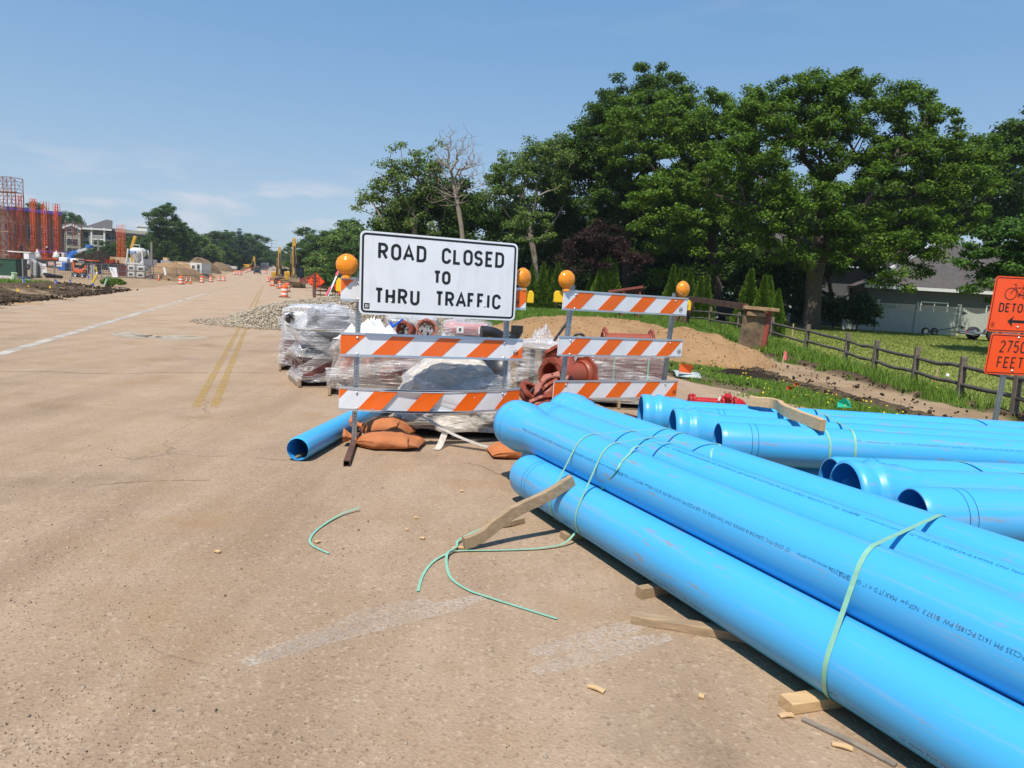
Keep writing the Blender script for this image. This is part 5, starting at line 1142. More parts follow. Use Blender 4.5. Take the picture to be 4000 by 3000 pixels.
# gravel heap on the road: stones over a stony base
gc = (-5.7, 25.0); MSTONE = island_mat('river_stones', [(.20, .16, .115), (.38, .32, .24), (.32, .25, .165), (.48, .42, .33), (.16, .13, .10), (.42, .32, .20), (.28, .25, .21)], .7)
def gh(x, y):
    a = math.radians(14); dx, dy = (x - gc[0]) * math.cos(a) + (y - gc[1]) * math.sin(a), -(x - gc[0]) * math.sin(a) + (y - gc[1]) * math.cos(a)
    r = np.hypot(dx / 4.3, dy / 2.7) * (1 + .16 * (vnoise(x * .9, y * .9, 3) - .5)); k = np.clip(1 - r, 0, 1); return 1.12 * (1 - np.exp(-2.0 * k)) / (1 - math.exp(-2.0)) * .95 + .16 * (vnoise(x * 2, y * 2, 3) - .5) * np.clip(k * 4, 0, 1), r
gx = np.linspace(gc[0] - 6.2, gc[0] + 6.2, 90); gy = np.linspace(gc[1] - 4, gc[1] + 4, 60); GX, GY = np.meshgrid(gx, gy, indexing='ij'); hz_, rr_ = gh(GX, GY); V = np.stack([GX, GY, np.where(rr_ < 1, hz_ - .02, -.1)], -1).reshape(-1, 3); nr, nc = GX.shape
ii, jj = np.meshgrid(np.arange(nr - 1), np.arange(nc - 1), indexing='ij'); a0 = (ii * nc + jj).ravel()
tag(npmesh('gravel', V, np.stack([a0, a0 + nc, a0 + nc + 1, a0 + 1], 1), mat('gravel_base', (.30, .25, .19), .9, var=.5, scale=22, bump=.5), smooth=True), kind='stuff')
n = 34000; x = rng.uniform(gc[0] - 6.2, gc[0] + 6.2, n); y = rng.uniform(gc[1] - 4.2, gc[1] + 3.0, n); h_, r_2 = gh(x, y); k = (r_2 < 1.0) | ((r_2 < 1.22) & (rng.random(n) > .80)); x, y, h_ = x[k], y[k], h_[k]
tag(rocks('gravel', np.stack([x, y, np.maximum(h_, .01) + .012], 1), rng.uniform(.018, .05, len(x)), MSTONE, .16, .7), kind='stuff')
# ------------------------------------------------------------------ split rail fence
MFEN = mat('weathered_fence_wood', (.17, .135, .10), .9, var=.35, scale=4, bump=.35, stretch=(2, 2, 9)); MFENR = mat('weathered_fence_rail', (.085, .072, .058), .9, var=.4, scale=4, bump=.35)
FP = [gpos(a, b) for a, b in ((4120, 12.2), (3957, 13.9), (3745, 16.1), (3566, 18.4), (3411, 20.7), (3300, 22.9), (3146, 25.9), (3010, 29.3), (2880, 33), (2769, 36.5), (2640, 40.5), (2530, 44), (2420, 47), (2290, 50), (2169, 52.5), (2072, 55), (1960, 58))]
t_ = thing('rail_fence', 'two-rail weathered split rail fence along the mown lawn', 'fence', tuple(FP[2]), 0, world=True); rr = random.Random(3)
for k, p in enumerate(FP):
    b = MB(); w = .062; tw = rr.uniform(-.2, .2); ht = .98 + rr.uniform(-.04, .05); lx = rr.uniform(-.03, .03)
    b.box((p.x, p.y, p.z + ht / 2 - .15), (w * 2, w * 1.8, ht + .3), rz=tw, ry=lx)
    for zz in (.76, .38): b.box((p.x, p.y - w * .92, p.z + zz), (w * .9, .012, .10), mi=1, rz=tw)
    b.build('post', [MFEN, MBLK], t_, bevel=.012)
for k in range(len(FP) - 1):
    for zz in (.76, .38):
        a = FP[k] + Vector((0, 0, zz + rr.uniform(-.03, .03))); c = FP[k + 1] + Vector((0, 0, zz + rr.uniform(-.03, .03))); d = (c - a).normalized(); m_ = a.lerp(c, .5) + Vector((0, 0, -.02 + rr.uniform(-.03, .02)))
        b = MB(); b.tube(smooth([a - d * .06, a.lerp(c, .25) + Vector((0, 0, rr.uniform(-.015, .015))), m_, c + d * .06], 3), [.040 + .012 * rr.random() for _ in range(10)], 6); b.build('rail', MFENR, t_)
# ------------------------------------------------------------------ trench box and red frame beyond the sand
MPLATE = mat('worn_steel_plate', (.32, .215, .12), .8, .1, var=.3, scale=4, bump=.3, bscale=30, dirt=(.05, .032, .02), dirt_amt=.75, dscale=1.6); MREDST = mat('faded_red_steel', (.30, .06, .04), .6, .1, var=.3, scale=5, dirt=(.16, .07, .05), dirt_amt=.5)
MTAN = mat('tan_steel_edge', (.42, .27, .14), .7, .1, var=.25, scale=4, dirt=(.16, .07, .04), dirt_amt=.45)
Yb = 25.2; zb = gz(gpos(2930, Yb)); t_ = thing('trench_box', 'rusty steel trench box standing at the end of the lower sand pile', 'trench box', tuple(gpos(2930, Yb)), 0, world=True)
c_tl, c_tr, c_bl, c_br = at(2912, 1206, Yb), at(2997, 1214, Yb + .25), at(2880, 1362, Yb), at(2969, 1371, Yb + .25)
b = MB(); dn_ = Vector((0, .10, 0)); b.add([c_tl, c_tr, c_br, c_bl] + [p + dn_ for p in (c_tl, c_tr, c_br, c_bl)], [(3, 2, 1, 0), (4, 5, 6, 7), (0, 1, 5, 4), (1, 2, 6, 5), (2, 3, 7, 6), (3, 0, 4, 7)]); b.build('end_panel', MPLATE, t_, bevel=.01)
b = MB(); b.bar(c_tl + Vector((.06, -.05, -.16)), c_tr + Vector((-.06, -.05, -.16)), .08, .14)
b.build('stiffener', MTAN, t_, bevel=.01)
far_l = at(2672, 1163, 34.5); b = MB(); b.bar(c_tl + Vector((-.06, -.03, .05)), at(3041, 1214, Yb + .1) + Vector((0, 0, .02)), .18, .12); b.build('top_channel', MTAN, t_, bevel=.01)
b = MB(); b.bar(c_tl + Vector((.05, .05, .06)), far_l, .12, .22); b.build('top_beam', MRUST, t_)
b = MB(); b.bar(at(3000, 1212, Yb + .05), at(3041, 1214, Yb + .1), .12, .13); b.build('red_tip', MREDST, t_)
b = MB(); b.tube([at(3003, 1218, Yb + .35), at(2978, 1368, Yb + .3)], .12, 14); b.build('spreader_pipe', MREDST, t_)
b = MB(); b.bar(c_bl + Vector((-.08, -.06, -.02)), at(3003, 1379, Yb + .15), .22, .07); b.build('bottom_channel', MTAN, t_)
for px_, w in ((2655, .26), (2692, .30)):
    a = at(px_ + 14, 1168, 34.2); b = MB(); b.tube([a, Vector((a.x - .4, a.y, gz(a) - .1))], w * .62, 10); b.build('end_post', MRUST, t_)
Yf = 37; t_ = thing('steel_frame', 'faded red steel frame on thin legs beyond the broad sand pile', 'steel frame', tuple(gpos(2450, Yf)), 0, world=True)
for x in (2437, 2486, 2500, 2426):
    a = at(x, 1140, Yf + (0 if x in (2437, 2500) else 1.2)); b = MB(); b.bar((a.x, a.y, gz(a) - .2), a, .09, .09); b.build('leg', MREDST, t_)
for y0, dy in ((1139, 0), (1150, 1.2)):
    b = MB(); b.bar(at(2376, y0 - 0, Yf + dy), at(2512, y0 - 19, Yf + dy), .10, .12); b.build('beam', MREDST, t_)
b = MB(); q = [at(2374, 1137, Yf), at(2513, 1118, Yf), at(2513, 1121, Yf + 1.3), at(2374, 1140, Yf + 1.3)]; b.add(q, [(0, 1, 2, 3)]); b.build('top_plate', MREDST, t_, solid=.04)
# ------------------------------------------------------------------ survey stakes, flags and bits in the grass
MFLAG = mat('orange_flag_film', (.90, .14, .03), .5, var=.08); MPINKF = mat('pink_ribbon', (.85, .12, .16), .5, var=.1); MSTK = mat('stake_wood', (.52, .38, .22), .8, var=.2, scale=5); MBLF = mat('blue_ribbon', (.05, .10, .45), .5, var=.1)
def stake(label, px_, pyb, hpx, paint_=None, ribbon_=None, lean=0.0, Y=None, group='survey stakes', name='survey_stake'):
    p = onground(px_, pyb) if Y is None else gpos(px_, Y); h = hpx / FPX * p.y * 1.0
    t_ = thing(name, label, 'stake', tuple(p), 0, group); w = max(.02, .0009 * p.y * 1.0); top = Vector((lean * h, 0, h)); b = MB(); b.bar((0, 0, -.1), top, w * 1.6, w * .8, up=(0, 1, 0)); b.build('lath', MSTK, t_)
    if paint_: b = MB(); b.bar(top * (.72 if paint_[1] else 0.02), top * (1.0 if paint_[1] else .45), w * 1.75, w * .95, up=(0, 1, 0)); b.build('painted_band', paint_[0], t_)
    if ribbon_:
        b = MB(); b.add([top * .96, top * .99 + Vector((w * 2.6, -.01, -.01)), top * .62 + Vector((w * 4, -.02, -.02)), top * .58 + Vector((w * 1.4, -.03, 0))], [(0, 1, 2, 3)]); b.bar(top * .90, top * .99, w * 2.1, w * 1.3, up=(0, 1, 0)); b.build('ribbon', ribbon_, t_, solid=.004)
    return t_
stake('short red stake at the corner of the lower sand pile', 2967, 1437, 50, (MPINKF, False), lean=.12); stake('wooden stake with a red ribbon beside the dirt path', 3049, 1453, 82, None, MPINKF, .1)
stake('bare pale stake behind the rail fence by the oak trunk', 3094, 1318, 54); stake('stake with a long pink ribbon leaning on the rail fence', 3403, 1432, 52, None, MPINKF, .25); stake('tan stake with an orange base in front of the rail fence', 3652, 1492, 56, (MPINKF, False), lean=.08)
stake('small pale stake in the grass by the broad sand pile', 2066, 1262, 34)
def flag(label, px_, pyb, hpx, m=MFLAG):
    p = onground(px_, pyb); h = hpx / FPX * p.y; t_ = thing('marker_flag', label, 'flag', tuple(p), 0, 'small marker flags'); b = MB(); b.bar((0, 0, -.05), (0, 0, h), .006, .006); b.build('wire', MSTEEL, t_)
    b = MB(); b.add([(0, 0, h), (h * .9, -.05, h * .92), (h * .85, .03, h * .35), (0, 0, h * .42)], [(0, 1, 2, 3)]); b.build('flag_sheet', m, t_, solid=.002); return t_
flag('orange flag at the edge of the dirt path, the one lower down', 3070, 1532, 26); flag('orange flag at the edge of the dirt path, the one higher up', 3098, 1517, 24); flag('tall orange flag beside the grey half pipe', 2650, 1476, 58); flag('tiny blue flag on the broad sand pile', 2198, 1312, 22, MBLF)
p = onground(2640, 1474); q = onground(2740, 1484); t_ = thing('grey_half_pipe', 'flat grey plastic half pipe lying in the torn grass', 'half pipe', tuple(p), 0, world=True); b = MB(); P = []
for k in range(9): a = PI * k / 8; P.append([(x_.x, x_.y + .32 - .32 * math.cos(a) , x_.z + .02 + .10 * math.sin(a)) for x_ in (p, p.lerp(q, .5), q)])
b.sheet(P); b.build('shell', mat('pale_grey_plastic', (.42, .47, .43), .5, var=.1), t_, solid=.008)
p = onground(3298, 1604); b = MB(); b.add([(-.12, 0, 0), (.14, .05, 0), (.12, .1, .10), (.0, .02, .16), (-.10, .06, .08)], [(0, 1, 2, 3, 4)]); tag(b.build('plastic_scrap', mat('green_plastic', (.02, .42, .26), .4, var=.15), off=tuple(p), solid=.02) if False else b.build('plastic_scrap', mat('green_plastic', (.02, .42, .26), .4, var=.15), solid=.01), 'torn green plastic scrap at the edge of the far pipe', 'scrap').location = p + Vector((0, 0, .05))
for k, (x, y) in enumerate(((3340, 1434), (3699, 1482))):
    p = onground(x, y); b = MB(); b.blob((0, 0, .05), (.05, .04, .06), 5, .2, seed=k); tag(b.build('paper_cup', MW), ('white cup in the grass beyond the dirt path', 'white cup in the grass near the detour sign')[k], 'cup').location = p + Vector((0, 0, .06))
# ------------------------------------------------------------------ white privacy fence, trailer, dolly, houses
MVIN = mat('cream_vinyl', (.40, .405, .35), .6, var=.06, scale=2); MSID = mat('grey_siding', (.085, .085, .082), .8, var=.08, scale=2); MTRIM = mat('white_trim', (.62, .62, .58), .6, var=.05)
t = NT('grey_shingles'); v = t.coord(); bt = t.n('TexBrick'); bt.inputs['Scale'].default_value = 3.2; bt.inputs['Mortar Size'].default_value = .012; bt.inputs['Color1'].default_value = (.045, .04, .038, 1); bt.inputs['Color2'].default_value = (.095, .082, .075, 1); bt.inputs['Mortar'].default_value = (.03, .028, .026, 1); bt.inputs['Row Height'].default_value = .5; bt.inputs['Brick Width'].default_value = .9
mv = t.coord((1, 1, 1), (PI / 2, 0, 0)); t.l(mv, bt.inputs['Vector']); t.col(t.mix(t.noise(v, .8, 5), bt.outputs['Color'], (.10, .085, .08))); t.p.inputs['Roughness'].default_value = .95; MSHIN = t.m
Yw = 45.0
def wf(px_): return gpos(px_, Yw)
cols = [3292, 3417, 3569, 3733]; t_ = thing('privacy_fence', 'cream privacy fence with lattice top and a gate behind the lawn', 'fence', tuple(wf(3292)), 0, world=True)
for x in cols + [3872]:
    p = wf(x); b = MB(); b.box((p.x, p.y, p.z + .95), (.14, .14, 1.9)); b.prism([(p.x - .09, p.z + 1.9), (p.x + .09, p.z + 1.9), (p.x + .05, p.z + 1.98), (p.x - .05, p.z + 1.98)], p.y - .09, p.y + .09); b.build('post', MVIN, t_)
for k in range(len(cols) - 1):
    a, c = wf(cols[k]), wf(cols[k + 1]); b = MB(); n = int((c.x - a.x) / .16)
    for j in range(n): x0 = a.x + (c.x - a.x) * j / n; b.box((x0 + (c.x - a.x) / n / 2, a.y, a.z + .70), ((c.x - a.x) / n * .94, .03, 1.32))
    b.box(((a.x + c.x) / 2, a.y - .01, a.z + 1.38), (c.x - a.x, .06, .10)); b.box(((a.x + c.x) / 2, a.y - .01, a.z + 1.74), (c.x - a.x, .06, .07)); b.build('panel', MVIN, t_)
    b = MB(); L = c.x - a.x
    for j in range(-3, int(L / .11) + 1):
        for s in (1, -1):
            x0 = a.x + j * .11 + (0 if s > 0 else .32); x1 = x0 + s * .32
            if min(x0, x1) < a.x or max(x0, x1) > c.x: continue
            b.bar((x0, a.y + .006 * s, a.z + 1.42), (x1, a.y + .006 * s, a.z + 1.72), .028, .01, up=(0, 1, 0))
    b.build('lattice_panel', MVIN, t_)
a, c = wf(3745), wf(3865); b = MB(); n = 12
for j in range(n): u = (j + .5) / n; b.box((a.x + (c.x - a.x) * u, a.y, a.z + .05 + (.80 - .10 * (1 - (2 * u - 1) ** 2) * 2 + .1)), ((c.x - a.x) / n * .95, .035, 1.7 - .32 * (1 - (2 * u - 1) ** 2)))
gate = b.build('gate', MVIN, t_)
b = MB(); 
for z in (.55, 1.45): b.prism([(a.x + .02, a.z + z - .1), (a.x + .32, a.z + z), (a.x + .02, a.z + z + .1)], a.y - .05, a.y - .02)
b.build('hinge', MBLK, t_)
MTYRE = MRUB; MRIM = mat('silver_rim', (.55, .56, .58), .3, .9, var=.08)
def wheel(parent, c, r, w, axis='Y'):
    T = Matrix.Translation(Vector(c)) @ (Matrix.Rotation(PI / 2, 4, 'X') if axis == 'Y' else Matrix.Rotation(PI / 2, 4, 'Y')); b = MB()
    b.lathe([(r * .62, -w / 2), (r * .9, -w / 2), (r, -w * .3), (r, w * .3), (r * .9, w / 2), (r * .62, w / 2)], 26, T); ty = b.build('wheel', MTYRE, parent)
    b = MB(); b.lathe([(r * .64, w * .42), (r * .58, w * .2), (r * .2, w * .22), (0, w * .3)], 20, T); b.lathe([(r * .64, -w * .42), (r * .58, -w * .2), (r * .2, -w * .22), (0, -w * .3)], 20, T)
    for k in range(5): q = T @ Matrix.Rotation(k * 1.2566, 4, 'Z'); b.box((r * .36, 0, w * .3), (r * .5, r * .14, w * .16), q); b.box((r * .36, 0, -w * .3), (r * .5, r * .14, w * .16), q)
    b.build('rim', MRIM, ty); return ty
p = gpos(3845, 38.5); t_ = thing('flatbed_trailer', 'silver flatbed trailer with black fenders parked by the cream gate', 'trailer', tuple(p), math.radians(-6))
b = MB(); b.box((1.3, 0, .42), (4.6, 1.9, .09)); b.box((-1.25, 0, .36), (.9, 1.7, .06), ry=.12); b.build('deck', MSTEEL, t_, bevel=.01)
for x in (-.1, .95): wheel(t_, (x, -1.05, .36), .36, .22); wheel(t_, (x, 1.05, .36), .36, .22)
b = MB(); P = []
for k in range(13): a = PI * k / 12; P.append([(.42 - 1.02 * math.cos(a), y, .36 + .46 * math.sin(a) ** .5 if 0 < k < 12 else .36) for y in (-1.2, -.92)])
b.sheet(P); b.build('fender', MSTEEL, t_, solid=.02)
b = MB(); b.box((-1.3, -.7, .46), (.1, .05, .07)); b.build('tail_lamp', mat('red_lamp', (.5, .02, .02), .3), t_)
p = gpos(3610, 43); t_ = thing('tow_dolly', 'small two-wheeled tow dolly with a long handle before the cream fence', 'dolly', tuple(p), .1); b = MB(); b.bar((0, -.1, .22), (.75, 0, .22), .10, .10); b.build('axle', MBLK, t_); wheel(t_, (-.05, -.12, .23), .23, .12); wheel(t_, (.72, .15, .23), .23, .12); b = MB(); b.bar((.6, 0, .26), (2.3, .1, .62), .05, .05); b.build('handle', MBLK, t_)
MGLASS = mat('dark_window_glass', (.03, .035, .04), .12, var=.2)
def window(par, c, w, h, face=-1, m=MGLASS, fr=MTRIM, axis='Y', mull=True):
    b = MB(); q = .07
    if axis == 'Y':
        for dx, dz, sx, sz in ((0, h / 2, w + q, q), (0, -h / 2, w + q, q), (-w / 2, 0, q, h - q), (w / 2, 0, q, h - q)) + (((0, 0, q * .6, h - q),) if mull else ()): b.box((c[0] + dx, c[1] + face * .03, c[2] + dz), (sx, .06, sz))
    f = b.build('window', fr, par); b = MB(); b.box((c[0], c[1] + face * .012, c[2]), (w - .02, .02, h - .02)); b.build('pane', m, f); return f
Yh = 51; p0 = gpos(3400, Yh); t_ = thing('grey_house', 'grey sided house with a shingled roof behind the cream fence', 'house', tuple(p0), 0, world=True)
xl, xr = at(3380, 1200, Yh).x, at(4250, 1200, Yh).x; zb = p0.z; ez = 3.3
b = MB(); b.box(((xl + xr) / 2, Yh + 4, (zb + ez) / 2), (xr - xl, 8, ez - zb + .2)); b.build('wall', MSID, t_)
rl = at(3655, 955, Yh + 4.3); rz_ = rl.z; b = MB(); o_ = .45
b.add([(xl - o_, Yh - o_, ez), (xr + o_, Yh - o_, ez), (xr + o_, Yh + 4.3, rz_), (rl.x, Yh + 4.3, rz_), (xl - o_, Yh + 8.5, ez), (xr + o_, Yh + 8.5, ez)], [(0, 1, 2, 3), (0, 3, 4), (4, 3, 2, 5)]); b.build('roof', MSHIN, t_, solid=.12)
b = MB(); b.box(((xl + xr) / 2, Yh - o_ - .04, ez - .02), (xr - xl + 2 * o_, .06, .22)); b.bar((xl - o_ - .1, Yh - o_ - .02, ez + .10), (rl.x - .05, Yh + 4.2, rz_ + .10), .16, .20); b.build('roof_trim', MTRIM, t_)
window(t_, (at(3650, 1180, Yh).x, Yh, 1.95), 1.9, .9); window(t_, (at(3900, 1180, Yh).x, Yh, 1.9), 1.6, 1.0)
x1, x2 = at(3090, 1200, 53).x, at(3392, 1200, 53).x; ez2 = 4.75
b = MB(); b.box(((x1 + x2) / 2, 57.2, (zb + ez2) / 2), (x2 - x1, 8, ez2 - zb + .2)); b.build('wall', MSID, t_)
b = MB(); b.add([(x1 - .5, 52.7, ez2), (x2 + .4, 52.7, ez2), (x2 + .4, 57, ez2 + 2.4), (x1 - .5, 57, ez2 + 2.4), (x1 - .5, 61.4, ez2), (x2 + .4, 61.4, ez2)], [(0, 1, 2, 3), (3, 2, 5, 4), (0, 3, 4), (1, 5, 2)]); b.build('roof', MSHIN, t_, solid=.1)
b = MB(); b.box(((x1 + x2) / 2, 52.62, ez2 - .03), (x2 - x1 + 1.0, .08, .24)); b.box((x1 - .02, 53.15, (zb + ez2) / 2), (.16, .1, ez2 - zb)); b.build('roof_trim', MTRIM, t_)
b = MB(); xb = at(3235, 1200, 52).x; b.box((xb, 52.6, zb + .85), (2.3, 1.3, 1.7)); b.build('bay', MSID, t_); b = MB(); b.box((xb, 52.5, zb + 1.75), (2.6, 1.6, .12)); b.build('bay_roof', MTRIM, t_)
window(t_, (at(3350, 1100, 53).x, 53.2, 2.6), 1.0, 1.2)
# dark car in the shade under the trees
def car(name, label, loc, rz, colm, L=4.6, Wd=1.85, Hh=1.5, suv=False, group=None):
    t_ = thing(name, label, 'car', loc, rz, group); b = MB(); zc = .62
    prof = [(-L / 2, .45), (-L / 2 + .05, .78), (-L / 2 + .35, .92), (-L * .20, 1.0), (L * .46, 1.02), (L / 2 - .02, .95), (L / 2, .5), (L / 2 - .1, .32), (-L / 2 + .1, .32)]
    rows = []
    for y, s in ((-Wd / 2, .96), (-Wd / 2 * .92, 1.0), (Wd / 2 * .92, 1.0), (Wd / 2, .96)): rows.append([(x * s, y, .66 + (z - .66) * (1 if abs(y) < Wd * .47 else .9)) for x, z in prof])
    b.sheet(rows, 0, False); b.f = [tuple(f) for f in b.f]; n = len(prof)
    b.f += [(3 * n + 0, 0, n - 1, 3 * n + n - 1)[::-1]]; b.mi.append(0); b.sm.append(False)
    for i in range(n): j = (i + 1) % n
    b.add([r[0] for r in rows] + [r[-1] for r in rows], [(0, 1, 2, 3), (7, 6, 5, 4)]); b.add(rows[0], [tuple(range(n))]); b.add(rows[-1], [tuple(range(n - 1, -1, -1))])
    b.build('body', colm, t_, bevel=.03)
    x0, x1, x2, x3 = (-L * .24, -L * .10, L * .34 if suv else L * .18, L * .45 if suv else L * .38); w1, w2 = Wd * .46, Wd * .38; b = MB()
    b.add([(x0, -w1, .98), (x3, -w1, .98), (x3, w1, .98), (x0, w1, .98), (x1, -w2, Hh - .05), (x2, -w2, Hh - .03), (x2, w2, Hh - .03), (x1, w2, Hh - .05)], [(0, 1, 5, 4), (2, 3, 7, 6), (1, 2, 6, 5), (3, 0, 4, 7)]); b.build('glass', MGLASS, t_)
    b = MB(); b.box(((x1 + x2) / 2, 0, Hh - .02), (x2 - x1 + .1, w2 * 2.05, .05)); b.build('roof', colm, t_, bevel=.015)
    for x in (-L * .31, L * .30):
        for y in (-Wd / 2 + .1, Wd / 2 - .1): wheel(t_, (x, y, .35), .35, .22)
    for y in (-Wd * .36, Wd * .36): b = MB(); b.box((-L / 2 + .02, y, .74), (.08, .34, .14)); b.build('headlight', MRIM, t_)
    return t_
MCARD = mat('dark_car_paint', (.022, .026, .032), .25, .3, var=.05)
car('parked_car', 'dark car in deep shade under the trees beyond the rail fence', tuple(gpos(2835, 50)), .3, MCARD)
# ------------------------------------------------------------------ traffic barrels, cones, vehicles on the road
MBO = mat('barrel_orange', (.86, .13, .02), .45, var=.06); MBWH = mat('barrel_white', (.72, .72, .70), .4, var=.05)
def barrel0():
    t_ = thing('traffic_barrel', '', 'barrel', (0, 0, 0), 0, 'orange and white barrels along the closed road'); b = MB(); R = lambda z: .285 - .055 * (z / .92)
    b.lathe([(R(.08) + .02, .05), (R(.08), .08), (R(.20), .20)], 24, mi=0)
    for k, (z0, z1) in enumerate(((.20, .36), (.36, .52), (.52, .68), (.68, .84))): b.lathe([(R(z0) + (.004 if k % 2 == 0 else .0), z0), (R(z1) + (.004 if k % 2 == 0 else 0), z1)], 24, mi=1 if k % 2 == 0 else 0)
    b.lathe([(R(.84), .84), (R(.92) * .96, .92), (R(.92) * .7, .94), (0, .95)], 24, mi=0); b.build('drum', [MBO, MBWH], t_)
    b = MB(); b.lathe([(.46, 0), (.46, .035), (.36, .07), (.28, .08)], 20); b.build('rubber_base', MRUB, t_); b = MB(); b.tube([(-.09, 0, .94), (-.07, 0, 1.0), (.07, 0, 1.0), (.09, 0, .94)], .016, 6); b.build('handle', MBO, t_); return t_
B0 = barrel0(); first = True
def barrel(px_, Y, label):
    global first
    if first: B0.location = gpos(px_, Y); B0['label'] = label; first = False
    else: dup(B0, gpos(px_, Y), px_, label)
for px_, Y, lb_ in ((1111, 56, 'striped barrel standing nearest, alone in the open road before the excavators'), (1122, 76, 'striped barrel just behind the nearest one, by the excavator bucket'), (1092, 96, 'striped barrel beside the excavator tracks with a cone at its foot'), (1064, 114, 'striped barrel behind the pair of cones near the excavators'),
    (1046, 150, 'far striped barrel on the excavator side, first beyond the cones'), (1053, 155, 'far striped barrel on the excavator side, second beyond the cones'), (1036, 215, 'tiny striped barrel across from the dark car, nearer one'), (1041, 225, 'tiny striped barrel across from the dark car, farther one'),
    (707, 84, 'striped barrel before the sand pile with two cones beside it'), (789, 105, 'striped barrel at the middle of the roadside sand pile'), (824, 118, 'striped barrel next after the middle of the roadside sand pile'), (856, 134, 'striped barrel, first of the close pair past the sand pile'), (875, 137, 'striped barrel, second of the close pair past the sand pile'),
    (917, 176, 'striped barrel starting the cluster where the dirt bank begins'), (927, 184, 'striped barrel in the cluster by the dirt bank, second along'), (938, 176, 'striped barrel in the cluster by the dirt bank, standing forward'), (942, 188, 'striped barrel in the cluster by the dirt bank, last along')): barrel(px_, Y, lb_)
for px_, Y in ((960, 212), (966, 222), (972, 232), (977, 242), (986, 262), (991, 272)): barrel(px_, Y, 'tiny striped barrel in the far line leading to the dark car')
def cone0():
    t_ = thing('traffic_cone', '', 'cone', (0, 0, 0), 0, 'orange traffic cones'); b = MB(); R = lambda z: .14 - .115 * z / .9
    for k, (z0, z1, m_) in enumerate(((.03, .38, 0), (.38, .54, 1), (.54, .62, 0), (.62, .74, 1), (.74, .9, 0))): b.lathe([(R(z0), z0), (R(z1), z1)], 16, mi=m_)
    b.build('cone_body', [MBO, MBWH], t_); b = MB(); b.box((0, 0, .02), (.40, .40, .04)); b.build('rubber_base', MRUB, t_); return t_
C0 = cone0()
for k, (px_, Y, lb_) in enumerate(((620, 96, 'lone traffic cone at the end of the black soil verge'), (725, 90, 'leaning cone right beside the barrel before the sand pile'), (744, 90, 'dirty brownish cone near the barrel before the sand pile'), (1087, 92, 'cone at the foot of the barrel by the excavator tracks'), (1058, 113, 'cone in the pair near the excavators, on the road side'), (1067, 111, 'cone in the pair near the excavators, on the machine side'))):
    o = C0 if k == 0 else dup(C0, (0, 0, 0)); o.location = gpos(px_, Y); o['label'] = lb_
    if k == 1: o.rotation_euler = (0, .22, 0)
car('parked_suv', 'dark sport utility vehicle driving toward the camera far down the road', tuple(gpos(1005, 205)), PI / 2 + ROADROT, MCARD, 4.8, 1.95, 1.78, True)
MCARL = mat('pale_car_paint', (.55, .56, .58), .3, .2, var=.05)
for k, (px_, Y) in enumerate(((842, 262), (868, 268), (890, 272))): car('parked_car', ('pale parked car under the far trees, nearest the sand pile', 'pale parked car in the middle of the far row', 'pale parked car in the far row closest to the dark car')[k], tuple(gpos(px_, Y) + Vector((0, 0, 2.2))), .2, MCARL, group='cars parked before the far trees')
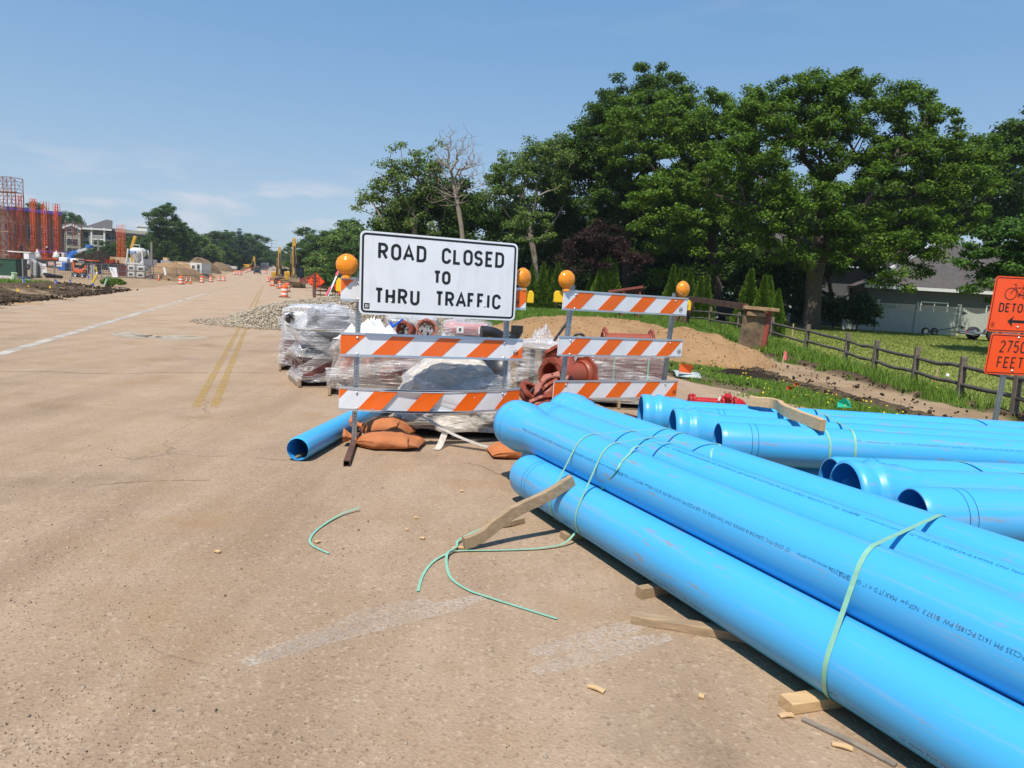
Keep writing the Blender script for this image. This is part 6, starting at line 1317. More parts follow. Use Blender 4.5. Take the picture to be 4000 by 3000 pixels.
# ------------------------------------------------------------------ excavators
MYELC = mat('machine_yellow', (.62, .34, .03), .5, var=.15, scale=3, dirt=(.25, .16, .08), dirt_amt=.35); MMUD = mat('muddy_steel', (.24, .165, .095), .8, .2, var=.35, scale=4, dirt=(.10, .07, .045), dirt_amt=.5); MDK = mat('machine_black', (.03, .03, .032), .5, var=.3)
def excavator(label, loc, rz, s=1.0, up=7.3):
    t_ = thing('excavator', label, 'excavator', loc, rz, 'yellow excavators beside the road'); t_.scale = (s,) * 3
    for x in (-1.25, 1.25):
        b = MB(); pr = [(2.2 + .5 * math.cos(a), .5 + .5 * math.sin(a)) for a in np.linspace(-PI / 2, PI / 2, 9)] + [(-2.2 - .5 * math.cos(a), .5 - .5 * math.sin(a)) for a in np.linspace(-PI / 2, PI / 2, 9)]
        b.add([(x + dx, y, z) for dx in (-.36, .36) for y, z in pr], [tuple(range(18)), tuple(range(35, 17, -1))] + [(i, (i + 1) % 18, 18 + (i + 1) % 18, 18 + i) for i in range(18)])
        for k in range(18): y, z = pr[k]; y2, z2 = pr[(k + 1) % 18]; b.bar((x, (y + y2) / 2, (z + z2) / 2) , (x + .0, (y + y2) / 2 + .001, (z + z2) / 2), .1) if False else b.box((x, y, z), (.78, .09, .09))
        b.build('track', MMUD, t_)
    b = MB(); b.cyl((0, 0, .8), (0, 0, 1.1), .8, 20); b.build('turntable', MDK, t_)
    b = MB(); b.box((0, .9, 1.75), (2.7, 3.0, 1.2)); b.box((0, 2.3, 1.75), (2.6, .5, 1.3)); b.build('engine_house', MYELC, t_, bevel=.08)
    b = MB(); b.box((-.85, -.75, 1.5), (.95, .5, .8)); b.box((-.85, -1.02, 1.95), (.9, .05, .06)); b.box((-.85, -1.02, 1.5), (.05, .05, .8)); b.build('side_box', MYELC, t_, bevel=.03)
    b = MB(); b.box((.95, -.35, 2.15), (.98, 1.7, 1.95)); c_ = b.build('cab', MDK, t_, bevel=.06); b = MB(); b.box((.95, -1.215, 2.35), (.80, .03, 1.25)); b.box((.95, -1.215, 1.48), (.80, .03, .36)); b.box((1.452, -.4, 2.5), (.03, 1.3, .95)); b.build('cab_glass', mat('cab_glass', (.05, .075, .09), .12, var=.2), c_)
    b = MB(); pts = [(-.15, -.5, 1.5), (-.15, -1.5, 3.6), (-.15, -2.2, up * .72), (-.15, -2.6, up)]; ws = (.55, .75, .62, .42)
    for i in range(3): b.bar(pts[i], pts[i + 1], .50, ws[i], up=(0, 1, 0))
    b.build('boom', MYELC, t_, bevel=.03)
    b = MB(); b.bar((-.15, -2.7, up + .2), (-.15, -3.35, 1.9), .40, .46, up=(0, 1, 0)); b.build('stick', MYELC, t_, bevel=.03)
    for x in (-.55, .25): b = MB(); b.cyl((x, -.9, 1.5), (x, -1.9, up * .5), .12, 10); b.cyl((x, -1.9, up * .5), (x, -2.2, up * .72), .07, 10, 1); b.build('hydraulic_ram', [MDK, MRIM], t_)
    b = MB(); b.cyl((-.15, -3.05, up * .86), (-.15, -3.55, up * .42), .13, 10); b.cyl((-.15, -3.55, up * .42), (-.15, -3.7, 2.1), .07, 10, 1); b.build('hydraulic_ram', [MDK, MRIM], t_)
    b = MB(); b.box((-.15, -3.45, 1.75), (.9, .5, .5)); b.build('linkage', MMUD, t_, bevel=.03)
    b = MB(); P = []
    for x in (-.95, .65): P.append([(x, -3.1 + .0, 1.55), (x, -3.95, 1.45), (x, -4.25, .9), (x, -4.1, .3), (x, -3.6, .02), (x, -3.0, .10)])
    b.sheet(P, 0, False); b.add(P[0], [tuple(range(6))]); b.add(P[1], [tuple(range(5, -1, -1))])
    for k in range(5): b.box((-.85 + .35 * k, -2.95, .08), (.12, .3, .08))
    b.build('bucket', MMUD, t_, bevel=.02); return t_
excavator('larger excavator with its bucket down in front, nearest on the road edge', tuple(gpos(1147, 111)), ROADROT + .02, 1.0, 7.2); excavator('second excavator parked behind the first, its arm shorter in view', tuple(gpos(1090, 140)), ROADROT + .05, .98, 7.0)
excavator('distant excavator far past the sand pile by the road end', tuple(gpos(976, 262)), ROADROT + .8, .85, 5.6)
# stacked timber/soil heaps on the verges
RA = ROADROT + PI / 2
for nm, s_, t_off, rx, ry, h, rot, lb_, m_ in (('sand_pile', 132, -14.4, 19, 4.2, 2.3, RA, 'tall tan sand pile at the roadside behind the line of barrels', MSANDP), ('sand_pile', 163, -14.5, 14, 4.4, 1.7, RA, 'long tan fill bank beyond the tall roadside sand pile', MSANDP), ('earth_heap', 196, -15.5, 17, 4.6, 2.5, RA, 'ridge of dug brown earth past the fill bank', MDIRTB), ('earth_heap', 232, -13.5, 9, 3.6, 2.4, RA, 'brown earth heap close to the dark car', MDIRTB), ('earth_heap', 176, 5.6, 9, 2.0, 2.0, RA, 'heap of broken brown earth behind the excavators', MDIRTB), ('earth_heap', 113, 2.4, 4.5, 1.3, .7, RA, 'low soil heap against the excavator tracks', MDIRTB)):
    mound(nm, lb_, 'sand pile' if m_ is MSANDP else 'earth heap', tuple(st(s_, t_off))[:2], rx, ry, h, rot, m_, 3 + s_ * .37, .2 if m_ is MSANDP else .5, nr=22, na=64)
mound('earth_heap', 'low brown earth heap in front of the wire fence', 'earth heap', tuple(gpos(655, 103))[:2], 3.2, 1.6, .8, .1, MDIRTB, 13.8, .5, nr=20, na=48)
mound('soil_pile', 'tall black soil pile in front of the apartment building', 'soil pile', tuple(gpos(398, 116))[:2], 3.6, 3.2, 3.1, 0, MSOIL, 6.2, .35, nr=22, na=50); mound('soil_pile', 'lower black soil pile behind the blue lift', 'soil pile', tuple(gpos(318, 122))[:2], 3.2, 3, 2.0, 0, MSOIL, 9.2, .35, nr=20, na=44)
# ------------------------------------------------------------------ orange diamond signs
def diamond(label, px_, py_, Y, half, lines, lower=None, rz=0.0):
    c = at(px_, py_, Y); t_ = thing('roadwork_sign', label, 'sign', (c.x, c.y, gz(c)), 0, 'orange diamond road signs', world=True); d_ = (Vector((0, 0, 0)) - Vector((c.x, c.y, 0))).normalized(); xr_ = Vector((-d_.y, d_.x, 0)); F_ = Face(c - xr_ * half + Vector((0, 0, half)), c + xr_ * half + Vector((0, 0, half)), c - xr_ * half - Vector((0, 0, half)))
    b = MB(); F_.slab(b, [(half, 0), (2 * half, half), (half, 2 * half), (0, half)], 0, -.02); b.build('sign_panel', MOSIGN, t_)
    b = MB(); k = half * .93
    for q in stroke2([(half, half - k), (half + k, half), (half, half + k), (half - k, half)], half * .035, True): F_.quad(b, q[::-1], .004)
    h = half * .27; v = half - h * 1.72
    for i, tx in enumerate(lines): F_.word(b, tx, half, v + i * h * 1.25, h, h * .17, h * .13, .9, .005, center=True)
    b.build('lettering', MBS, t_)
    if lower:
        w, h2 = half * .66, half * .52; F2_ = Face(F_.p(half - w / 2, half * 2.12), F_.p(half + w / 2, half * 2.12), F_.p(half - w / 2, half * 2.12 + h2)); b = MB(); F2_.slab(b, [(0, 0), (w, 0), (w, h2), (0, h2)], 0, -.02); b.build('lower_panel', MOSIGN, t_); b = MB()
        for i, tx in enumerate(lower): F2_.word(b, tx, w / 2, h2 * (.14 + .42 * i), h2 * .32, h2 * .055, h2 * .05, .9, .005, center=True)
        b.build('lettering', MBS, t_)
    b = MB(); g_ = gz(c); 
    for s in (-.35, .35): q = c + xr_ * half * s; b.bar((q.x, q.y + .04, g_), (q.x, q.y + .04, c.z + half * .5), .06)
    b.build('stand', MSTEEL, t_); return t_
diamond('large orange diamond sign reading ROAD WORK AHEAD behind the rusty post', 1234, 1099, 68, .84, ('ROAD', 'WORK', 'AHEAD')); diamond('distant orange diamond sign over a small plate beside the excavator cab', 1197, 1053, 135, .70, ('ROAD', 'CLOSED', 'AHEAD'), ('500', 'FEET')); diamond('orange diamond sign half hidden behind the yellow light case', 1330, 1122, 62, .72, ('ROAD', 'WORK', 'AHEAD'))
# rusty shoring frames by the road
t_ = thing('shoring_rack', 'rusty steel shoring frame with a tall post before the diamond sign', 'steel frame', tuple(gpos(1232, 60)), 0, world=True)
a = gpos(1228, 60); b = MB(); b.bar((a.x, a.y, a.z - .1), (a.x, a.y, a.z + 2.05), .20, .20); b.build('tall_post', MRUST, t_)
for z in (.25, .62, .95): c = gpos(1345, 63); b = MB(); b.bar((a.x + .15, a.y + .2, a.z + z), (c.x, c.y, c.z + z), .10 if z < .9 else .16, .10); b.build('rail', MRUST, t_)
for px_ in (1252, 1276, 1300, 1318): c = gpos(px_, 61.5); b = MB(); b.bar((c.x, c.y, c.z), (c.x, c.y, c.z + .98), .05, .05); b.build('picket', MRUST, t_)
t_ = thing('shoring_rack', 'faded red steel frame of slanted beams beside the excavator cab', 'steel frame', tuple(gpos(1200, 90)), 0, world=True)
for (x0, y0, x1, y1) in ((1168, 1106, 1224, 1072), (1180, 1090, 1224, 1074), (1195, 1106, 1215, 1088), (1170, 1092, 1200, 1106), (1110, 1086, 1072, 1090), (1080, 1096, 1095, 1084)):
    b = MB(); b.bar(at(x0, y0, 92), at(x1, y1, 90), .16, .14); b.build('beam', MREDST if x0 > 1150 else MRUST, t_)
MGRNP = mat('green_pipe_plastic', (.16, .50, .36), .5, var=.1)
a, c = gpos(1275, 64), gpos(1310, 61); b = MB(); b.cyl(Vector((0, 0, .2)), c - a + Vector((0, 0, .12)), .10, 10); tag(b.build('green_pipe', MGRNP, off=None), 'short green pipe lying in the grass under the rusty frame', 'pipe').location = a
p = Vector((-7.05, 26.1, .86)); t_ = thing('survey_lath', 'leaning survey lath painted red and white, stuck in the gravel heap', 'lath', tuple(p)); b = MB(); tp = Vector((.52, .3, 1.28)); b.bar((0, 0, -.2), tp, .06, .02, up=(0, 1, 0)); b.build('lath', MW, t_); b = MB(); b.bar(tp * .0, tp * .38, .066, .026, up=(0, 1, 0)); b.bar(tp * .72, tp * .93, .066, .026, up=(0, 1, 0)); b.build('red_band', MPINKF, t_); b = MB(); b.bar(tp * .93, tp * 1.02, .075, .03, up=(0, 1, 0)); b.build('orange_tip', MFLAG, t_)
# far end of the road: closed with striped barricades
for k, (px_, Y) in enumerate(((1008, 300), (1033, 292))):
    p = gpos(px_, Y); t_ = thing('road_barricade', ('far striped barricade closing the road beyond the dark car', 'far striped barricade with a small white sign on top')[k], 'barricade', tuple(p), ROADROT, 'far barricades at the end of the road')
    for z in (.35, .85, 1.35):
        b = MB(); b.box((0, 0, z), (4.6, .05, .32), mi=0)
        for j in range(6): b.prism([(-2.2 + .75 * j, z - .155), (-1.85 + .75 * j, z - .155), (-1.65 + .75 * j, z + .155), (-2.0 + .75 * j, z + .155)], -.032, -.026, mi=1)
        b.build('rail', [MW, MBO], t_)
    for x in (-1.8, 1.8): b = MB(); b.box((x, .06, .8), (.08, .08, 1.6)); b.build('post', MSTEEL, t_)
    if k: b = MB(); b.box((0, -.05, 2.2), (3.0, .04, 1.2)); b.build('sign_panel', MW, t_); b = MB(); b.box((0, -.08, 2.35), (2.2, .01, .14)); b.box((0, -.08, 2.05), (1.6, .01, .14)); b.build('lettering', MBS, t_)
MCONC = mat('pale_concrete', (.55, .53, .50), .85, var=.1)
for k, (px0, px1, Y, z, lb_) in enumerate(((985, 1062, 285, .45, 'long low white barrier across the far road end'), (838, 895, 235, 1.4, 'white concrete slab edge on the far bank'), (893, 925, 225, 1.1, 'second white slab on the far bank nearer the dark car'))):
    a, c = gpos(px0, Y), gpos(px1, Y); b = MB(); b.bar(Vector((0, 0, z)), c - a + Vector((0, 0, z)), 1.2, .8); tag(b.build('concrete_barrier', MCONC), lb_, 'barrier').location = a
# utility poles
def pole(label, px_, Y, h, arms):
    p = gpos(px_, Y); t_ = thing('utility_pole', label, 'pole', tuple(p)); b = MB(); b.cyl((0, 0, -1), (0, 0, h), .22, 8, r2=.16); b.build('shaft', mat('pole_wood', (.25, .22, .19), .9), t_)
    for z, w in arms: b = MB(); b.box((0, 0, h - z), (w, .25, .25)); b.build('crossarm', MSTEEL, t_)
    return t_
pole('plain grey pole in front of the far trees', 1047, 300, 7.0, ()); pole('far pylon with crossarms above the treetops', 1060, 520, 18.5, ((.6, 9), (3, 8), (5.4, 9))); pole('thin wooden post behind the black soil pile', 386, 125, 4.6, ()); pole('thin wooden post beside the white silo', 593, 118, 4.8, ())
# ------------------------------------------------------------------ building site on the far side of the road
def brickmat(name, a, c, mortar, sc=1.6):
    t = NT(name); v = t.coord((1, 1, 1), (PI / 2, 0, 0)); bt = t.n('TexBrick'); bt.inputs['Scale'].default_value = sc; bt.inputs['Color1'].default_value = (*a, 1); bt.inputs['Color2'].default_value = (*c, 1); bt.inputs['Mortar'].default_value = (*mortar, 1); bt.inputs['Mortar Size'].default_value = .015; t.l(v, bt.inputs['Vector'])
    t.col(t.mix(t.ramp(t.noise(t.coord(), .25, 5), (.35, 0.), (.7, .5)), bt.outputs['Color'], mul(a, .8))); t.p.inputs['Roughness'].default_value = .9; return t.m
MBRK = brickmat('brown_brick', (.25, .125, .062), (.31, .16, .085), (.30, .19, .12)); MBEIGE = brickmat('beige_block', (.34, .26, .18), (.38, .30, .21), (.36, .29, .21), .8)
MSCAF = mat('red_scaffold_steel', (.42, .065, .025), .5, .2, var=.2); MMAST = mat('orange_mast_steel', (.80, .13, .03), .5, 0, var=.12); MBLUE = mat('blue_membrane', (.10, .09, .48), .6, var=.2)
# brick building
a = at(-260, 990, 112); c = at(246, 990, 127); c0 = Vector((a.x, a.y, 0)); c1 = Vector((c.x, c.y, 0)); dx_ = (c1 - c0).normalized(); ang = math.atan2(dx_.y, dx_.x); L = (c1 - c0).length; zb = .6
t_ = thing('brick_building', 'half-built brown brick building with blue membrane along its roof edge', 'building', (c0.x, c0.y, zb), ang); Ht = 9.5
b = MB(); b.box((L / 2 + 1.8, 8, Ht / 2 - .5), (L - 3.6, 16, Ht + 1)); b.build('brick_wall', MBRK, t_)
b = MB(); b.box((L * .30, -.25, 3.9), (8.2, .7, 8.8)); b.build('block_wall', MBEIGE, t_)
b = MB(); 
for x in (L * .24, L * .33): b.prism([(x - 1.1, 0), (x + 1.1, 0), (x + 1.1, 3.0)] + [(x + 1.1 * math.cos(q), 3.0 + 1.1 * math.sin(q)) for q in np.linspace(.3, PI - .3, 7)] + [(x - 1.1, 3.0)], -.66, -.62)
b.build('archway', MBLK, t_)
b = MB(); b.box((L * .76, -.4, Ht + .15), (L * .44, 1.2, .5)); b.build('roof_membrane', MBLUE, t_); b = MB(); b.box((L * .90, -1.2, 2.9), (L * .20, 2.6, .4)); b.build('canopy', MBLUE, t_)
for k in range(5):
    x = L * (.52 + .105 * k); b = MB(); b.box((x, -.02, 6.0), (1.0, .12, 2.4)); w_ = b.build('window', MSTEEL, t_); b = MB(); b.box((x, -.10, 6.0), (.84, .03, 2.2)); b.build('pane', MGLASS, w_)
b = MB(); b.box((L * .7, 6, Ht + .3), (L * .5, 6, .7)); b.build('roof_stack', MTRIM, t_)
def lattice(name, label, cat, base, h, w, rungs, m, group, double=True, gap=2.4, rz=0.0, parts='mast'):
    t_ = thing(name, label, cat, base, rz, group)
    for x in ((-gap / 2, gap / 2) if double else (0,)):
        b = MB(); th = .05
        for sx in (-w / 2, w / 2):
            for sy in (-w / 2, w / 2): b.box((x + sx, sy, h / 2), (th, th, h))
        n = int(h / rungs)
        for k in range(n + 1):
            z = k * rungs
            b.box((x, -w / 2, z), (w, .045, .045)); b.box((x, 0, z), (.04, w, .04)) if k % 3 == 0 else None
            if k < n: b.bar((x - w / 2 * (-1) ** k, -w / 2, z), (x + w / 2 * (-1) ** k, -w / 2, z + rungs), .035)
        b.build(parts, m, t_)
    if double:
        b = MB()
        for z in (h * .30, h * .55, h * .78): b.bar((-gap / 2, 0, z), (gap / 2, 0, z + .8), .06)
        b.build('tie_brace', MSTEEL, t_)
    return t_
GM = 'red mast climber towers along the brick wall'
for k, (x0, x1, ytop, Y) in enumerate(((74, 99, 762, 112), (127, 149, 776, 114.5), (170, 195, 788, 117), (216, 237, 796, 119))):
    p = gpos((x0 + x1) / 2, Y); tp = at((x0 + x1) / 2, ytop, Y).z; s = Y / FPX
    lattice('mast_tower', ('red lattice mast pair closest to the tall scaffold', 'red lattice mast pair, second from the tall scaffold', 'red lattice mast pair, third from the tall scaffold', 'red lattice mast pair at the free corner of the brick building')[k], 'mast', (p.x, p.y, .5), tp - .5, .50, .85, MMAST, GM, True, (x1 - x0) * s - .5, -.3)
for k, (px_, lb_) in enumerate(((466, 'single orange mast by the apartment balconies, nearer the soil pile'), (483, 'single orange mast by the apartment balconies, nearer the silo'))): p = gpos(px_, 150); lattice('mast_tower', lb_, 'mast', (p.x, p.y, p.z), at(px_, 878, 150).z - p.z, .62, .7, MMAST, GM, False)
def scaffold(label, px0, px1, ytop, Y, dep, bay=2.0, m=MSCAF, planks=True):
    p0, p1 = gpos(px0, Y), gpos(px1, Y); zt = at((px0 + px1) / 2, ytop, Y).z; zb = p1.z; w = p1.x - p0.x; t_ = thing('scaffold', label, 'scaffold', (p0.x, Y, zb), -.12); h = zt - zb; nx = max(1, round(w / 1.6)); nz = max(1, round(h / bay))
    for i in range(nx + 1):
        b = MB()
        for y in (0, dep): b.box((w * i / nx, y, h / 2), (.075, .075, h))
        for k in range(nz * 4 + 1): b.box((w * i / nx, dep / 2, h * k / nz / 4), (.05, dep, .05))
        b.build('frame', m, t_)
    b = MB()
    for i in range(nx):
        for k in range(nz):
            x0, x1, z0, z1 = w * i / nx, w * (i + 1) / nx, h * k / nz, h * (k + 1) / nz
            for y in (0, dep): b.bar((x0, y, z0), (x1, y, z1), .045); b.bar((x1, y, z0), (x0, y, z1), .045) if (i + k) % 2 else None; b.box(((x0 + x1) / 2, y, z1), (x1 - x0, .05, .05))
    b.build('cross_brace', mat('scaffold_grey', (.22, .19, .19), .6, .3, var=.2), t_)
    if planks:
        for k in range(1, nz + 1, 2): b = MB(); b.box((w / 2, dep / 2, h * k / nz + .05), (w * .98, dep * .8, .07)); b.build('plank_deck', MWOODN, t_)
    return t_
scaffold('tall scaffold rising above the brick building at the edge of view', -40, 64, 690, 108, 2.2); scaffold('lower scaffold tower at the far corner of the brick building', 258, 297, 866, 130, 1.8); scaffold('low scaffold with plank decks before the block archway', -30, 44, 860, 104, 1.5, 1.8)
# work platform with workers at the wall foot
p = gpos(160, 110); t_ = thing('work_platform', 'long dark red work platform at the foot of the masts', 'platform', (p.x, p.y, p.z), -.25); b = MB(); b.box((0, 0, 1.3), (8.2, 1.4, .25)); b.box((0, 0, .6), (8.0, 1.0, 1.0), mi=1); b.build('deck', [MSCAF, MBLK], t_)
for x in np.linspace(-4, 4, 9): b = MB(); b.box((x, -.7, 1.95), (.07, .07, 1.1)); b.build('rail_post', MSCAF, t_)
b = MB(); b.box((0, -.7, 2.45), (8.1, .06, .06)); b.box((0, -.7, 2.0), (8.1, .06, .06)); b.build('guard_rail', MSCAF, t_)
def person(label, loc, rz, vest, hat=(.75, .75, .72), bend=0.0):
    t_ = thing('person', label, 'person', loc, rz); me = bpy.data.meshes.new('person_body'); J = [(0, 0, .95), (0, -.02 - bend * .2, 1.22), (0, -.04 - bend * .4, 1.45 - bend * .1), (0, -.05 - bend * .5, 1.55 - bend * .15), (0, -.07 - bend * .6, 1.68 - bend * .2), (.20, -.04 - bend * .4, 1.42 - bend * .1), (.27, -.08 - bend * .4, 1.15), (.22, -.28 - bend * .3, 1.0), (-.20, -.04 - bend * .4, 1.42 - bend * .1), (-.27, -.10 - bend * .4, 1.16), (-.22, -.30 - bend * .3, 1.02), (.10, 0, .90), (.12, -.02, .50), (.12, .02, .08), (.12, -.14, .04), (-.10, 0, .90), (-.12, .02, .50), (-.12, .05, .08), (-.12, -.11, .04)]
    E = [(0, 1), (1, 2), (2, 3), (3, 4), (2, 5), (5, 6), (6, 7), (2, 8), (8, 9), (9, 10), (0, 11), (11, 12), (12, 13), (13, 14), (0, 15), (15, 16), (16, 17), (17, 18)]; R = [.15, .14, .16, .06, .10, .07, .05, .04, .07, .05, .04, .10, .075, .055, .045, .10, .075, .055, .045]
    me.from_pydata(J, E, []); ob = bpy.data.objects.new('body', me); COL.objects.link(ob); ob.parent = t_; me.materials.append(mat('work_clothes', vest, .8, var=.2)); sk = ob.modifiers.new('skin', 'SKIN')
    for v_, r in zip(me.skin_vertices[0].data, R): v_.radius = (r, r)
    me.skin_vertices[0].data[0].use_root = True; ob.modifiers.new('round', 'SUBSURF').render_levels = 1
    b = MB(); b.blob((0, -.07 - bend * .6, 1.74 - bend * .2), (.13, .15, .10), 6, 0); b.build('hard_hat', mat('hat_white', hat, .4), t_); return t_
p = gpos(88, 110); person('worker in dark clothes standing on the red platform by the tall scaffold', (p.x, p.y, p.z + 1.42), 0, (.04, .05, .08)); p = gpos(188, 110); person('worker in a white hard hat bending over on the red platform', (p.x, p.y, p.z + 1.42), .4, (.05, .05, .06), bend=.8)
MBAG = mat('white_woven_sack', (.60, .58, .53), .8, var=.12, bump=.3, bscale=6)
for k, (px_, yt, yb) in enumerate(((143, 972, 1012), (217, 979, 1010))):
    Y = 107; a = at(px_, yt, Y); c = at(px_ + 4, yb, Y); t_ = thing('hanging_sack', ('white sack hanging from the platform by the second mast pair', 'white sack hanging from the platform near the corner mast pair')[k], 'sack', (c.x, c.y, c.z), 0, 'white sacks hanging on the platform'); H_ = a.z - c.z; b = MB(); b.lathe([(.02, 0), (.50, .05), (.52, .25 * H_), (.30, .6 * H_), (.10, .9 * H_), (.06, H_)], 14); b.build('sack_body', MBAG, t_)
for k, (px_, w) in enumerate(((226, .9), (237, 1.0), (248, .8))): p = gpos(px_, 110.5); b = MB(); b.box((0, 0, .45), (w, .8, .9)); tag(b.build('material_bundle', (MBAG, MWOODN, MBAG)[k], bevel=.08), ('cream bundle of material on the platform end', 'tan crate of material on the platform end', 'pale lumpy bundle at the very end of the platform')[k], 'bundle').location = Vector((p.x, p.y, p.z + 1.42))
# utility cart/telehandler cab
p = gpos(98, 100); t_ = thing('site_truck', 'white flat-roofed site truck in front of the tall scaffold', 'truck', tuple(p), .1); b = MB(); b.box((0, 0, .95), (2.0, 1.8, .5)); b.box((.7, 0, 1.7), (.7, 1.8, 1.1)); b.build('body', MW, t_, bevel=.05); b = MB(); b.box((-.2, 0, 2.35), (3.0, 1.9, .12)); b.build('canopy', MW, t_); b = MB(); b.box((.32, 0, 1.75), (.06, 1.5, .8)); b.build('windscreen', MGLASS, t_)
for x in (-.7, .7): wheel(t_, (x, -.85, .42), .42, .3); wheel(t_, (x, .85, .42), .42, .3)
# boom lift
MLB = mat('lift_blue', (.03, .15, .48), .4, var=.08); p = gpos(283, 105); t_ = thing('boom_lift', 'blue and white boom lift with its arm half raised', 'lift', (p.x, p.y, p.z), -.1)
for x in (-1.1, 1.1): wheel(t_, (x, -.9, .5), .5, .42); wheel(t_, (x, .9, .5), .5, .42)
b = MB(); b.box((0, 0, .75), (2.4, 1.4, .5)); b.build('chassis', MDK, t_, bevel=.04); b = MB(); b.box((-.75, 0, 1.45), (1.3, 1.9, .8)); b.box((.95, 0, 1.4), (1.2, 1.9, .75)); b.build('counterweight', MW, t_, bevel=.12); b = MB(); b.box((-.25, 0, 1.75), (.6, .6, 1.1)); b.bar((-.3, 0, 2.0), (.25, 0, 2.7), .5, .5); b.build('turret', MLB, t_, bevel=.05)
b = MB(); b.bar((0, 0, 2.55), (2.6, 0, 3.35), .34, .36); b.build('arm', mat('lift_grey', (.5, .54, .6), .4, .2), t_, bevel=.03); b = MB(); b.bar((-.2, 0, 2.45), (.9, 0, 2.85), .42, .44); b.box((2.75, 0, 3.65), (.75, .8, .4)); b.bar((2.5, 0, 3.3), (2.6, 0, 2.8), .14); b.build('knuckle', MLB, t_, bevel=.04)
p = gpos(248, 104); b = MB(); b.box((0, 0, .55), (1.0, .9, 1.1)); t2 = tag(b.build('generator', MLB, bevel=.06), 'blue generator box beside the boom lift', 'generator'); t2.location = p
# silo, bags and stacks
MSILO = mat('white_silo_paint', (.66, .65, .61), .5, var=.08, dirt=(.4, .37, .32), dirt_amt=.35); p = gpos(541, 101); s = 101 / FPX; t_ = thing('mortar_silo', 'white mortar silo with a conical hopper on a braced frame', 'silo', tuple(p)); zz = lambda y: at(541, y, 101).z - p.z; wS_ = 58 * s
b = MB(); b.lathe([(0, zz(968)), (.6, zz(968)), (wS_ / 2, zz(975)), (wS_ / 2, zz(992)), (.22, zz(1024)), (.22, zz(1028))], 28); b.build('hopper', MSILO, t_); b = MB(); b.box((-.2, -wS_ / 2 - .0, zz(986)), (.9, .06, .30)); b.build('name_plate', MLB, t_); b = MB(); b.box((-.2, -wS_ / 2 - .035, zz(986)), (.55, .02, .09)); b.build('plate_mark', MW, t_)
for sx in (-1, 1):
    for sy in (-1, 1): b = MB(); b.bar((sx * wS_ * .46, sy * wS_ * .40, zz(974)), (sx * wS_ * .56, sy * wS_ * .46, zz(1042)), .16); b.bar((sx * wS_ * .56, sy * wS_ * .46, zz(1024)), (sx * wS_ * .56, sy * wS_ * .46, 0), .18); b.build('leg', MSILO, t_)
b = MB()
for sy in (-1, 1): b.bar((-wS_ * .56, sy * wS_ * .46, zz(1030)), (wS_ * .56, sy * wS_ * .46, zz(1030)), .18); b.bar((-wS_ * .56, sy * wS_ * .46, zz(1046)), (-wS_ * .3, sy * wS_ * .46, zz(1030)), .12); b.bar((wS_ * .56, sy * wS_ * .46, zz(1046)), (wS_ * .3, sy * wS_ * .46, zz(1030)), .12)
b.build('brace', MSILO, t_); b = MB(); b.tube([(-.5, -.5, zz(968)), (-.5, -.5, zz(966) + .3), (.5, -.5, zz(966) + .3), (.5, -.5, zz(968))], .04, 6); b.build('top_rail', MSILO, t_)
for k, (px_, z) in enumerate(((519, 0), (519, .85), (553, 0), (553, .85))):
    q = gpos(px_, 98); t_ = thing('bulk_bag', ('white bulk bag under the silo, bottom of the stack beside the red tubes', 'white bulk bag under the silo, top of the stack beside the red tubes', 'white bulk bag under the silo, bottom of the stack beside the wire fence', 'white bulk bag under the silo, top of the stack beside the wire fence')[k], 'bag', (q.x, q.y, q.z + z), .1 * k, 'white bulk bags under the silo'); b = MB(); b.box((0, 0, .42), (1.05, 1.0, .80)); b.build('bag_body', MBAG, t_, bevel=.14, ); b = MB(); b.box((0, -.52, .42), (.5, .02, .22)); b.build('bag_print', MDK, t_)
q = gpos(482, 99); t_ = thing('shoring_stack', 'stack of dark red shoring tubes standing behind the wire fence', 'tube stack', tuple(q))
for k in range(9): b = MB(); b.cyl((-.7 + .175 * k, .1 * (k % 2), 0), (-.7 + .175 * k, .1 * (k % 2), 1.55), .085, 8); b.build('tube', mat('dark_red_tube', (.16, .03, .02), .6, var=.3), t_)
q = gpos(470, 103); t_ = thing('lumber_stack', 'stack of pale lumber above the dark red tubes', 'lumber', (q.x, q.y, q.z + 1.6), .1); b = MB()
for k in range(6): b.box((random.uniform(-.1, .1), 0, .08 + .15 * k), (2.2, 1.0, .11))
b.build('boards', MWOODN, t_); b = MB(); b.box((0, 0, -.8), (2.0, 1.0, 1.6)); b.build('base_crate', MDK, t_)
q = gpos(312, 88); t_ = thing('mini_loader', 'small orange machine with a raised frame behind the wire fence', 'loader', tuple(q), .2); b = MB(); b.box((.0, 0, .75), (1.1, .9, .5)); b.bar((-.6, 0, .7), (-.75, 0, 1.9), .14, .2); b.bar((.5, 0, .9), (.7, 0, 1.5), .14, .2); b.build('body', MBO, t_, bevel=.05)
for x in (-.35, .45): wheel(t_, (x, -.45, .33), .33, .25); wheel(t_, (x, .45, .33), .33, .25)
q = gpos(340, 100); t_ = thing('rack', 'open rack of red and grey site materials behind the wire fence', 'rack', tuple(q)); b = MB()
for z in (.5, 1.1, 1.7): b.box((0, 0, z), (3.4, 1.0, .07))
for x in (-1.6, 0, 1.6): b.box((x, 0, .9), (.08, 1.0, 1.8))
b.build('rack_frame', MDK, t_); b = MB(); rr = random.Random(5)
for k in range(22): b.box((rr.uniform(-1.5, 1.5), rr.uniform(-.3, .3), .62 + .6 * (k % 3)), (rr.uniform(.2, .9), .5, rr.uniform(.1, .3)), mi=k % 4)
b.build('stored_material', [MSCAF, MSTEEL, MBO, MWOODN], t_)
